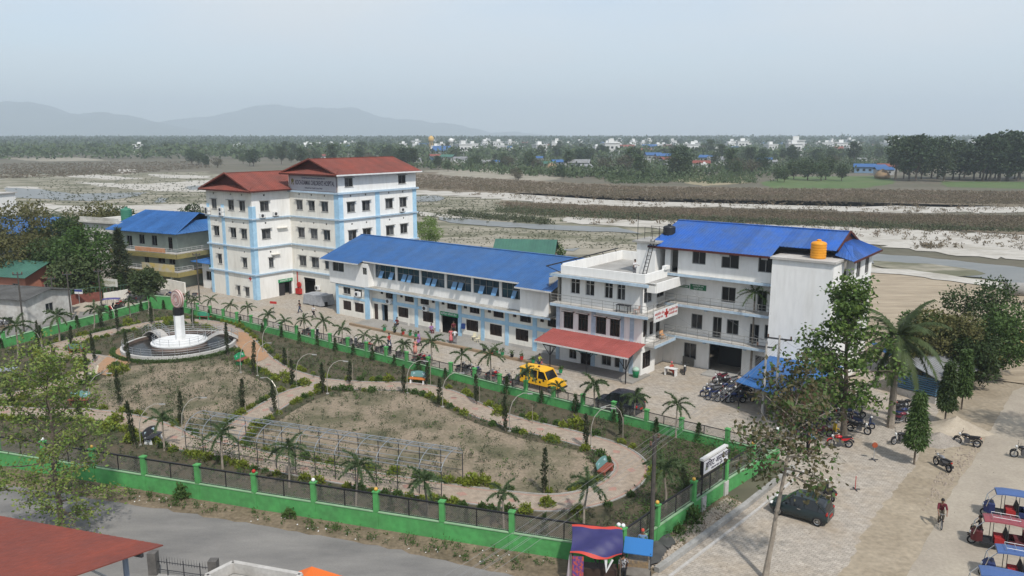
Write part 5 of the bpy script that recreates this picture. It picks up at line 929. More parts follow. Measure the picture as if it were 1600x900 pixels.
# ================================================================ GARDEN WALLS, FOUNTAIN, FURNITURE, POLES, STALLS
def chain_panel(Lp, h, sp=.12, w_=.012):
    m = MB(); n = int((Lp + h) / sp)
    for s in (1, -1):
        for i in range(n):
            a = i * sp - h; x0, z0, x1, z1 = a, 0, a + h, h
            if x0 < 0: z0 -= x0; x0 = 0
            if x1 > Lp: z1 -= x1 - Lp; x1 = Lp
            if x1 - x0 < .05: continue
            if s < 0: z0, z1 = h - z0, h - z1
            m.face([(x0, 0, z0 - w_), (x1, 0, z1 - w_), (x1, 0, z1 + w_), (x0, 0, z0 + w_)])
    return m
def garden_wall(label, pix, hw, hp, step, name='garden_wall', panel=True, balls=None, rail=None, tk=.22, pw=.3):
    P = [G(*q) for q in pix]; root = empty(name, P[0], 0, label=label, cat='wall'); rel = [p - P[0] for p in P]; pm = {}
    for a, b in zip(rel, rel[1:]):
        d = b - a; Ln = d.length; u = d / Ln; s = Vector((-u.y, u.x, 0)); ang = math.atan2(u.y, u.x); n = max(1, round(Ln / step)); st = Ln / n
        MB().box(0, Ln, -tk/2, tk/2, 0, hw).build('wall', GREENW, root, loc=a, rz=ang); MB().box(0, Ln, -tk/2 - .04, tk/2 + .04, hw + .002, hw + .06).build('coping', GREENT, root, loc=a, rz=ang)
        key = round(st, 2); h = hp - hw - .25
        if panel and key not in pm: pm[key] = chain_panel(st - pw, h).mesh('mesh_panel', mat('mesh_wire', (.20, .19, .175), rough=.6, metal=.2))
        for i in range(n + 1):
            p = a + u * st * i
            if i or a is rel[0]:
                po = MB().box(-pw/2, pw/2, -pw/2, pw/2, 0, hp).box(-pw/2 - .04, pw/2 + .04, -pw/2 - .04, pw/2 + .04, hp + .002, hp + .07).build('post', GREENW, root, loc=p, rz=ang)
                if balls: 
                    bm = balls[i % len(balls)]
                    if bm: MB().sph((0, 0, hp + .18), .12, 10, 6).build('ball', bm, po, True)
            if i < n and panel:
                q = p + u * pw/2; link('mesh_panel', pm[key], root, q + Vector((0, 0, hw + .1)), ang); k = MB(); Lq = st - pw
                k.box(0, Lq, -.025, .025, hp - .17, hp - .12).box(0, Lq, -.015, .015, hw + .08, hw + .11).box(Lq/2 - .025, Lq/2 + .025, -.025, .025, hw + .06, hp - .12)
                if rail: k.box(0, Lq, -.05, .05, hp - .12, hp - .08)
                k.build('rail', IRON, root, loc=q, rz=ang)
    return root
garden_wall('green wall with wire mesh between garden and hospital forecourt', [(272, 484), (544, 551), (1064, 685), (1213, 722)], .72, 1.62, 3.0)
garden_wall('green road side wall with tall posts and wire mesh', [(-180, 697), (0, 727), (400, 794), (800, 859), (965, 886)], 1.05, 2.3, 4.35, balls=[None, WHITE, GOLDM, None, None, REDP], rail=True)
garden_wall('green wall with mesh below the hospital gate sign', [(972, 886), (1025, 846), (1132, 771), (1212, 720)], .95, 2.25, 4.2, balls=[WHITE, GOLDM], rail=True)
garden_wall('low green garden wall along the far street', [(-120, 577), (7, 543), (234, 482)], 1.0, 1.75, 6.2, panel=False)
garden_wall('plain high green wall panel at the far garden corner', [(236, 481.5), (270, 484)], 1.75, 1.76, 6, panel=False, pw=.26)
# ---- fountain
FN = empty('fountain', FC, 0, label='round fountain basin with dark water and white centre platform', cat='fountain')
k = MB(); RO, RI = 6.0, 5.72
def ring(k, r0, r1, z0, z1, n=56):
    b = len(k.v)
    for r_, z in ((r0, z0), (r0, z1), (r1, z1), (r1, z0)):
        for j in range(n): a = 2 * math.pi * j / n; k.v.append((r_ * math.cos(a), r_ * math.sin(a), z))
    for i in range(4):
        for j in range(n): k.f.append((b + i * n + j, b + i * n + (j + 1) % n, b + ((i + 1) % 4) * n + (j + 1) % n, b + ((i + 1) % 4) * n + j)); k.m.append(0)
    return k
ring(MB(), RO, RI, 0, .42).build('basin_rim', mat('rim_pale', (.50, .49, .46), (.40, .385, .36), 1.5, ob=True), FN); ring(MB(), RI - .002, RI - .06, .05, .38).build('basin_lining', mat('lining_brown', (.16, .11, .085), (.11, .085, .07), 2), FN); MB().lathe([(RI - .01, .07), (.1, .08)], 48).build('water', mat('fountain_water', (.02, .022, .022), (.045, .04, .035), .8, .2, spec=.25, ob=True), FN)
MB().lathe([(2.9, .09), (2.9, .5), (2.85, .52)], 40).build('platform_base', mat('platform_brown', (.22, .16, .13), (.17, .13, .11), 2, ob=True), FN); MB().lathe([(2.95, .521), (2.95, .66), (2.45, .67), (2.4, .8), (.2, .82)], 40).build('platform', WHITE, FN)
def ring_rail(r_, z0, h, n, skip=()):
    k = MB(); A = [2 * math.pi * i / n for i in range(n)]
    for i, a in enumerate(A):
        if i in skip: continue
        p = Vector((r_ * math.cos(a), r_ * math.sin(a), z0)); k.cyl(p, p + Vector((0, 0, h)), .02, n=5)
        if (i + 1) % n in skip: continue
        b = A[(i + 1) % n]
        for q in (.33, .66, 1.0): k.tube([(r_ * math.cos(a + (b - a + (6.2832 if b < a else 0)) * t), r_ * math.sin(a + (b - a + (6.2832 if b < a else 0)) * t), z0 + h * q) for t in (0, .5, 1)], .016, 4, False)
    return k
ring_rail(5.78, .42, .75, 30, (0, 1, 12, 13)).build('railing', STEEL, FN); ring_rail(2.75, .66, .75, 16).build('railing', STEEL, FN)
for a in (.35, 2.55):
    br = MB(); rl = MB(); u = Vector((math.cos(a), math.sin(a), 0)); s = Vector((-u.y, u.x, 0)); N = 10; pth = [(2.7 + (6.2 - 2.7) * i / N, .5 + .75 * math.sin(math.pi * i / N)) for i in range(N + 1)]
    for (r0, z0), (r1, z1) in zip(pth, pth[1:]): br.hexa([u * r0 - s * .6 + Vector((0, 0, z0 - .1)), u * r1 - s * .6 + Vector((0, 0, z1 - .1)), u * r1 + s * .6 + Vector((0, 0, z1 - .1)), u * r0 + s * .6 + Vector((0, 0, z0 - .1)), u * r0 - s * .6 + Vector((0, 0, z0)), u * r1 - s * .6 + Vector((0, 0, z1)), u * r1 + s * .6 + Vector((0, 0, z1)), u * r0 + s * .6 + Vector((0, 0, z0))])
    for sd in (-.6, .6):
        for h in (.3, .55, .8): rl.tube([u * r_ + s * sd + Vector((0, 0, z + h)) for r_, z in pth], .022, 5)
        for r_, z in pth[::2]: rl.cyl(u * r_ + s * sd + Vector((0, 0, z)), u * r_ + s * sd + Vector((0, 0, z + .8)), .02, n=5)
    b_ = br.build('footbridge', CONC_L, FN); rl.build('bridge_rail', STEEL, b_)
ST = empty('emblem_column', FC + Vector((.1, .1, .82)), R(10), label='white hexagonal column with black band and round red emblem', cat='monument')
MB().lathe([(.62, 0), (.56, .1), (.55, 2.75)], 6).build('shaft', WHITE, ST); MB().lathe([(.58, 2.751), (.58, 3.6)], 6).build('band', BLACK, ST)
u = Vector((-.72, -.69, 0)).normalized(); c0 = Vector((0, 0, 4.55))
dk = MB().cyl(c0 - u * .2, c0 + u * .2, 1.0, n=36).build('disc', mat('disc_pale', (.55, .45, .41), (.48, .38, .35), 2, ob=True), ST); k = MB(); t1 = u.cross(Vector((0, 0, 1)))
k.tube([c0 + u * .215 + (t1 * math.cos(a) + Vector((0, 0, math.sin(a)))) * (.25 + .035 * a) for a in np.linspace(0, 12.5, 60)], .035, 5); k.tube([c0 + u * .21 + (t1 * math.cos(a) + Vector((0, 0, math.sin(a)))) * .92 for a in np.linspace(0, 6.284, 40)], .03, 5); k.build('swirl', plain('swirl_red', (.30, .14, .12)), dk)
k = MB(); k.tube([c0 - u * 0 + (t1 * math.cos(a) + Vector((0, 0, math.sin(a)))) * 1.0 for a in np.linspace(0, 6.284, 40)], .06, 5); k.build('rim', plain('rim_red', (.34, .18, .15)), dk)
MB().lathe([(.5, 0), (.52, .3), (.46, .62), (.42, .64)], 14).build('water_drum', BLACK, loc=G(242, 531) + Vector((0, 0, .08)), label='black drum standing in the fountain water', cat='drum')
# ---- arched tunnel frame
A0, A1, B0, B1 = G(291.5, 709), G(690, 778), G(331, 684), G(723, 747)
PG = empty('arched_tunnel', A0, 0, label='long arched steel tunnel frame over the lower path', cat='pergola'); NA = 14
def arch_pt(t, s, sh=1.8, rise=.8): 
    a, b = (A0.lerp(A1, t) - A0), (B0.lerp(B1, t) - A0)
    return a.lerp(b, .5 - .5 * math.cos(math.pi * s)) + Vector((0, 0, sh + rise * math.sin(math.pi * s)))
for i in range(NA):
    t = i / (NA - 1); k = MB(); a, b = (A0.lerp(A1, t) - A0), (B0.lerp(B1, t) - A0)
    k.tube([a, a + Vector((0, 0, 1.8))], .032, 6); k.tube([b, b + Vector((0, 0, 1.8))], .032, 6); k.build('post_pair', STEEL_D, PG)
    MB().tube([arch_pt(t, s) for s in np.linspace(0, 1, 11)], .024, 6).build('arch', mat('arch_steel', (.25, .275, .30), rough=.5, metal=.3), PG)
k = MB()
for s in (0, .1, .2, .35, .5, .65, .8, .9, 1): k.tube([arch_pt(0, s), arch_pt(1, s)], .02 if s not in (0, 1) else .028, 5)
k.build('purlin', MATS['arch_steel'], PG); k = MB()
for z in (.6, 1.3):
    k.tube([Vector((0, 0, z)), A1 - A0 + Vector((0, 0, z))], .02, 5); k.tube([B0 - A0 + Vector((0, 0, z)), B1 - A0 + Vector((0, 0, z))], .02, 5)
k.build('side_rail', STEEL_D, PG)
r = np.random.default_rng(77); P = []
for i in range(120): t = r.random(); b_ = A0.lerp(A1, t); z = .4 + 1.3 * r.random(); u_ = r.normal(0, 1, (26, 3)); P.append(np.array([b_.x, b_.y + .1, z]) + u_ * np.array([.35, .2, .3]))
V, F = leaf_arrays(np.concatenate(P), .14, r, 0, .5); tag(link('vines', npmesh('vines', V, F, [LF['mid']])), label='climbing vines growing up the arched tunnel posts', kind='stuff')
# ---- curved garden lamps
LM = empty('garden_lamp'); pth = [(0, 0, 0), (0, 0, 1.2), (.05, 0, 1.8), (.25, 0, 2.4), (.65, 0, 2.85), (1.15, 0, 3.05), (1.6, 0, 3.0)]
MB().tube(pth, [.036, .036, .034, .03, .027, .024, .022], 6).build('pole', mat('lamp_steel', (.40, .375, .33), rough=.35, metal=.3), LM); MB().hexa([(1.5, -.09, 2.94), (1.95, -.09, 2.88), (1.95, .09, 2.88), (1.5, .09, 2.94), (1.52, -.06, 3.02), (1.95, -.06, 2.94), (1.95, .06, 2.94), (1.52, .06, 3.02)]).build('lamp_head', FR_G, LM); MB().cyl((0, 0, 0), (0, 0, .08), .14, n=8).build('base', CONC, LM)
LMP = Proto(LM)
lst = [(62, 556, 200), (178, 515, 150), (298, 512, -40), (372, 583, 40), (398, 588, 60), (407, 551, 20), (459, 604, 15), (431, 648, 150), (507, 616, 15), (632, 615, 10), (687, 637, 15), (791, 675, 20), (918, 700, 15), (135, 640, 30), (214, 697, 35), (968, 690, 200), (280, 684, 30)]
lst.sort()
for i, (px, py, a) in enumerate(lst): LMP.put(G(px, py) + Vector((.25, .1, 0)), R(a), 1.0, '{} curved steel garden lamp counted from the left'.format(ORD[i]), 'curved garden lamps', 'lamp')
# bare planting stakes
SK = empty('planting_stake'); MB().tube([(0, 0, 0), (.02, 0, 1.0), (.0, .02, 2.0)], [.035, .032, .028], 5).build('stake', BARK_L, SK); SKP = Proto(SK)
for i, (px, py) in enumerate(sorted([(238, 507), (446, 571), (547, 601), (668, 602), (826, 662), (967, 689), (851, 770), (744, 632), (63, 545), (322, 510)])): SKP.put(G(px, py) + Vector((.3, -.1, 0)), i, random.uniform(.8, 1.15), '{} bare wooden planting stake counted from the left'.format(ORD[i]), 'planting stakes', 'stake')
# ---- benches
def bench(px, py, ang, sm, bmat, lm_, label):
    b = empty('park_bench', G(px, py) + Vector((0, 0, .035)), R(ang), label=label, cat='bench'); k = MB()
    for x in (-.65, .65):
        q = [(-.06, -.32, 0), (.06, -.32, 0), (.06, .3, 0), (-.06, .3, 0), (-.05, -.22, .42), (.05, -.22, .42), (.05, .26, .42), (-.05, .26, .42)]; MB().hexa([(x + a, c, z) for a, c, z in q]).build('leg', lm_, b); MB().bar((x, .24, .42), (x, .4, .95), .09).build('back_support', lm_, b)
    for j in range(3): MB().box(-.85, .85, -.3 + j * .2, -.13 + j * .2, .42, .48).build('seat_slat', sm, b)
    k = MB(); N = 8; pr = [(-.85 + 1.7 * i / N, .95 + .16 * math.sin(math.pi * i / N)) for i in range(N + 1)]
    for (x0, z0), (x1, z1) in zip(pr, pr[1:]): k.hexa([(x0, .22, .55), (x1, .22, .55), (x1, .27, .55), (x0, .27, .55), (x0, .34, z0), (x1, .34, z1), (x1, .39, z1), (x0, .39, z0)])
    o = k.build('backrest', bmat, b); MB().hexa([(-.6, .262, .72), (.6, .262, .72), (.6, .272, .72), (-.6, .272, .72), (-.6, .30, .9), (.6, .30, .9), (.6, .31, .9), (-.6, .31, .9)]).build('painted_panel', mat('panel_pale', (.40, .52, .56)), o)
bench(120, 552, 175, BROWNP, TEAL, BROWNP, 'teal backed brown bench in the far left path bend'); bench(124, 632, 0, BROWNP, TEAL, BROWNP, 'teal backed bench seen through the yellow green tree'); bench(321, 500, 165, BROWNP, mat('bench_green', (.06, .32, .20)), GREENP, 'green backed bench on the far path behind the fountain')
bench(379, 568, 75, BROWNP, GREENP, GREENP, 'green bench seen from its side right of the fountain'); bench(653, 599, -18, ORANGE, TEAL, WHITE, 'orange seated bench with painted back along the upper path'); bench(946, 741, 60, BROWNP, TEAL, BROWNP, 'red brown bench with teal back inside the path loop'); bench(240, 690, 80, STEEL_D, STEEL_D, WHITE, 'dark grey bench at the lower path beside the palm')
k = empty('lounge_seat', G(141, 590) + Vector((0, 0, .05)), R(30), label='cream plastic seat beside the golden shrubs', cat='seat'); CRM = plain('cream_plastic', (.60, .55, .40)); MB().box(-.6, .6, -.3, .3, .3, .4).build('seat', CRM, k); MB().hexa([(.4, -.3, .4), (.6, -.3, .4), (.6, .3, .4), (.4, .3, .4), (.7, -.3, 1.0), (.8, -.3, 1.0), (.8, .3, 1.0), (.7, .3, 1.0)]).build('backrest', CRM, k)
for x in (-.5, .5):
    for y in (-.25, .25): MB().box(x - .04, x + .04, y - .04, y + .04, 0, .3).build('leg', CRM, k)
# ---- bins, pots, chairs, table along the building
def chair(p, rz, m, label):
    c = empty('plastic_chair', p, rz, label=label, cat='chair'); MB().box(-.22, .22, -.22, .22, .42, .46).build('seat', m, c); MB().hexa([(-.22, .2, .46), (.22, .2, .46), (.22, .24, .46), (-.22, .24, .46), (-.2, .28, .85), (.2, .28, .85), (.2, .32, .85), (-.2, .32, .85)]).build('backrest', m, c)
    for x in (-.19, .19):
        for y in (-.19, .19): MB().box(x - .025, x + .025, y - .025, y + .025, 0, .42).build('leg', m, c)
chair(G(740, 534) + Vector((0, 0, .16)), R(-30), CRM, 'left one of two cream chairs by the outpatient wall'); chair(G(746, 537) + Vector((0, 0, .16)), R(-50), CRM, 'right one of two cream chairs by the outpatient wall')
Dm = D.matrix_basis if False else Matrix.Translation(D.location) @ Matrix.Rotation(R(-37.5), 4, 'Z'); Bm = Matrix.Translation(B.location) @ Matrix.Rotation(R(-37.5), 4, 'Z')
chair(Dm @ Vector((-.4, -.4, 6.3)), R(-120), plain('pink_plastic', (.45, .30, .25)), 'pinkish chair on the upper balcony corner'); chair(Dm @ Vector((.4, 3.6, 3.15)), R(20), plain('orange_plastic', (.50, .28, .14)), 'tan chair on the lower balcony below the red cross board')
t = empty('balcony_table', Dm @ Vector((-1.8, -.45, 6.3)), R(-37), label='dark table on the upper balcony', cat='table'); MB().box(-.7, .7, -.3, .3, .68, .73).build('table_top', IRON, t)
for x in (-.6, .6):
    for y in (-.25, .25): MB().box(x - .03, x + .03, y - .03, y + .03, 0, .68).build('leg', IRON, t)
t = empty('waste_bin', Dm @ Vector((-.1, -.75, .16)), 0, label='green dustbin with pale dome lid beside the canopy post', cat='bin'); MB().lathe([(.26, 0), (.34, .62), (.35, .66)], 16).build('body', GREENP, t, True); MB().lathe([(.36, .67), (.34, .85), (.2, 1.0), (.05, 1.04)], 16).build('lid', mat('lid_pale', (.35, .48, .40)), t, True)
for i, (px, py) in enumerate([(601, 520), (617, 523), (630, 526), (641, 528), (650, 530), (757, 553), (768, 556), (776, 557), (785, 559), (800, 562), (815, 566), (833, 571), (876, 587)]):
    c = empty('flower_pot', G(px, py) + Vector((0, 0, .28)), i, label='{} potted plant counted from the left along the raised walk'.format(ORD[i]), cat='potted plant', group='potted plants along the raised walk'); MB().lathe([(.14, 0), (.2, .3), (.22, .32)], 10).build('pot', (GREENP, BLACK, REDP, GREENP)[i % 4], c)
    r = np.random.default_rng(i); u_ = r.normal(0, 1, (60, 3)); u_[:, 2] = abs(u_[:, 2]); V, F = leaf_arrays(u_ * np.array([.12, .12, .2]) + [0, 0, .33], .2, r, .6, .4); link('plant', npmesh('plant', V, F, [LF['mid']]), c)
t = empty('notice_table', Dm @ Vector((2.1, 2.3, 0)), R(-37), label='white counter table where the person in red sits', cat='table'); MB().box(-.6, .6, -.3, .3, .72, .78).build('table_top', WHITE, t); MB().box(-.55, -.5, -.28, .28, 0, .72).build('leg', WHITE, t); MB().box(.5, .55, -.28, .28, 0, .72).build('leg', WHITE, t)
MB().box(0, 1.2, 0, .06, 0, 1.0).box(.1, 1.1, -.01, 0, .1, .9).build('old_panel', mat('panel_grey', (.14, .135, .125), (.1, .1, .09), 2, ob=True), loc=Bm @ Vector((1.4, -.25, 0)), rz=R(-37.5), label='grey panel leaning on the wall behind the lone motorcycle', cat='panel')
# generator under a silver cover
t = empty('covered_generator', G(498, 476), R(-36), label='bulky equipment under a silver grey cover near the tall block', cat='generator'); k = MB(); rr_ = random.Random(3); nx, ny = 9, 6
for i in range(nx):
    for j in range(ny):
        pass
top = [[(-1.9 + 3.8 * i / (nx-1), -1.0 + 2.0 * j / (ny-1), 1.5 + rr_.uniform(-.08, .1)) for j in range(ny)] for i in range(nx)]
for i in range(nx - 1):
    for j in range(ny - 1): k.face([top[i][j], top[i+1][j], top[i+1][j+1], top[i][j+1]])
edge = [top[i][0] for i in range(nx)] + [top[-1][j] for j in range(1, ny)] + [top[i][-1] for i in range(nx - 2, -1, -1)] + [top[0][j] for j in range(ny - 2, 0, -1)]
low = [(x * (1.05 + .05 * rr_.random()), y * (1.05 + .09 * rr_.random()), .12 + .1 * rr_.random()) for x, y, z in edge]
for i in range(len(edge)): j = (i + 1) % len(edge); k.face([low[i], low[j], edge[j], edge[i]])
k.build('cover', mat('cover_silver', (.42, .43, .45), (.30, .31, .33), 2.5, .35, metal=.3, ob=True), t); MB().box(1.5, 2.1, -.7, -.2, 0, .7).build('control_box', BLACK, t); MB().box(-1.8, 1.8, -.9, .9, 0, .2).build('skid', STEEL_D, t)
k = empty('red_white_board', G(428, 492), R(-20), label='small red and white direction board on a pole near the tall block', cat='sign'); MB().cyl((0, 0, 0), (0, 0, 1.9), .03, n=6).build('pole', STEEL, k); MB().box(-.5, .5, -.03, .03, 1.5, 1.8).build('board', REDP, k)
# ---- signs
SGN = empty('gate_sign', G(1094, 797), math.atan2((G(1132, 771) - G(1025, 846)).y, (G(1132, 771) - G(1025, 846)).x), label='white lightbox gate sign with dark writing above the green wall', cat='sign')
MB().box(-.05, 3.2, -.1, .1, 2.35, 3.25).build('box', BLACK, SGN); fc = MB().box(.0, 3.16, -.13, -.1, 2.39, 3.21).build('face', mat('sign_white', (.62, .62, .64), rough=.4), SGN); MB().box(-.05, 3.2, -.12, .16, 3.26, 3.4).build('top_cover', FR_W, SGN)
text(fc, 'विराट अस्पताल', (1.85, -.136, 2.88), .56, ink, bold=.008); text(fc, 'बिराटनगर मार्ग, दमक-५', (1.75, -.136, 2.52), .18, ink); MB().face([(.15, -.136, 2.6), (.5, -.136, 2.6), (.42, -.136, 2.85), (.32, -.136, 3.05), (.22, -.136, 2.85)]).build('emblem', plain('emblem_grey', (.2, .22, .16)), fc)
for x in (.05, 3.05): MB().cyl((x, 0, .9), (x, 0, 2.35), .06, n=8).build('post', IRON, SGN); MB().box(x - .25, x + .25, -.25, .25, 0, .95).build('footing', CONC_L, SGN)
k = empty('school_sign', G(174, 468), R(-18), label='white school signboard between the clipped cone shrubs', cat='sign'); MB().box(-1.35, 1.35, -.05, .05, 1.9, 3.0).build('board', mat('board_white', (.55, .54, .5), (.45, .43, .36), 1.5, ob=True), k); MB().cyl((-1.1, 0.1, 0), (-1.1, .1, 2), .05, n=6).build('post', STEEL_D, k); MB().cyl((1.1, .1, 0), (1.1, .1, 2), .05, n=6).build('post', STEEL_D, k); text(k, 'विद्यालय', (0, -.056, 2.45), .6, plain('ink_olive', (.2, .19, .08)))
k = empty('street_sign', G(125, 478), R(-10), label='blue and white street sign beside the dirt heap', cat='sign'); MB().cyl((0, 0, 0), (0, 0, 2.2), .05, n=6).build('pole', STEEL, k); MB().box(-.6, .6, -.04, .04, 1.7, 2.3).build('board', WHITE, k); MB().box(-.6, .6, -.045, -.041, 2.0, 2.3).build('band', plain('sign_navy', (.03, .05, .2)), k)
# ---- walls across the street, left
def low_wall(label, pix, h, m, rail=False, name='boundary_wall'):
    P = [G(*q) for q in pix]; b = empty(name, P[0], 0, label=label, cat='wall')
    for a, c in zip(P, P[1:]):
        d = c - a; an = math.atan2(d.y, d.x); MB().box(0, d.length, -.1, .1, 0, h).build('wall', m, b, loc=a - P[0], rz=an)
        if rail:
            k = MB(); n = int(d.length / .5)
            for i in range(n): k.cyl((i * .5, 0, h), (i * .5, 0, h + .75), .025, n=4)
            k.box(0, d.length, -.02, .02, h + .7, h + .75); k.build('fence', plain('fence_green', (.09, .17, .13)), b, loc=a - P[0], rz=an)
low_wall('cream wall with green railing before the school', [(163, 472), (205, 465), (240, 455), (262, 451)], 1.3, W_CREAM, True); low_wall('red brick wall with green railing behind the street sign', [(88, 480), (160, 472)], 1.5, BRICKR, True); low_wall('pale wall beside the school gate', [(262, 452), (290, 458)], 1.6, W_CREAM)
# ---- poles and wires
def pole(px, py, yt, m, label, r0=.13, arms=(), name='utility_pole'):
    p = G(px, py); h = height_of(px, py, yt); b = empty(name, p, 0, label=label, cat='pole'); MB().tube([(0, 0, 0), (0, 0, h)], [r0, r0 * .7], 8).build('shaft', m, b)
    for z, w_, a in arms:
        k = MB(); d = Vector((math.cos(R(a)), math.sin(R(a)), 0)); k.bar(-d * w_ + Vector((0, 0, h - z)), d * w_ + Vector((0, 0, h - z)), .1, .12)
        o = k.build('cross_arm', STEEL_D, b)
        for t_ in (-.9, 0, .9): MB().lathe([(.06, 0), (.09, .08), (.05, .12), (.08, .2), (.03, .26)], 8, tuple(d * w_ * t_ + Vector((0, 0, h - z + .06)))).build('insulator', plain('porcelain', (.12, .07, .05), .3), o)
    return p + Vector((0, 0, h))
W0 = pole(1017, 862, 681, mat('pole_dark', (.085, .075, .065), (.05, .045, .04), 3, ob=True), 'dark utility pole inside the garden corner above the stall', .15, [(.4, .7, 60)])
T1 = pole(1191, 650, 533, CONC_L, 'left concrete pole of the pair before the blue shed', .13, [(.5, .8, -30)]); T2 = pole(1210, 655, 524, CONC_L, 'right concrete pole of the pair before the blue shed', .13, [(.3, 1.0, -30), (3.0, .5, -30)]); T3 = pole(1255, 642, 548, CONC_L, 'single concrete pole in front of the blank tower', .1)
for i, (px, py, yt, lb) in enumerate(((112, 500, 425, 'dark pole beside the dirt heap'), (38, 520, 425, 'dark pole in front of the white cottage'), (86, 492, 432, 'dark pole by the rust roofed shed'), (160, 492, 420, 'dark pole next to the school signboard'), (1585, 545, 470, 'grey pole by the orange sand heap'), (312, 470, 395, 'dark pole in front of the school corner'))): pole(px, py, yt, mat('pole_dark', (.085, .075, .065)), lb, .11, [(.3, .5, 20)])
E1 = Vector((-9.5, 20.5, 6.2)); WR = mat('wire', (.20, .20, .20), rough=.5)
def wire(a, b, sag, label, i):
    a, b = Vector(a), Vector(b); pts = [a.lerp(b, t) - Vector((0, 0, sag * 4 * t * (1 - t))) for t in np.linspace(0, 1, 13)]; MB().tube(pts, .008, 4, False).build('overhead_wire', WR, label=label, cat='wire', group='overhead wires')
for i in range(6):
    o = Vector((.28 * (i - 2.5), .15 * (i - 2.5), -.25 - .18 * (i % 3))); wire(T2 + o * .7 - Vector((0, 0, .2)), W0 + o, .35, '{} overhead wire from the concrete pole pair to dark pole'.format(ORD[i]), i); wire(W0 + o, E1 + o * 1.6, .5, '{} overhead wire from the dark pole towards the asphalt road'.format(ORD[i]), i)
wire(T1, Bm @ Vector((1, -1.4, 9.2)), .5, 'thin wire from the concrete poles up to the balconies', 0); wire(T3, T2, .3, 'thin wire between the concrete poles and the single pole', 0); wire(T1 - Vector((0, 0, 1)), Dm @ Vector((1.2, 4.5, 5.6)), .6, 'thin wire from the concrete poles to the red cross board', 0)
# ---- forecourt kerb, rubble, sand heaps
kp = [G(x, y) for x, y in ((1022, 893), (1095, 840), (1163, 790), (1236, 732))]
for j, (lb, off, wd, h, m) in enumerate((('concrete drain kerb along the rubble verge', 0, .32, .3, CONC), ('low outer kerb of the paved forecourt', .85, .16, .12, CONC_L))):
    k = MB(); 
    for a, b in zip(kp, kp[1:]): d = (b - a).normalized(); s = Vector((d.y, -d.x, 0)); q = [a + s * off, b + s * off, b + s * (off + wd), a + s * (off + wd)]; k.hexa([*q, *[v + Vector((0, 0, h)) for v in q]])
    k.build('kerb', m, label=lb, kind='structure')
def rubble(name, pix, n, s, m, label, seed):
    poly = [G(*q) for q in pix]; r = random.Random(seed); k = MB(); xs_ = [p.x for p in poly]; ys_ = [p.y for p in poly]
    while n:
        x, y = r.uniform(min(xs_), max(xs_)), r.uniform(min(ys_), max(ys_))
        if not inside((x, y), poly): continue
        n -= 1; q = s * r.uniform(.4, 1.3); a = r.random() * 6; c, si_ = math.cos(a) * q, math.sin(a) * q; h = q * r.uniform(.3, .9); k.hexa([(x - c, y - si_, 0), (x + si_, y - c, 0), (x + c, y + si_, 0), (x - si_, y + c, 0), (x - c * .6, y - si_ * .5, h), (x + si_ * .7, y - c * .5, h * .9), (x + c * .5, y + si_ * .7, h), (x - si_ * .6, y + c * .6, h * .8)])
    k.build(name, m, label=label, kind='stuff')
RUB = mat('rubble', (.34, .28, .22), (.24, .20, .16), 2, .9)
rubble('rubble', [(1040, 850), (1135, 778), (1162, 789), (1025, 890), (1005, 885)], 1100, .10, mat('rubble_pale', (.44, .38, .31), (.32, .27, .22), 2, .9), 'broken stones on the verge between green wall and kerb', 1); rubble('rubble', [(1480, 770), (1520, 720), (1530, 690), (1500, 700), (1460, 750), (1440, 800)], 420, .09, RUB, 'small stones along the edge of the concrete road', 2); rubble('rubble', [(0, 500), (70, 500), (130, 490), (120, 478), (60, 490), (0, 505)], 160, .2, RUB, 'rubbish and stones before the white cottage', 3)
rubble('litter', [(0, 735), (400, 800), (800, 865), (890, 878), (790, 894), (600, 852), (400, 816), (185, 782), (0, 752)], 70, .05, WHITE, 'scraps of white litter on the dirt verge', 4); rubble('rubble', [(0, 735), (400, 800), (800, 865), (890, 878), (790, 894), (600, 852), (400, 816), (185, 782), (0, 752)], 600, .06, M_VERGE, 'small clods of earth on the dirt verge', 5); rubble('litter', [(1240, 900), (1300, 780), (1420, 700), (1450, 640), (1380, 620), (1330, 700), (1200, 830), (1100, 900)], 60, .04, mat('dry_leaf', (.10, .075, .05)), 'fallen leaves scattered over the pavers', 6)
rubble('litter', [(1440, 890), (1500, 760), (1560, 660), (1600, 640), (1600, 900)], 40, .05, mat('dry_leaf', (.10, .075, .05)), 'dark droppings and leaves on the concrete road', 7)
def heap(px, py, rx, ry, h, m, label, seed, rz=0.0):
    r = np.random.default_rng(seed); n, ns = 26, 9; k = MB(); ph = r.random(5) * 6
    for i in range(ns + 1):
        t = i / ns
        for j in range(n): a = 6.2832 * j / n; w_ = 1 + .12 * math.sin(3 * a + ph[0]) + .07 * math.sin(7 * a + ph[1]); k.v.append((rx * t * w_ * math.cos(a), ry * t * w_ * math.sin(a), h * (1 - t) ** 1.15 + r.normal(0, .03) * h * (t < .98) - (.02 if i == ns else 0)))
    for i in range(ns):
        for j in range(n): a, b = i * n + j, i * n + (j + 1) % n; k.f.append((a, a + n, b + n, b)); k.m.append(0)
    k.build('sand_heap', m, None, True, loc=G(px, py), rz=rz, label=label, cat='sand heap')
SND = mat('heap_sand', (.40, .345, .27), (.33, .28, .215), .9, .95, fine=.1, fscale=8, bump=.3, bscale=8)
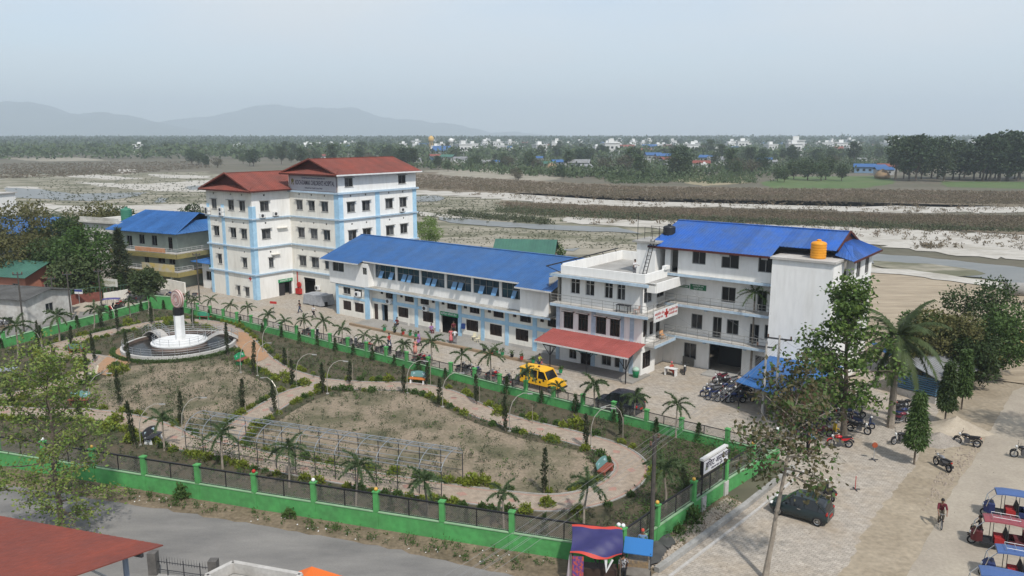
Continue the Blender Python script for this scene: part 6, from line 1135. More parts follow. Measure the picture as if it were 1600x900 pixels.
heap(1492, 672, 2.6, 1.9, 1.15, SND, 'pale sand heap behind the middle columnar tree', 1); heap(1466, 690, 2.0, 1.4, .75, mat('heap_gravel', (.30, .27, .23), (.24, .21, .18), 2, .95, fine=.2, fscale=10), 'grey gravel heap between the columnar trees', 2); heap(1600, 545, 4.0, 4.5, 2.3, mat('heap_orange', (.42, .27, .12), (.34, .22, .11), .5, .95), 'orange sand heap at the right picture edge', 3); heap(135, 482, 3.5, 2.0, .9, M_DUST, 'pale dirt heap beside the street sign', 4); heap(170, 476, 4.5, 1.4, .7, M_DUST, 'long dirt heap behind the parked rickshaw', 5)
t = MB(); r0 = [(1.0, -3), (1.0, 3), (.85, 3), (.85, -3)]; b0 = 0
for x, y in r0:
    for j in range(18): a = 6.2832 * j / 18; t.v.append((y, x * math.cos(a), 1 + x * math.sin(a)))
for i in range(4):
    for j in range(18): t.f.append((i * 18 + j, i * 18 + (j + 1) % 18, ((i + 1) % 4) * 18 + (j + 1) % 18, ((i + 1) % 4) * 18 + j)); t.m.append(0)
t.build('concrete_pipe', CONC, None, True, loc=G(1606, 463), rz=R(-12), label='big concrete pipe lying on the tan river bank', cat='pipe')
for px, py, h, lb in ((1365, 719, 1.15, 'red topped barrier post standing on the pavers'), (1336, 765, .95, 'plain barrier post nearer the dark hatchback')):
    b = empty('barrier_post', G(px, py), 0, label=lb, cat='post'); MB().cyl((0, 0, .05), (0, 0, h), .025, n=6).build('pole', STEEL if h > 1 else REDP, b); MB().box(-.32, .32, -.04, .04, .016, .06).box(-.04, .04, -.32, .32, .017, .061).build('foot', STEEL_D, b)
    if h > 1: MB().cyl((0, .03, h), (0, -.03, h), .2, n=14).build('disc', plain('disc_rust', (.30, .07, .03)), b)
for i, q in enumerate((((1000, 868), (1022, 848), (1045, 856), (1030, 884), (1005, 888)), ((1024, 846), (1045, 838), (1056, 850), (1044, 862)))):
    P = [G(*p) for p in q]; MB().face([(p.x, p.y, .12 + .1 * (j % 2)) for j, p in enumerate(P)]).face([(p.x, p.y, .04) for p in P]).build('roofing_felt', mat('felt', (.055, .055, .055), (.09, .088, .085), 1.5), label=('larger' if i == 0 else 'smaller') + ' dark sheet lying on the rubble by the stall', cat='sheet')
# ---- stall under the purple tarp
MS = empty('market_stall', G(931, 905), R(-8), label='street stall under a purple blue tarp with red hem', cat='stall'); k = MB(); NX, NY = 22, 12; V = []; 
for j in range(NY + 1):
    for i in range(NX + 1):
        u_, v_ = i / NX, j / NY; V.append((-1.35 + 2.65 * u_ + .08 * math.sin(v_ * 3), .75 - 1.75 * v_, 2.65 - .72 * v_ + .05 * math.sin(u_ * 9 + v_ * 5) * (1 - abs(v_ - .5)) + .03 * math.sin(u_ * 17 - v_ * 21) * u_ + .10 * math.sin((u_ + v_) * 7) * v_ - .12 * math.sin(math.pi * u_) * v_))
F = [(j * (NX + 1) + i, j * (NX + 1) + i + 1, (j + 1) * (NX + 1) + i + 1, (j + 1) * (NX + 1) + i) for j in range(NY) for i in range(NX)]
hem = [1 if (i in (0, NX - 1) and 0 or j in (0, NY - 1)) else 0 for j in range(NY) for i in range(NX)]
o = link('tarp', npmesh('tarp', V, F, [mat('tarp_purple', (.026, .025, .095), (.036, .034, .12), 1.2, .5, ob=True), plain('hem_red', (.45, .05, .035))], hem), MS); o.data.polygons.foreach_set('use_smooth', [True] * len(F))
for x, y, h in ((-1.3, .7, 2.6), (1.25, .7, 2.6), (-1.3, -.9, 1.9), (1.25, -.9, 1.85)): MB().cyl((x, y, 0), (x, y, h), .04, n=6).build('pole', BARK, MS)
MB().box(-1.1, 1.1, -.5, .2, .3, .85).build('counter', FR_BR, MS); PT = mat('goods_pattern', (.42, .08, .05), (.10, .05, .20), 9, .8, ob=True, lo=.45, hi=.55, detail=2)
MB().box(-1.2, -.62, -.95, -.9, .55, 1.75).build('hanging_goods', PT, MS); MB().hexa([(-1.25, -1.2, .4), (-.6, -1.2, .4), (-.6, -.9, .4), (-1.25, -.9, .4), (-1.25, -1.2, .55), (-.6, -1.2, .55), (-.6, -.9, .5), (-1.25, -.9, .5)]).build('orange_tray', ORANGE, MS); MB().hexa([(-1.5, -.9, .1), (-1.25, -.95, .1), (-1.25, -.6, .1), (-1.55, -.6, .1), (-1.38, -.85, 1.7), (-1.25, -.9, 1.7), (-1.25, -.7, 1.7), (-1.38, -.7, 1.7)]).build('side_cloth', mat('cloth_pale', (.45, .38, .38), (.36, .30, .31), 3, ob=True), MS)
MB().tube([(-.1, -.85, 1.75), (.1, -.8, 1.2), (.25, -.85, 1.7)], .07, 6).build('hanging_bag', BLACK, MS); MB().tube([(.5, -.85, 1.7), (.55, -.85, 1.0), (.85, -.85, 1.65)], [.1, .12, .06], 6).build('hanging_bag', WHITE, MS)
CT = empty('snack_cart', G(996, 905), R(-12), label='small snack cart with bright blue top beside the purple stall', cat='cart'); MB().hexa([(-.75, -.6, 1.75), (.75, -.6, 1.7), (.75, .65, 1.95), (-.75, .65, 2.0), (-.75, -.6, 1.79), (.75, -.6, 1.74), (.75, .65, 1.99), (-.75, .65, 2.04)]).build('canopy', plain('canopy_blue', (.03, .15, .38), .5), CT); MB().box(-.65, .65, -.5, .5, .45, .9).build('body', mat('cart_metal', (.32, .30, .27), (.22, .2, .18), 2, .4, metal=.4, ob=True), CT)
for x in (-.65, .65):
    for y in (-.5, .5): MB().cyl((x, y, .9), (x, y, 1.8), .025, n=5).build('post', STEEL_D, CT)
    MB().cyl((x, -.15, .3), (x + .05 * (1 if x > 0 else -1), -.15, .3), .3, n=14).build('wheel', BLACK, CT)
MB().box(-.55, .55, -.4, .4, .9, 1.25).build('glass_case', mat('case_goods', (.30, .20, .10), (.10, .09, .08), 5, .2, ob=True), CT)
# ---- foreground roofs at the bottom edge
FR = empty('foreground_shed', G(120, 1010), 0, label='red tin roofed shed at the bottom left corner', cat='shed'); o0 = Vector(FR.location); zt = 5.4
a, b = G(-160, 779, zt), G(255, 853, zt); c, d = G(120, 900, zt + .55), G(-300, 830, zt + .55); c = b + (c - b) * 2.6; d = a + (c - b); e_ = Vector((0, 0, 0))
roof_slope(FR, a - o0, b - o0, c - o0, d - o0, mat('shed_roof_red', (.215, .052, .033), (.165, .048, .036), .5, .75, rnd=.04, fine=.08, fscale=3), 14, rib=.012)
k = MB(); k.bar(a.lerp(d, .62) - o0 + Vector((0, 0, .1)), b.lerp(c, .62) - o0 + Vector((0, 0, .1)), .25, .1); k.build('lap_strip', R_PINK, FR)
for t_, s_ in ((.94, .1), (.55, .1), (.15, .1)):
    p = a.lerp(b, t_).lerp(d.lerp(c, t_), s_); MB().cyl((p.x - o0.x, p.y - o0.y, 0), (p.x - o0.x, p.y - o0.y, p.z - .05), .12, n=8).build('post', mat('post_blue_grey', (.22, .26, .32)), FR); q = p - o0; MB().bar((q.x, q.y, zt - 1.6), (q.x - 1.6, q.y - .8, zt - .05), .08).build('brace', STEEL, FR)
k = MB(); k.bar(a.lerp(d, .1) - o0 - Vector((0, 0, .1)), b.lerp(c, .1) - o0 - Vector((0, 0, .1)), .12, .18); k.build('beam', STEEL_D, FR)
RF2 = empty('flat_roof_house', G(410, 1010), 0, label='old grey flat roof with parapet at the bottom edge', cat='house'); P = [G(322, 899, 4.2), G(364, 878, 4.2), G(470, 897, 4.2), G(420, 960, 4.2)]; o0 = RF2.location; P = [(p.x - o0.x, p.y - o0.y) for p in P]; MB().prism(P, 0, 3.6).build('wall', W_DULL, RF2); MB().prism(P, 3.61, 3.7).build('roof_slab', CONC, RF2)
for (x0, y0), (x1, y1) in zip(P, P[1:] + P[:1]): MB().bar((x0, y0, 3.98), (x1, y1, 3.98), .22, .5).build('parapet', CONC_L, RF2)
OT = empty('orange_tarp', G(495, 945), 0, label='orange tarpaulin peak at the bottom edge', cat='tarp'); o0 = OT.location; q = [G(487, 885, 2.9), G(455, 897, 2.5), G(545, 903, 2.4), G(500, 950, 2.3), G(440, 940, 2.3)]; q = [p - o0 for p in q]; k = MB(); k.face([q[0], q[1], q[4]]).face([q[0], q[4], q[3]]).face([q[0], q[3], q[2]]).face([q[0], q[2], q[1]]); k.build('canopy', plain('tarp_orange', (.62, .13, .02), .5), OT)
for p in q[1:]: MB().cyl((p.x, p.y, -.0), (p.x, p.y, p.z), .03, n=5).build('pole', BARK, OT)
FF = empty('iron_fence', G(236, 905), 0, label='spiked iron fence with stone pillars along the road', cat='fence'); o0 = FF.location; a, b = G(242, 903) - o0, G(336, 916) - o0
for p in (a, b): MB().box(p.x - .22, p.x + .22, p.y - .22, p.y + .22, 0, 1.5).build('pillar', mat('pillar_dark', (.13, .12, .11), (.08, .075, .07), 3, ob=True), FF)
k = MB(); n = 22
for i in range(1, n): p = a.lerp(b, i / n); k.cyl((p.x, p.y, .9), (p.x, p.y, 1.35), .015, .004, 4)
for z in (.1, .55, 1.0): k.bar((a.x, a.y, z), (b.x, b.y, z), .03)
for i in (5, 11, 17): p = a.lerp(b, i / n); k.bar((p.x, p.y, 0), (p.x, p.y, 1.2), .04)
k.build('bars', STEEL_D, FF); MB().prism([(a.x - .2, a.y - .25), (b.x + .2, b.y - .25), (b.x + .2, b.y + .1), (a.x - .2, a.y + .1)], 0, .25).build('plinth', CONC, FF)
k = empty('cane_rack', G(8, 600), R(10), label='grey metal rack at the left picture edge in the garden', cat='rack'); 
for x in (-1, 1):
    for y in (-.6, .6): MB().cyl((x, y, 0), (x, y, 1.4), .03, n=5).build('leg', STEEL, k)
MB().box(-1.05, 1.05, -.65, .65, 1.4, 1.45).build('top', STEEL, k)
# ================================================================ VEHICLES AND PEOPLE
TYRE = plain('tyre', (.014, .014, .015), .9); RIM = plain('alloy', (.33, .33, .34), .35, metal=.6); CHROME = plain('chrome', (.6, .6, .6), .2, metal=.9); LAMPW = plain('lamp_clear', (.6, .6, .58), .15); LAMPR = plain('lamp_red', (.38, .015, .01), .25); SEATB = plain('seat_black', (.02, .02, .022), .7); PLATE = plain('plate_red', (.35, .03, .02)); DKGLASS = plain('car_glass', (.012, .014, .016), .06, spec=.6)
def torus(k, c, ax, R0, r0, n=18, m=6):
    c = Vector(c); ax = Vector(ax).normalized(); x = ax.orthogonal().normalized(); y = ax.cross(x); b = len(k.v)
    for i in range(n):
        a = 6.28319 * i / n; d = x * math.cos(a) + y * math.sin(a)
        for j in range(m): t = 6.28319 * j / m; k.v.append(tuple(c + d * (R0 + r0 * math.cos(t)) + ax * r0 * math.sin(t)))
    for i in range(n):
        for j in range(m): k.f.append((b + i * m + j, b + ((i + 1) % n) * m + j, b + ((i + 1) % n) * m + (j + 1) % m, b + i * m + (j + 1) % m)); k.m.append(0)
    return k
def wheel(par, c, r0, w_, name='wheel', spokes=6, ax=(0, 1, 0), rim=None):
    k = MB(); torus(k, c, ax, r0 - w_, w_); o = k.build(name, TYRE, par, True); k = MB(); torus(k, c, ax, r0 - 1.8 * w_, w_ * .45, 16, 5); c = Vector(c); A = Vector(ax).normalized(); x = A.orthogonal().normalized(); y = A.cross(x)
    for i in range(spokes): a = 6.28319 * i / spokes; k.bar(c, c + (x * math.cos(a) + y * math.sin(a)) * (r0 - 1.9 * w_), .02)
    k.cyl(c - A * w_ * .8, c + A * w_ * .8, r0 * .16, n=8); k.build('rim', rim or RIM, o); return o
def motorcycle(col, name='motorcycle'):
    b = empty(name); P_ = mat('paint_' + col[0], col[1], rough=.3, spec=.5)
    wheel(b, (.66, 0, .3), .3, .055); wheel(b, (-.62, 0, .3), .3, .065)
    MB().tube([(.66, .09, .3), (.48, .08, .78)], .025, 6).tube([(.66, -.09, .3), (.48, -.08, .78)], .025, 6).build('fork', CHROME, b)
    MB().tube([(.45, 0, .75), (.1, 0, .45), (-.25, 0, .42), (-.45, 0, .6)], .03, 6).tube([(.45, 0, .78), (-.1, 0, .7), (-.75, 0, .74)], .028, 6).tube([(-.2, .1, .4), (-.62, .1, .3)], .03, 6).tube([(-.2, -.1, .4), (-.62, -.1, .3)], .03, 6).build('frame', STEEL_D, b)
    MB().sph((.16, 0, .83), (.3, .15, .13), 12, 8).build('fuel_tank', P_, b, True); MB().hexa([(-.1, -.13, .74), (-.1, .13, .74), (-.8, .1, .82), (-.8, -.1, .82), (-.1, -.12, .83), (-.1, .12, .83), (-.8, .09, .9), (-.8, -.09, .9)]).build('seat', SEATB, b)
    MB().hexa([(-.08, -.12, .52), (-.08, .12, .52), (-.45, .11, .6), (-.45, -.11, .6), (-.05, -.1, .72), (-.05, .1, .72), (-.75, .1, .8), (-.75, -.1, .8)]).build('side_panel', P_, b); MB().box(-.15, .22, -.14, .14, .25, .58).cyl((.08, 0, .5), (.2, 0, .68), .1, n=8).build('engine', plain('engine_grey', (.10, .10, .105), .5, metal=.4), b)
    MB().tube([(.2, -.12, .35), (-.2, -.14, .24), (-.8, -.16, .34)], [.03, .04, .055], 7).build('exhaust', CHROME, b); MB().tube([(.36, .36, 1.02), (.44, .2, .98), (.47, 0, .95), (.44, -.2, .98), (.36, -.36, 1.02)], .018, 6).build('handlebar', STEEL_D, b)
    MB().sph((.56, 0, .86), (.09, .1, .11), 10, 6).build('headlight', LAMPW, b, True); MB().box(-.88, -.82, -.06, .06, .72, .8).build('tail_light', LAMPR, b); MB().tube([(.93, 0, .42), (.84, 0, .6), (.66, 0, .66), (.5, 0, .6)], .05, 6).build('front_mudguard', P_, b); MB().tube([(-.5, 0, .66), (-.75, 0, .68), (-.95, 0, .5)], .06, 6).box(-.98, -.93, -.09, .09, .42, .6).build('rear_mudguard', SEATB, b)
    for s in (-1, 1): MB().tube([(.4, s * .28, 1.0), (.38, s * .32, 1.18)], .008, 4).sph((.38, s * .34, 1.2), (.015, .06, .04), 8, 4).build('mirror', SEATB, b)
    return b
def scooter(col, name='scooter'):
    b = empty(name); P_ = mat('paint_' + col[0], col[1], rough=.3, spec=.5); wheel(b, (.6, 0, .24), .24, .05); wheel(b, (-.58, 0, .24), .24, .055)
    MB().hexa([(.45, -.2, .3), (.45, .2, .3), (.38, .2, .3), (.38, -.2, .3), (.5, -.18, .95), (.5, .18, .95), (.42, .18, .95), (.42, -.18, .95)]).build('leg_shield', P_, b); MB().box(-.15, .42, -.16, .16, .26, .34).build('floorboard', SEATB, b)
    MB().hexa([(-.12, -.14, .34), (-.12, .14, .34), (-.85, .1, .5), (-.85, -.1, .5), (-.15, -.17, .68), (-.15, .17, .68), (-.92, .12, .72), (-.92, -.12, .72)]).build('rear_body', P_, b); MB().hexa([(-.1, -.14, .69), (-.1, .14, .69), (-.88, .1, .73), (-.88, -.1, .73), (-.14, -.12, .78), (-.14, .12, .78), (-.84, .09, .81), (-.84, -.09, .81)]).build('seat', SEATB, b)
    MB().tube([(.6, 0, .24), (.46, 0, .95)], .03, 6).tube([(.36, .33, 1.0), (.45, 0, 1.0), (.36, -.33, 1.0)], .018, 6).build('handlebar', STEEL_D, b); MB().sph((.5, 0, .98), (.09, .12, .08), 10, 6).build('headlight', LAMPW, b, True); MB().box(-.95, -.9, -.07, .07, .6, .7).build('tail_light', LAMPR, b); MB().tube([(.8, 0, .4), (.62, 0, .5), (.48, 0, .42)], .06, 6).build('front_mudguard', P_, b)
    for s in (-1, 1): MB().tube([(.4, s * .26, 1.0), (.38, s * .3, 1.18)], .008, 4).sph((.38, s * .32, 1.2), (.015, .06, .04), 8, 4).build('mirror', SEATB, b)
    return b
MC = {'black': Proto(motorcycle(('black', (.012, .012, .014)))), 'red': Proto(motorcycle(('red', (.42, .015, .02)))), 'blue': Proto(motorcycle(('navy', (.012, .025, .10)))), 'silver': Proto(motorcycle(('silver', (.18, .18, .19)))), 'sblack': Proto(scooter(('scooter_black', (.015, .016, .02)))), 'sblue': Proto(scooter(('scooter_blue', (.015, .03, .09)))), 'sgrey': Proto(scooter(('scooter_grey', (.10, .10, .11)))), 'yellow': Proto(scooter(('scooter_yellow', (.55, .36, .02)))), 'maroon': Proto(motorcycle(('maroon', (.14, .015, .03))))}
WD = {'black': 'black motorcycle', 'red': 'red motorcycle', 'blue': 'navy motorcycle', 'silver': 'silver grey motorcycle', 'sblack': 'black scooter', 'sblue': 'dark blue scooter', 'sgrey': 'grey scooter', 'yellow': 'yellow scooter', 'maroon': 'maroon motorcycle'}
fence_b = [(470, 528, 'black'), (482, 531, 'sblack'), (532, 543, 'black'), (542, 546, 'sgrey'), (558, 550, 'silver'), (566, 552, 'red'), (586, 557, 'black'), (597, 559, 'sblack'), (617, 564, 'black'), (645, 571, 'maroon'), (652, 573, 'red'), (660, 574, 'blue'), (712, 586, 'black'), (722, 589, 'black'), (736, 593, 'blue'), (757, 598, 'silver'), (764, 600, 'red'), (784, 605, 'black'), (797, 608, 'sgrey')]
for i, (px, py, k) in enumerate(fence_b): MC[k].put(G(px, py) + Vector((.5, .9, .016)), R(60 + random.uniform(-14, 14)), 1.0, '{} parked {} of the row along the forecourt fence, counted from the left'.format(ORD[i], WD[k]).replace('parked ', ''), 'motorcycles along the forecourt fence', 'motorcycle' if k[0] != 's' else 'scooter')
near_b = [(1110, 622, 165, 'blue'), (1114, 615, 170, 'silver'), (1117, 627, 160, 'sblue'), (1128, 606, 200, 'black'), (1135, 614, 190, 'blue'), (1142, 622, 185, 'silver'), (1125, 598, 205, 'maroon'), (1133, 629, 175, 'black'), (1150, 612, 190, 'sblack'), (1158, 619, 185, 'black'), (1149, 630, 180, 'blue'), (1165, 628, 178, 'sgrey'), (1140, 603, 200, 'silver')]
for i, (px, py, a, k) in enumerate(near_b): MC[k].put(G(px, py) + Vector((0, 0, .016)), R(a), 1.0, '{} {} from the left in the cluster left of the blue shed'.format(ORD[sorted(q[0] for q in near_b).index(px)], WD[k]), 'motorcycles left of the blue shed', 'motorcycle')
tree_b = [(1262, 668, 25, 'sblack'), (1268, 660, 20, 'black'), (1276, 672, 15, 'black'), (1281, 655, 10, 'blue'), (1287, 664, 12, 'sblue'), (1293, 648, 15, 'black'), (1300, 656, 5, 'sgrey'), (1306, 642, 20, 'black'), (1313, 634, 15, 'black'), (1318, 648, -5, 'sblack'), (1330, 640, -10, 'black'), (1301, 629, 20, 'sblue'), (1290, 637, 15, 'black'), (1252, 676, 25, 'black'), (1258, 684, 20, 'sgrey'), (1270, 682, 18, 'black'), (1284, 684, 14, 'maroon'), (1311, 662, 8, 'black'), (1322, 656, 0, 'blue'), (1336, 652, -12, 'sblack'), (1325, 632, 10, 'black')]
for i, (px, py, a, k) in enumerate(tree_b): MC[k].put(G(px, py) + Vector((0, 0, .016)), R(a), 1.0, '{} {} from the left in the crowd beside the rusty tin wall'.format(ORD[sorted(q[0] for q in tree_b).index(px)], WD[k]), 'motorcycles by the rusty tin wall', 'motorcycle')
for px, py, a, k, lb in ((1296, 680, 12, 'yellow', 'yellow scooter beside the red motorcycle'), (1312, 699, 168, 'red', 'bright red motorcycle parked in front of the tall leafy tree'), (1341, 677, -38, 'black', 'black motorcycle just right of the tall leafy trunk'), (1350, 668, -40, 'sblue', 'dark blue scooter right of the tall leafy trunk'), (1405, 648, 10, 'black', 'upper black motorcycle behind the royal palm trunk'), (1409, 655, 8, 'blue', 'middle motorcycle behind the royal palm trunk'), (1407, 662, 12, 'maroon', 'lower maroon motorcycle behind the royal palm trunk'), (1414, 641, 10, 'black', 'rear black motorcycle behind the royal palm'), (1408, 694, 195, 'black', 'black motorcycle half hidden by the nearest columnar tree'), (1511, 697, 145, 'black', 'black motorcycle parked by the pale sand heap'), (1472, 733, 100, 'silver', 'motorcycle with red tail light on the dirt strip'), (1600, 717, 160, 'black', 'motorcycle cut off by the right picture edge'), (1070, 583, -105, 'black', 'lone motorcycle by the grey leaning panel'), (1294, 778, 95, 'sblack', 'scooter standing behind the dark hatchback'), (205, 474, 170, 'black', 'motorcycle parked by the cream wall'), (160, 487, 60, 'maroon', 'maroon motorcycle on the far street beside the rickshaw'), (188, 481, 80, 'red', 'red motorcycle on the far street behind the green wall'), (16, 507, 20, 'black', 'left motorcycle before the white cottage'), (1, 512, 10, 'silver', 'motorcycle at the picture edge before the white cottage'), (300, 466, 170, 'sgrey', 'scooter parked by the annex'), (280, 468, 165, 'black', 'motorcycle parked near the school gate'), (268, 466, 165, 'blue', 'second motorcycle parked near the school gate')):
    MC[k].put(G(px, py) + Vector((0, 0, .02)), R(a), 1.0, lb, 'scattered parked motorcycles', 'scooter' if k[0] == 's' and k != 'silver' or k == 'yellow' else 'motorcycle')
# ---- cars: body lofted through cross-sections
def loft(secs, m, name, par, smooth=True, mi=None):
    k = MB(); n = len(secs[0])
    for s in secs: k.v += [tuple(p) for p in s]
    for i in range(len(secs) - 1):
        for j in range(n): k.f.append((i * n + j, i * n + (j + 1) % n, (i + 1) * n + (j + 1) % n, (i + 1) * n + j)); k.m.append(0)
    k.f.append(tuple(reversed(range(n)))); k.f.append(tuple((len(secs) - 1) * n + j for j in range(n))); k.m += [0, 0]
    o = k.build(name, m, par); 
    if smooth:
        o.data.polygons.foreach_set('use_smooth', [True] * len(k.f)); o.data.set_sharp_from_angle(angle=R(38))
    return o
def sec(x, hw, z0, z1, t=.85, mid=.5): zm = z0 + (z1 - z0) * mid; return [(x, -hw * .9, z0), (x, -hw, z0 + .12), (x, -hw, zm), (x, -hw * t, z1 - .02), (x, -hw * t * .8, z1), (x, hw * t * .8, z1), (x, hw * t, z1 - .02), (x, hw, zm), (x, hw, z0 + .12), (x, hw * .9, z0)]
def car(name, col, loc, rz, label, cat, Lx, Wd, prof, cab, rim=None, hatch=True):
    b = empty(name, loc, rz, label=label, cat=cat); P_ = mat('carpaint_' + col[0], col[1], rough=.22, spec=.6); hw = Wd / 2
    loft([sec(x, hw * w_, z0, z1, .88, .55) for x, w_, z0, z1 in prof], P_, 'body', b)
    cabin = loft([[(x, -hw * w0, zb), (x, -hw * w1, zt), (x, -hw * w1 * .7, zt + .03), (x, hw * w1 * .7, zt + .03), (x, hw * w1, zt), (x, hw * w0, zb)] for x, w0, w1, zb, zt in cab], DKGLASS, 'cabin_glass', b)
    rf = [c for c in cab if c[4] > max(q[4] for q in cab) - .14]; loft([[(x, -hw * w1 * 1.0, zt - .03), (x, -hw * w1 * .98, zt + .02), (x, -hw * w1 * .7, zt + .05), (x, hw * w1 * .7, zt + .05), (x, hw * w1 * .98, zt + .02), (x, hw * w1 * 1.0, zt - .03)] for x, w0, w1, zb, zt in rf], P_, 'roof', b)
    xs_ = [c[0] for c in cab]; f, r_ = cab[-1], cab[0]; i1 = [c for c in cab if c in rf]
    for s in (-1, 1):
        k = MB(); k.bar((f[0], s * hw * f[1], f[3]), (i1[-1][0], s * hw * i1[-1][2], i1[-1][4]), .06); k.bar((r_[0], s * hw * r_[1], r_[3]), (i1[0][0], s * hw * i1[0][2], i1[0][4]), .09); m_ = (f[0] + r_[0]) / 2; mc = cab[len(cab) // 2]; k.bar((m_, s * hw * .965, mc[3]), (m_ - .06, s * hw * mc[2] * 1.02, mc[4]), .07); k.build('pillars', P_, b)
        k = MB(); k.box(-Lx * .02 - .1, -Lx * .02 + .1, s * hw - .02, s * hw + .03, .78, .82) if s > 0 else k.box(-Lx * .02 - .1, -Lx * .02 + .1, s * hw - .03, s * hw + .02, .78, .82); k.build('door_handle', CHROME, b)
        MB().sph((f[0] - .25, s * (hw + .1), .95), (.07, .1, .07), 8, 6).build('wing_mirror', P_, b, True)
        MB().sph((prof[-1][0] - .1, s * hw * .68, .66), (.12, .2, .08), 10, 6).build('headlight', LAMPW, b, True); MB().sph((prof[0][0] + .07, s * hw * .8, .84), (.07, .14, .13), 8, 6).build('tail_light', LAMPR, b, True)
        for x in (-Lx * .33, Lx * .33): wheel(b, (x, s * (hw - .02), .3), .3, .062, spokes=10, rim=CHROME)
    MB().box(prof[0][0] - .03, prof[0][0] + .0, -.25, .25, .5, .62).build('number_plate', PLATE, b); MB().box(prof[-1][0] - .01, prof[-1][0] + .03, -.5, .5, .34, .46).build('bumper_grille', SEATB, b)
    return b
PF = [(-1.75, .86, .3, .86), (-1.6, .95, .24, .93), (-1.0, 1, .2, .93), (0, 1, .2, .92), (.75, 1, .2, .90), (1.25, .97, .2, .82), (1.6, .9, .22, .72), (1.78, .78, .3, .62)]
CB = [(-1.72, .86, .72, .86, .90), (-1.45, .92, .76, .90, 1.32), (-1.0, .95, .78, .91, 1.46), (-.2, .96, .79, .91, 1.5), (.35, .96, .78, .90, 1.44), (1.05, .90, .80, .86, .90)]
p0_, p1_ = G(1214.9, 804.9), G(1279.2, 823.4); u = (p0_ - p1_).normalized(); c = (p0_ + p1_) / 2 + Vector((-u.y, u.x, 0)) * -.7; c = (p0_ + p1_) / 2 + Vector((.42, .62, 0))
car('hatchback_car', ('green_black', (.012, .022, .024)), c + Vector((0, 0, .02)), math.atan2(u.y, u.x), 'dark green hatchback parked on the pavers behind the leaning tree', 'car', 3.6, 1.62, PF, CB)
SUVP = [(-2.1, .88, .34, .95), (-1.95, .97, .28, 1.0), (-1.0, 1, .26, 1.0), (.6, 1, .26, 1.0), (1.3, .98, .26, .96), (1.9, .93, .28, .88), (2.1, .84, .36, .72)]; SUVC = [(-2.0, .9, .78, .98, 1.02), (-1.8, .94, .82, .99, 1.6), (-1.0, .96, .83, 1.0, 1.7), (0, .96, .83, 1.0, 1.7), (.45, .96, .82, .99, 1.62), (1.05, .9, .84, .97, 1.0)]
car('black_car', ('night_blue', (.016, .019, .028)), G(966, 646) + Vector((.2, .9, .02)), R(143), 'black sport utility car parked behind the forecourt fence', 'car', 4.2, 1.75, SUVP, SUVC)
# ---- yellow jeep
J = empty('yellow_jeep', G(846, 612) + Vector((.2, .9, .016)), R(-38), label='yellow ambulance jeep with checkered side behind the forecourt fence', cat='jeep')
MB().hexa([(-2.1, -.82, .45), (1.0, -.82, .45), (1.0, .82, .45), (-2.1, .82, .45), (-2.1, -.82, 1.15), (1.0, -.82, 1.15), (1.0, .82, 1.15), (-2.1, .82, 1.15)]).build('body', YELLOW, J); loft([sec(1.0, .8, .45, 1.15, .9), sec(1.6, .78, .45, 1.1, .9), sec(2.1, .72, .48, .98, .9)], YELLOW, 'bonnet', J); loft([[(x, -.8, 1.15), (x, -.7 + (0 if x < .6 else 0), zt), (x, .7, zt), (x, .8, 1.15)] for x, zt in ((-2.1, 1.85), (-.2, 1.88), (.55, 1.84), (1.05, 1.17))], DKGLASS, 'cabin_glass', J, False)
loft([[(x, -.78, z), (x, -.72, z + .1), (x, .72, z + .1), (x, .78, z)] for x, z in ((-2.2, 1.82), (-.2, 1.88), (.65, 1.83))], YELLOW, 'roof', J, False)
for s in (-.79, .79):
    for x in (-2.05, -1.0, -.1): MB().bar((x, s, 1.15), (x, s * .92, 1.85), .09).build('pillar', YELLOW, J)
    MB().bar((1.0, s, 1.15), (.6, s * .92, 1.85), .08).build('pillar', YELLOW, J)
    for i in range(7):
        for j in range(2):
            if (i + j) % 2: x = -1.9 + i * .4; MB().box(x, x + .2, s * 1.04 - .004, s * 1.04 + .004, .75 + .2 * j, .95 + .2 * j).build('check', BLACK, J)
    for x in (-1.35, 1.35): wheel(J, (x, s * .95, .36), .36, .1, spokes=5)
    MB().sph((2.05, s * .7, .8), (.06, .12, .12), 8, 6).build('headlight', LAMPW, J, True)
MB().box(2.08, 2.2, -.75, .75, .4, .55).build('bumper', SEATB, J); MB().cyl((-.5, 0, 1.96), (-.5, 0, 2.1), .1, n=10).build('beacon', plain('beacon_dark', (.10, .03, .03)), J)
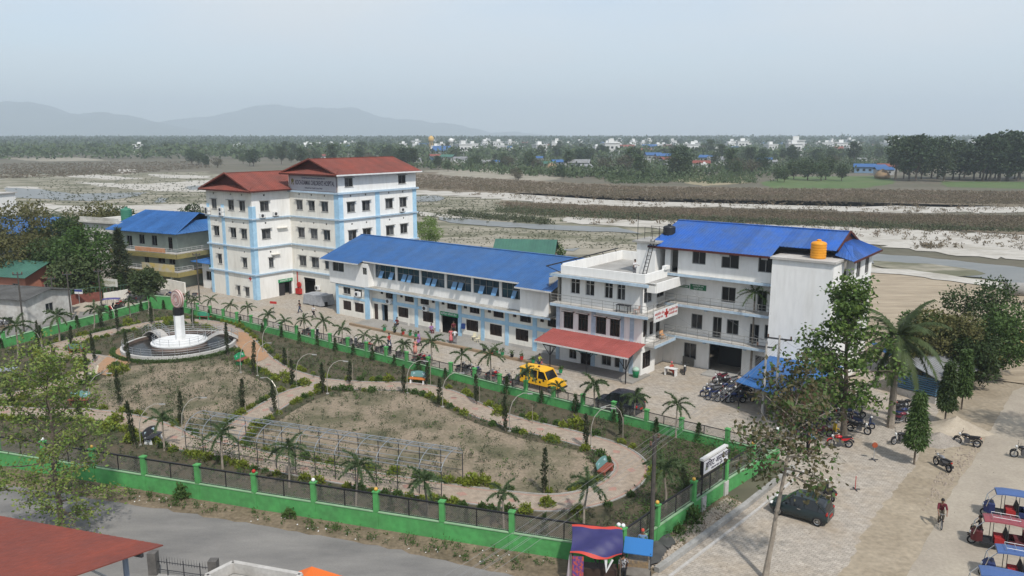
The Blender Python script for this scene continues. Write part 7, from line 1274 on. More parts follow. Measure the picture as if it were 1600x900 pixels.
# ---- electric rickshaws
def rickshaw(col, loc, rz, label, rack=True):
    b = empty('electric_rickshaw', loc, rz, label=label, cat='rickshaw'); P_ = mat('rick_' + col[0], col[1], rough=.4); Q = mat('rickbody_' + col[2], col[3], rough=.4)
    loft([[(x, -.52, z), (x, -.5, z + .07), (x, 0, z + .13), (x, .5, z + .07), (x, .52, z)] for x, z in ((-1.35, 1.66), (-.6, 1.72), (.3, 1.72), (.75, 1.66))], P_, 'roof', b, False)
    MB().tube([(.75, -.45, 1.66), (1.1, -.42, 1.25), (1.2, -.3, .75)], .025, 6).tube([(.75, .45, 1.66), (1.1, .42, 1.25), (1.2, .3, .75)], .025, 6).tube([(.75, -.45, 1.66), (.75, .45, 1.66)], .025, 6).tube([(1.1, -.42, 1.25), (1.1, .42, 1.25)], .02, 6).build('front_frame', CHROME, b)
    for x in (-1.3, -.45, .3):
        for s in (-1, 1): MB().tube([(x, s * .48, .4), (x, s * .48, 1.68)], .02, 5).build('post', STEEL_D, b)
    MB().box(-1.4, .9, -.5, .5, .34, .42).build('floor', SEATB, b); MB().box(-.35, .15, -.42, .42, .42, .75).build('driver_seat', mat('rick_seat_red', (.30, .02, .02)), b); MB().box(-1.3, -.85, -.46, .46, .42, .72).box(-1.38, -1.28, -.46, .46, .72, 1.15).build('rear_bench', mat('rick_seat_' + col[2], col[3]), b); MB().hexa([(-.4, -.44, .75), (-.4, .44, .75), (-.32, .44, .75), (-.32, -.44, .75), (-.48, -.42, 1.15), (-.48, .42, 1.15), (-.42, .42, 1.15), (-.42, -.42, 1.15)]).build('seat_back', SEATB, b)
    loft([[(x, -h, .35), (x, -h, z), (x, h, z), (x, h, .35)] for x, h, z in ((.75, .42, .95), (1.05, .36, .95), (1.3, .22, .8))], Q, 'front_cowl', b, False); MB().box(-1.42, -1.38, -.5, .5, .4, 1.0).build('tail_panel', Q, b)
    for s in (-.5, .5): MB().box(-1.38, -.5, s - .02, s + .02, .42, .75).build('side_panel', Q, b); wheel(b, (-.95, s, .25), .25, .05, spokes=5)
    wheel(b, (1.22, 0, .25), .25, .05, spokes=5); MB().sph((1.33, 0, .72), (.06, .1, .1), 8, 6).build('headlight', LAMPW, b, True); MB().tube([(.85, .3, 1.05), (.95, 0, 1.0), (.85, -.3, 1.05)], .018, 6).build('handlebar', STEEL_D, b)
    if rack:
        k = MB()
        for y in (-.35, .35): k.tube([(-1.0, y, 1.95), (.35, y, 1.98)], .014, 5)
        for x in (-1.0, -.55, -.1, .35): k.tube([(x, -.35, 1.96), (x, .35, 1.96)], .014, 5)
        for x in (-1.0, .35):
            for y in (-.35, .35): k.tube([(x, y, 1.78), (x, y, 1.97)], .012, 5)
        k.build('roof_rack', STEEL, b)
    return b
hd = R(157); hv = Vector((math.cos(hd), math.sin(hd), 0))
RB_ = ('blue', (.06, .11, .26), 'navy', (.02, .03, .10)); RR_ = ('maroon', (.25, .06, .07), 'dark_red', (.09, .018, .02))
for q, z, c_, lb, rk in (((1556, 771), 1.72, RB_, 'uppermost rickshaw with a faded blue roof', False), ((1537, 813), 1.72, RR_, 'rickshaw with a dull red roof and steel rack', True), ((1557, 862), 1.72, RB_, 'blue roofed rickshaw with a rack below the red one', True), ((1531, 897), 1.72, RB_, 'blue rickshaw at the very bottom edge', False)):
    p = G(*q, z); p.z = .024; rickshaw(c_, p - hv * .75 + Vector((.2, .35, 0)), hd, lb, rk)
rickshaw(('purple', (.08, .07, .20), 'black', (.02, .02, .022)), G(172, 487) + Vector((0, 0, .02)), R(195), 'dark rickshaw with bluish roof on the far street', False)
# ---- people
def skin_mesh(name, J_, E, rad, m, par, sub=1):
    ks = list(J_); me = bpy.data.meshes.new(name); me.from_pydata([J_[k] for k in ks], [(ks.index(a), ks.index(b)) for a, b in E], []); me.materials.append(m); o = link(name, me, par); o.modifiers.new('Skin', 'SKIN'); sv = me.skin_vertices[0].data
    for i, k in enumerate(ks): rr2 = rad(k); sv[i].radius = (rr2, rr2) if not isinstance(rr2, tuple) else rr2; sv[i].use_root = (i == 0)
    s = o.modifiers.new('Sub', 'SUBSURF'); s.levels = sub; s.render_levels = sub; return o
SKN = plain('skin', (.21, .115, .075), .6); HAIR = plain('hair', (.012, .010, .009), .6); SHOE = plain('shoe', (.03, .025, .022), .7)
POSE = {'stand': dict(hip=.93, kn=[(.02, .5), (.02, .5)], an=[(0, .09), (0, .09)], el=[(-.02, 1.13), (-.02, 1.13)], wr=[(.06, .9), (.06, .9)], lean=0),
        'walk': dict(hip=.91, kn=[(.17, .5), (-.02, .48)], an=[(.26, .1), (-.3, .14)], el=[(-.14, 1.14), (.12, 1.15)], wr=[(-.12, .93), (.28, .98)], lean=.04),
        'sit': dict(hip=.5, kn=[(.42, .52), (.42, .52)], an=[(.42, .09), (.42, .09)], el=[(.08, .76), (.08, .76)], wr=[(.3, .62), (.3, .62)], lean=.02),
        'ride': dict(hip=.93, kn=[(.36, .75), (.26, .62)], an=[(.2, .38), (.02, .22)], el=[(.28, 1.12), (.28, 1.12)], wr=[(.5, .98), (.5, .98)], lean=.22),
        'reach': dict(hip=.93, kn=[(.02, .5), (.02, .5)], an=[(0, .09), (0, .09)], el=[(.12, 1.16), (.15, 1.2)], wr=[(.32, 1.15), (.33, 1.25)], lean=.05)}
def person(loc, rz, pose, top, bot, label, dress=False, scarf=None, sc=1.0, sleeve=True):
    b = empty('person', loc, rz, label=label, cat='person'); b.scale = (sc,) * 3; q = POSE[pose]; h = q['hip']; le = q['lean']; up = .5
    J_ = {'pel': (0, 0, h), 'sto': (le * .35, 0, h + .2), 'che': (le * .75, 0, h + .4), 'nec': (le, 0, h + up), 'jaw': (le + .03, 0, h + up + .1), 'hea': (le + .035, 0, h + up + .19), 'top': (le + .02, 0, h + up + .25)}
    E = [('pel', 'sto'), ('sto', 'che'), ('che', 'nec'), ('nec', 'jaw'), ('jaw', 'hea'), ('hea', 'top')]; rd = {'pel': (.15, .11), 'sto': (.13, .10), 'che': (.16, .11), 'nec': .052, 'jaw': .07, 'hea': .098, 'top': .065}
    for i, s in enumerate((1, -1)):
        y = 'lr'[i]; J_.update({'sh' + y: (le * .9, s * .19, h + up - .07), 'el' + y: (q['el'][i][0] + le, s * .25, q['el'][i][1]), 'wr' + y: (q['wr'][i][0] + le, s * .22, q['wr'][i][1]), 'hj' + y: (0, s * .1, h - .06), 'kn' + y: (q['kn'][i][0], s * .11, q['kn'][i][1]), 'an' + y: (q['an'][i][0], s * .11, q['an'][i][1]), 'to' + y: (q['an'][i][0] + .15, s * .12, max(.045, q['an'][i][1] - .05))})
        wv = Vector(J_['wr' + y]); ev = Vector(J_['el' + y]); d = (wv - ev).normalized(); J_['pa' + y] = tuple(wv + d * .07); E += [('che', 'sh' + y), ('sh' + y, 'el' + y), ('el' + y, 'wr' + y), ('wr' + y, 'pa' + y), ('pel', 'hj' + y), ('hj' + y, 'kn' + y), ('kn' + y, 'an' + y), ('an' + y, 'to' + y)]
        rd.update({'sh' + y: .06, 'el' + y: .042, 'wr' + y: .028, 'pa' + y: .03, 'hj' + y: .085, 'kn' + y: .056, 'an' + y: .04, 'to' + y: .035}); side = Vector((0, 1, 0)); 
        for f in range(5):
            base = wv + d * (.05 if f == 4 else .09); o = (f - 1.5) * .017 if f < 4 else .035 * -s; k1 = 'f%d%s' % (f, y); J_[k1] = tuple(base + side * o + d * ((.05, .062, .058, .045, .03)[f]) + Vector((.012, 0, -.004))); rd[k1] = .009; E.append(('pa' + y if f < 4 else 'wr' + y, k1))
    skin_mesh('body', J_, E, lambda k: rd[k], SKN, b)
    sh = [k for k in ('sto', 'che', 'pel', 'shl', 'ell', 'shr', 'elr')]; Sj = {k: J_[k] for k in sh}; nk = Vector(J_['nec']); Sj['col'] = tuple(nk + Vector((0, 0, -.03))); skin_mesh('shirt', Sj, [('sto', 'che'), ('sto', 'pel'), ('che', 'col'), ('che', 'shl'), ('shl', 'ell'), ('che', 'shr'), ('shr', 'elr')], lambda k: {'sto': (.155, .125), 'che': (.185, .135), 'pel': (.175, .135), 'col': .07}.get(k, .078 if k[0] == 's' else .06), top, b)
    if dress:
        a, c = Vector(J_['pel']), (Vector(J_['knl']) + Vector(J_['knr'])) / 2; MB().tube([a + Vector((0, 0, .05)), a.lerp(c, .5), c, c + ((Vector(J_['anl']) + Vector(J_['anr'])) / 2 - c) * .55], [.17, .2, .23, .25], 12).build('skirt', top, b, True)
    Tj = {k: J_[k] for k in ('pel', 'hjl', 'knl', 'anl', 'hjr', 'knr', 'anr')}; skin_mesh('trousers', Tj, [('pel', 'hjl'), ('hjl', 'knl'), ('knl', 'anl'), ('pel', 'hjr'), ('hjr', 'knr'), ('knr', 'anr')], lambda k: {'pel': (.16, .125), 'hjl': .1, 'hjr': .1, 'knl': .075, 'knr': .075}.get(k, .06), bot, b)
    hx, hz_ = J_['hea'][0], J_['hea'][2]; MB().sph((hx - .025, 0, hz_ + .035), (.108, .1, .115), 12, 8).build('headscarf' if scarf else 'hair', scarf or HAIR, b, True); k = MB().sph((hx + .1, 0, hz_ - .01), (.02, .014, .022), 6, 5); k.sph((hx + .085, .035, hz_ + .018), .012, 6, 4).sph((hx + .085, -.035, hz_ + .018), .012, 6, 4); k.sph((hx + .0, .098, hz_ - .005), (.02, .012, .03), 6, 4).sph((hx + .0, -.098, hz_ - .005), (.02, .012, .03), 6, 4); k.build('face_features', SKN, b, True)
    for y in 'lr': a = Vector(J_['an' + y]); MB().sph((a.x + .07, a.y, a.z - .045), (.14, .05, .045), 10, 6).build('shoe', SHOE, b, True)
    return b
def fab(n, c): return plain('cloth_' + n, c, .9)
C_ = {'black': fab('black', (.015, .015, .018)), 'white': fab('white', (.6, .6, .6)), 'red': fab('red', (.38, .03, .03)), 'purple': fab('purple', (.28, .15, .34)), 'pink': fab('pink', (.50, .14, .15)), 'jeans': fab('jeans', (.035, .05, .09)), 'grey': fab('grey', (.14, .14, .15)), 'maroon': fab('maroon', (.11, .015, .025)), 'lime': fab('lime', (.35, .38, .05)), 'orange': fab('orange', (.45, .07, .045)), 'khaki': fab('khaki', (.15, .125, .09)), 'blue': fab('blue', (.12, .2, .32)), 'peach': fab('peach', (.50, .22, .18)), 'check': mat('cloth_check', (.03, .03, .035), (.35, .35, .36), 14, .9, ob=True, lo=.48, hi=.52, detail=1)}
WK = Vector((0, 0, .16)); gp = lambda x, y, z=.016: G(x, y) + Vector((0, 0, z))
for loc, rz, pose, top, bot, lb, kw in (
    (gp(469, 489), 200, 'walk', 'black', 'jeans', 'person in black walking near the tall hospital block', {}), (gp(490, 497), 30, 'walk', 'white', 'black', 'person in white top walking before the covered generator', {}), (gp(608, 544), -40, 'walk', 'red', 'jeans', 'person in red shirt walking beside the parked motorcycles', {}), (gp(655, 541), 150, 'walk', 'purple', 'black', 'person in purple standing on the forecourt', dict(dress=True)), (gp(649, 554), 120, 'stand', 'peach', 'orange', 'person in a peach dress beside the person in purple', dict(dress=True)),
    (gp(705, 538, .16), -100, 'stand', 'pink', 'khaki', 'person in dusty pink before the outpatient door', dict(dress=True)), (gp(711, 539, .16), 80, 'stand', 'white', 'grey', 'person in white shirt seen from behind at the outpatient door', {}), (gp(709, 526, .16), -90, 'stand', 'maroon', 'black', 'person in dark red standing in the outpatient doorway', {}), (gp(621, 512, .02), -120, 'sit', 'maroon', 'black', 'person sitting against the outpatient wall under a window', {}), (gp(674, 522, .02), -60, 'sit', 'purple', 'maroon', 'person in maroon sitting beside the flower pots', {}),
    (gp(842, 581, .16), -30, 'reach', 'lime', 'jeans', 'person in lime top holding a child by the canopy', {}), (gp(846, 580, .16), 150, 'stand', 'pink', 'blue', 'small child in pink held by the person in lime', dict(sc=.62)), (Dm @ Vector((-2.4, 2.6, 9.32)), -60, 'reach', 'white', 'grey', 'person in white standing on the roof terrace', {}), (Dm @ Vector((1.9, 2.75, 0)), -50, 'sit', 'orange', 'orange', 'person in red with a covered head sitting at the table', dict(scarf=C_['pink'], dress=True)), (gp(1272, 706), 10, 'walk', 'blue', 'khaki', 'person with pale blue backpack walking beside the red motorcycle', {}),
    (gp(973, 912, .01), 100, 'stand', 'check', 'black', 'person in checked shirt at the snack cart', {}), (gp(1003, 872, .02), -100, 'stand', 'blue', 'black', 'person in orange headscarf behind the snack cart', dict(scarf=C_['orange'])), (gp(1262, 708), 190, 'stand', 'black', 'black', 'person in black half hidden by the leaning tree', {}), (gp(205, 474, .3), 170, 'ride', 'black', 'grey', 'rider on the motorcycle by the cream wall', {})):
    person(loc, R(rz), pose, C_[top], C_[bot], lb, **kw)
bp = MB().sph((0, 0, 0), (.12, .16, .24), 10, 8); bp.build('backpack', fab('backpack', (.22, .36, .42)), None, True, loc=gp(1272, 706) + Vector((-.2, 0, 1.22)), label='pale blue backpack worn beside the red motorcycle', cat='backpack')
# cyclist
BC = empty('bicycle', G(1469, 822) + Vector((0, 0, .02)), R(-112), label='bicycle ridden towards the rubble verge of the dirt strip', cat='bicycle')
wheel(BC, (.52, 0, .33), .33, .022, spokes=12); wheel(BC, (-.52, 0, .33), .33, .022, spokes=12); MB().tube([(-.52, 0, .33), (-.05, 0, .3), (.42, 0, .72), (-.15, 0, .76), (-.05, 0, .3)], .018, 6).tube([(-.52, 0, .33), (-.15, 0, .76), (-.18, 0, .9)], .015, 6).tube([(.52, 0, .33), (.4, 0, .85)], .017, 6).build('frame', STEEL_D, BC); MB().tube([(.3, .28, .98), (.42, .2, .96), (.4, 0, .9), (.42, -.2, .96), (.3, -.28, .98)], .014, 6).build('handlebar', STEEL, BC); MB().sph((-.18, 0, .92), (.13, .08, .04), 10, 6).build('saddle', SEATB, BC, True); MB().tube([(-.05, .1, .3), (-.05, -.1, .3)], .02, 6).build('crank', STEEL_D, BC); MB().box(-.8, -.3, -.08, .08, .68, .7).build('carrier', STEEL_D, BC)
d_ = Vector((math.cos(R(-112)), math.sin(R(-112)), 0)); person(G(1469, 822) - d_ * .2 + Vector((0, 0, .04)), R(-112), 'ride', C_['maroon'], C_['khaki'], 'cyclist in a dark red shirt on the dirt road edge')
person(G(1521, 848) + Vector((.35, .1, .35)), hd, 'sit', C_['black'], C_['black'], 'driver in dark clothes seated in the red roofed rickshaw')
# ================================================================ THE FAR SIDE: scrub, fields, village, forest, hills, haze
def scrub(name, pix, n, h, ls, lm, label, seed):
    poly = [G(*q) for q in pix]; r = np.random.default_rng(seed); P = []
    ys0, ys1 = min(q[1] for q in pix), max(q[1] for q in pix); xs0, xs1 = min(q[0] for q in pix), max(q[0] for q in pix)
    while n > 0:
        x, y = r.uniform(xs0, xs1), r.uniform(ys0, ys1); g = G(x, y)
        if not inside((g.x, g.y), poly): continue
        if r.random() < .22: g = g + Vector((r.normal(0, 5), r.normal(0, 5) * g.y / 300, 0))
        n -= 1; s = .4 + r.random() * 1.1; m = int(12 * s); u = r.normal(0, 1, (m, 3)); u[:, 2] = np.abs(u[:, 2]); P.append(np.array([g.x, g.y, .1]) + u * np.array([.7, .7, .55]) * h * s)
    V, F = leaf_arrays(np.concatenate(P), ls, r, .9, .5); tag(link(name, npmesh(name, V, F, [lm])), label=label, kind='stuff')
scrub('scrub', [(640, 272), (860, 286), (1010, 293), (1250, 296), (1700, 302), (1700, 321), (1150, 314), (960, 311), (820, 302), (640, 294)], 13000, .34, .45, LF['scrub'], 'brown scrub growing beyond the long white sand strip', 1)
scrub('scrub', [(790, 317), (860, 320), (1000, 325), (1200, 329), (1400, 337), (1700, 340), (1700, 364), (1450, 356), (1330, 352), (1150, 347), (1000, 341), (880, 337), (800, 330)], 13000, .32, .36, LF['scrub'], 'brown scrub growing before the long white sand strip', 2)
scrub('scrub', [(770, 326), (860, 330), (1000, 338), (1200, 346), (1500, 358), (1700, 364), (1500, 362), (1200, 352), (1000, 344), (870, 340), (780, 333)], 1400, .8, .5, LF['weed'], 'greener bushes on the near edge of the scrub strip', 3)
scrub('scrub', [(0, 256), (300, 252), (330, 262), (200, 272), (0, 280)], 2500, .35, .6, LF['scrub'], 'dull grass on the plain left of the red roofed hospital', 4)
scrub('scrub', [(1440, 384), (1475, 386), (1470, 390), (1445, 389)], 40, .6, .5, LF['scrub'], 'dry tuft on the white sand bank', 5); scrub('scrub', [(920, 347), (1130, 352), (1130, 357), (920, 351)], 30, .8, .6, LF['scrub'], 'isolated dry tufts on the white sand behind the blue roof', 6)
scrub('scrub', [(700, 330), (860, 345), (860, 352), (700, 338)], 300, .5, .6, LF['weed'], 'low green growth beside the narrow stream', 7)
scrub('scrub', [(650, 297), (900, 308), (1150, 316), (1700, 322), (1700, 335), (1350, 333), (1150, 326), (860, 318)], 420, .55, .5, LF['scrub'], 'dry tufts scattered over the long white sand strip', 8); scrub('scrub', [(900, 342), (1150, 350), (1400, 358), (1700, 372), (1700, 400), (1400, 375), (1150, 360)], 260, .5, .45, LF['scrub'], 'dry tufts scattered over the broad white sand bank', 9)
scrub('scrub', [(640, 305), (780, 312), (860, 345), (640, 345)], 700, .16, .26, LF['weed'], 'low green patches on the flats behind the hospital', 10); scrub('scrub', [(700, 355), (1000, 366), (1000, 392), (700, 380)], 600, .12, .2, LF['weed'], 'low green patches on the flats behind the long roof', 11); scrub('scrub', [(60, 272), (320, 270), (330, 320), (60, 320)], 900, .2, .35, LF['weed'], 'green brown patches on the river bed behind the school', 12)
scrub('hedgerows', [(600, 243), (1000, 240), (1400, 240), (1400, 268), (1180, 276), (1000, 282), (800, 274), (640, 262)], 2600, 2.4, 2.2, LF['haze'], 'loose hedges and thickets among the village fields', 13); scrub('hedgerows', [(940, 276), (1060, 277), (1180, 276), (1180, 288), (1080, 286), (960, 288)], 700, 1.0, .9, LF['haze'], 'low green crops and hedges before the village', 14)
# --- trees of the plain and the village, one by one
FT = [Proto(lobe_tree('plain_tree', 200, 11, .3, 2.5, 4.4, 12, 100, .9, LF['haze'])), Proto(lobe_tree('plain_tree', 201, 13, .3, 3, 4.8, 14, 120, .95, LF['hazed'])), Proto(lobe_tree('plain_tree', 202, 9, .25, 2, 4.6, 11, 80, .8, LF['farbrown'])), Proto(lobe_tree('plain_tree', 203, 15, .3, 4, 3.4, 13, 110, .95, LF['haze'])), Proto(lobe_tree('plain_tree', 204, 10, .25, 3, 3.8, 11, 100, .85, LF['haze'], flat=1.2))]
rr = random.Random(5); cnt = [0]
LOOK = ['mid green round tree', 'dark tall round tree', 'brownish leafless looking tree', 'slim tall green tree', 'small loose green tree']
def fart(px, py, s, k=None, label=None, group='trees of the far village belt'):
    if cnt[0] >= 300: return
    k = rr.randrange(5) if k is None else k
    if label is None: label = LOOK[k] + (' far off' if py < 240 else ' in the nearer fields') + ' ' + next(t for x, t in ((330, 'left of the red hospital roofs'), (650, 'behind the red hospital roofs'), (870, 'above the long blue roof'), (1050, 'above the roof terrace'), (1330, 'above the bright blue roof'), (9999, 'near the dark tree row')) if px < x)
    cnt[0] += 1; FT[k].put(G(px, py), rr.random() * 6, s * rr.uniform(.85, 1.15), label, group, 'tree')
for i_, x in enumerate(range(1398, 1640, 11)): fart(x + rr.uniform(-4, 4), 284 - rr.random() * 6, 1.35 + .35 * rr.random(), rr.choice((0, 1, 3)), ORD[i_] + ' dark tree from the left in the tall row behind green field', 'dark tree row behind the green field')
for i_, x in enumerate((1535, 1545, 1560, 1575, 1590)): fart(x, 283, 1.75, 1, ORD[i_] + ' from the left of the five tallest dark trees', 'tallest trees at the end of the dark row')
for i_, (x, y, s, k) in enumerate(sorted(((1262, 282, 1.0, 0), (1283, 283, 1.05, 4), (1290, 281, 1.1, 0), (1315, 283, .95, 4), (1215, 283, .7, 0), (1225, 285, .6, 4), (1240, 280, .9, 0)))): fart(x, y, s, k, ORD[i_] + ' green tree from the left beside the bright green field', 'trees at the bright green field')
for i_, (x, y, s) in enumerate(sorted(((1053, 275, 1.1), (1063, 274, 1.15), (1068, 275, .9), (1000, 277, .8), (945, 268, .9), (985, 266, 1.0), (975, 268, 1.1), (810, 282, .5), (805, 279, .6), (840, 265, .8), (1190, 270, .9), (1175, 272, 1.1), (1155, 273, 1.0), (1140, 270, 1.0), (875, 276, .6), (880, 280, .5), (1150, 276, .8)))): fart(x, y, s, None, ORD[i_] + ' tree from the left at the near edge of the village fields', 'trees at the near edge of the village fields')
for i_, (x, y, s) in enumerate(sorted(((300, 257, .9), (310, 258, .8), (322, 261, .7), (340, 262, .8), (390, 259, 1.0), (396, 260, .9), (380, 256, .8), (440, 257, 1.0), (455, 254, 1.0), (425, 252, .9), (620, 259, .8), (600, 256, .9), (580, 257, .9), (560, 255, .8), (520, 255, .9), (685, 265, .6), (700, 268, .6), (736, 265, .7), (770, 262, .6)))): fart(x, y, s, None, ORD[i_] + ' tree from the left on the plain near the red hospital roofs', 'trees on the plain near the red roofs')
while cnt[0] < 300:
    y = 228 + 36 * rr.random() ** 1.6; x = rr.uniform(-20, 1620)
    if x < 400 and y > 244: continue
    if x > 1180 and y > 262: continue
    fart(x, y, .8 + .45 * rr.random())
# --- village houses far off
FW = [mat('far_white', (.60, .60, .58), rnd=.15), mat('far_grey', (.34, .34, .33)), mat('far_cream', (.55, .48, .36)), mat('far_pink', (.45, .27, .22)), mat('far_blue', (.16, .25, .36))]
def far_house(seed, kind):
    r = random.Random(seed); b = empty('village_house'); wm = FW[r.randrange(5)] if kind else FW[0]
    if kind == 0:
        w_, d_, h_ = 9, 9, 7.5; wn = [(-3.4 + 2.6 * i, -2.0 + 2.6 * i, z, z + 1.3) for i in range(3) for z in (1.0, 4.4)]
        wall(b, 'x', -d_/2, 1, -w_/2, w_/2, 0, h_, wn, wm); MB().box(-w_/2 + .1, w_/2 - .1, -d_/2 + .4, d_/2, 0, h_).build('body', wm, b); MB().box(-w_/2 - .4, w_/2 + .4, -d_/2 - .4, d_/2 + .4, h_, h_ + .4).build('roof_slab', wm, b); MB().box(-1.5, 1.8, 0, 3, h_ + .4, h_ + 2.6).build('stair_room', wm, b)
        for q in wn: MB().box(q[0], q[1], -d_/2 + .2, -d_/2 + .3, q[2], q[3]).build('window', GLASS, b)
    else:
        rm = (R_BLUE, R_GREY, R_RED, R_GREEN)[kind - 1]; w_, d_, h_ = 11, 7, 3.6; wn = [(-4.2 + 3.2 * i, -2.8 + 3.2 * i, 1.1, 2.4) for i in range(3)]
        wall(b, 'x', -d_/2, 1, -w_/2, w_/2, 0, h_, wn, wm); MB().box(-w_/2 + .1, w_/2 - .1, -d_/2 + .4, d_/2, 0, h_).build('body', wm, b)
        for q in wn: MB().box(q[0], q[1], -d_/2 + .2, -d_/2 + .3, q[2], q[3]).build('window', GLASS, b)
        for s in (-1, 1): MB().hexa([(-w_/2 - .6, s * (d_/2 + .6), h_ - .2), (w_/2 + .6, s * (d_/2 + .6), h_ - .2), (w_/2 + .6, 0, h_ + 1.6), (-w_/2 - .6, 0, h_ + 1.6), (-w_/2 - .6, s * (d_/2 + .6), h_ - .1), (w_/2 + .6, s * (d_/2 + .6), h_ - .1), (w_/2 + .6, 0, h_ + 1.7), (-w_/2 - .6, 0, h_ + 1.7)]).build('roof_slope', rm, b)
    return b
FH = [Proto(far_house(i, i % 5 if i < 5 else (0, 1, 0, 2, 1)[i - 5])) for i in range(10)]
HN = ['white two storey flat roofed house', 'low house with a blue roof', 'low house with a grey tin roof', 'low house with a red roof', 'low house with a green roof', 'two storey flat roofed house', 'low walled house with a blue roof', 'plain two storey flat roofed house', 'low walled house with a grey roof', 'painted low house with a blue roof']
hs_ = [(285, 237, 9, 1), (320, 239, 3, 1), (235, 243, 3, 1.1), (255, 241, 1, 1), (190, 238, 1, 1.0), (300, 238, 6, 1), (355, 240, 2, .9), (480, 232, 0, 1.3), (500, 233, 5, 1.2), (540, 233, 0, 1.5), (533, 234, 7, 1.2), (590, 233, 2, 1.2), (650, 233, 5, 1.3), (690, 235, 0, 1.4), (470, 248, 2, .9), (500, 249, 3, 1), (680, 249, 3, 1), (700, 252, 4, 1.2), (720, 254, 2, 1), (680, 254, 6, .8), (760, 258, 2, .8), (775, 257, 1, .7), (650, 254, 2, .8),
       (822, 226, 0, 1.3), (870, 238, 5, 1.7), (866, 226, 9, 1.5), (888, 230, 0, 1.2), (932, 237, 0, 1.1), (942, 234, 6, 1.2), (955, 232, 0, 1.2), (966, 233, 7, 1.3), (985, 233, 0, 1.2), (1005, 230, 0, 1.5), (1028, 235, 5, 1.3), (1036, 233, 0, 1.2), (1056, 231, 5, 1.2), (1072, 232, 0, 1.2), (1143, 232, 0, 1.8), (1158, 231, 7, 1.5), (855, 262, 4, .9), (872, 260, 1, 1.0), (840, 252, 1, .9), (905, 264, 8, 1.3), (915, 266, 2, .8), (1008, 255, 2, .8), (1020, 250, 1, 1.4), (1036, 251, 9, 1.3), (1042, 256, 3, 1.1), (1046, 263, 8, .7), (1095, 263, 3, 1.1), (1100, 264, 0, .5), (1120, 258, 2, 1.3), (1105, 253, 1, 1.2), (1195, 256, 1, 1.0), (1205, 258, 8, .8),
       (1242, 240, 5, 2.3), (1250, 240, 9, 1.6), (1218, 228, 1, 1.5), (1310, 228, 2, 1.3), (1340, 230, 0, 1.2), (1370, 231, 3, 1.5), (1382, 236, 0, 1.2), (1405, 239, 3, 1.5), (1430, 243, 0, 1.4), (1440, 238, 7, 1.3), (1455, 240, 5, 1.3), (1350, 270, 6, 1.1), (1370, 270, 1, 1.0), (1385, 268, 3, 1.0), (1380, 273, 1, .9), (1345, 254, 2, .8), (1270, 262, 4, .7), (1510, 234, 0, 1.3), (1525, 233, 5, 1.4), (1590, 231, 0, 1.4), (1575, 228, 5, 1.3), (780, 238, 2, 1.2), (800, 241, 0, .9), (745, 234, 1, 1.1), (1290, 233, 0, 1.1), (1480, 229, 3, 1.5), (1550, 236, 8, 1.2), (1330, 236, 5, 1.0)]
rh = random.Random(12); hs_ += [(rh.uniform(640, 1600), 223 + 22 * rh.random() ** 1.3, rh.choice((0, 0, 0, 5, 7, 1, 2, 3)), rh.uniform(1.2, 2.0)) for _ in range(150)] + [(rh.uniform(200, 640), 230 + 10 * rh.random(), rh.choice((0, 5, 1, 2)), rh.uniform(1.1, 1.5)) for _ in range(16)]
for i, (px, py, k, s) in enumerate(hs_): FH[k].put(G(px, py), rr.uniform(-.5, .5), s, HN[k] + ' far off ' + next(t for x, t in ((330, 'left of the red hospital roofs'), (650, 'behind the red hospital roofs'), (870, 'above the long blue roof'), (1050, 'above the roof terrace'), (1330, 'above the bright blue roof'), (9999, 'near the dark tree row')) if px < x), 'far village houses', 'house')
def water_tower(px, py, h, m, label):
    t = empty('water_tower', G(px, py), 0, label=label, cat='water tower')
    for i in range(6): a = i * math.pi / 3; MB().cyl((3 * math.cos(a), 3 * math.sin(a), 0), (2.6 * math.cos(a), 2.6 * math.sin(a), h * .62), .35, n=6).build('leg', m, t)
    MB().lathe([(2.8, h * .6), (4.2, h * .66), (4.6, h * .78), (4.4, h * .86), (2.5, h * .96), (.5, h)], 16).build('tank', m, t, True)
water_tower(674, 236, 24, mat('tower_yellow', (.55, .36, .12)), 'yellow domed water tower on the village skyline'); water_tower(705, 234, 20, FW[0], 'white domed water tower on the village skyline')
MB().tube([(0, 0, 0), (0, 0, 34)], [.8, .3], 6).build('radio_mast', STEEL_D, loc=G(1314, 227), label='thin radio mast on the far skyline', cat='mast')
for px, py, lb in ((862, 266, 'round hay stack in the village beside the green roof'), (1378, 279, 'cone shaped hay stack beside the green field')): MB().lathe([(3.6, 0), (4.2, 1.4), (3.4, 3.2), (1.6, 4.6), (.2, 5.4)], 14).build('hay_stack', mat('hay', (.30, .20, .12), (.24, .17, .10), .5), None, True, loc=G(px, py), label=lb, cat='hay stack')
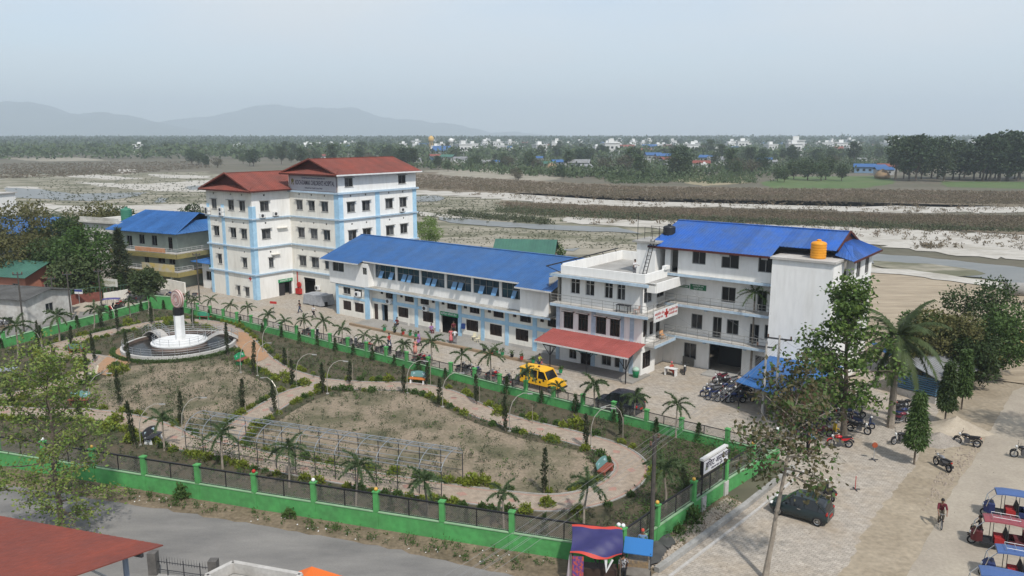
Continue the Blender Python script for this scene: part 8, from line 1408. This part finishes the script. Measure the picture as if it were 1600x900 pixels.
# --- the far forest belt: one mass
r = np.random.default_rng(9); P = []; O = []
for k in range(9000):
    Y = 1500 + 2600 * r.random() ** .8; X = (r.random() * 2 - 1) * Y * .72; h = (13 + 10 * min(1, (Y - 1500) / 1100)) * (.8 + .3 * r.random()); 
    if X > .25 * Y: h *= .82 + .35 * r.random()
    if Y < 2100 and X > -.25 * Y and r.random() < .5: continue
    m = 12; u = r.normal(0, 1, (m, 3)); u /= np.linalg.norm(u, axis=1, keepdims=True); rd = 3 + 2 * r.random(); P.append(np.array([X, Y, h * .62]) + u * np.array([rd, rd, h * .36])); O.append(u)
V, F = leaf_arrays(np.concatenate(P), 5.0, r, .2, .8, 0, np.concatenate(O) * .5); tag(link('forest', npmesh('forest', V, F, [LF['hazed']])), label='dark forest belt along the whole horizon', kind='stuff')
r = np.random.default_rng(10); P = []; O = []
for k in range(6500):
    y = 221 + 28 * r.random() ** 1.35; x = r.uniform(-60, 1660); g = G(x, y); h = (7 + 7 * r.random()) * (.72 if x > 640 else 1); m = 12; u = r.normal(0, 1, (m, 3)); u /= np.linalg.norm(u, axis=1, keepdims=True); rd = 2.4 + 2 * r.random(); P.append(np.array([g.x, g.y, h * .58]) + u * np.array([rd, rd, h * .4])); O.append(u)
V, F = leaf_arrays(np.concatenate(P), 3.4, r, .2, .8, 0, np.concatenate(O) * .5); tag(link('woodland', npmesh('woodland', V, F, [LF['haze']])), label='distant mixed woodland around the far village', kind='stuff')
# --- hills
def hills(name, prof, Y0, depth, label, seed):
    r = np.random.default_rng(seed); X = np.linspace(prof[0][0], prof[-1][0], 200); H = np.interp(X, [p[0] for p in prof], [p[1] for p in prof]); H = H - (H < 209) * sum(np.sin(X * .045 * 1.7 ** k + k * 2.1 + seed) * 1.5 / 1.5 ** k for k in range(5)); nj = 26; V = []; ph = r.random(12) * 6.283
    for j in range(nj + 1):
        t = j / nj; f = math.sin(math.pi * t) ** .9
        for i, x in enumerate(X):
            wx = (x - 800) / 1272 * Y0; top = CAM_H + (HORIZON - H[i]) * Y0 / 1272; n = sum(math.sin(wx * .0016 * (k + 1) + ph[k] + t * 5 * math.sin(k + 1)) / (k + 1) for k in range(8)); V.append((wx + 120 * math.sin(t * 7 + ph[9]), Y0 - depth / 2 + depth * t, max(-2, f * top * (1 + .12 * n * (1 - f) * 2))))
    w_ = len(X); F = [(j * w_ + i, j * w_ + i + 1, (j + 1) * w_ + i + 1, (j + 1) * w_ + i) for j in range(nj) for i in range(w_ - 1)]
    o = link(name, npmesh(name, V, F, mat('hill_forest', (.045, .065, .035), (.07, .085, .05), .004, .95))); o.data.polygons.foreach_set('use_smooth', [True] * len(F)); return tag(o, label=label, kind='structure')
hills('hills', [(-500, 190), (-300, 172), (-100, 166), (0, 163), (40, 160), (90, 164), (112, 177), (140, 181), (180, 176), (215, 181), (260, 192), (300, 203), (350, 211), (380, 213)], 9300, 2600, 'nearer hazy blue hill range at the left', 1)
hills('hills', [(180, 213), (220, 203), (270, 192), (330, 181), (380, 172), (420, 164), (455, 171), (485, 167), (540, 172), (590, 184), (640, 188), (700, 197), (760, 205), (860, 212), (950, 213)], 11400, 2600, 'farther fainter hill range behind the red roofed hospital', 2)
# --- the hazy air
m = bpy.data.materials.new('haze_air'); m.use_nodes = True; m.node_tree.nodes.clear(); pv = m.node_tree.nodes.new('ShaderNodeVolumePrincipled'); mo = m.node_tree.nodes.new('ShaderNodeOutputMaterial')
pv.inputs['Color'].default_value = (.80, .90, .99, 1); pv.inputs['Density'].default_value = 2.0e-4; pv.inputs['Anisotropy'].default_value = .2; m.node_tree.links.new(pv.outputs['Volume'], mo.inputs['Volume'])
MB().box(-11500, 11500, -8400, 14400, -4, 600).build('haze', m, label='pale dusty haze filling the whole valley air', kind='stuff')
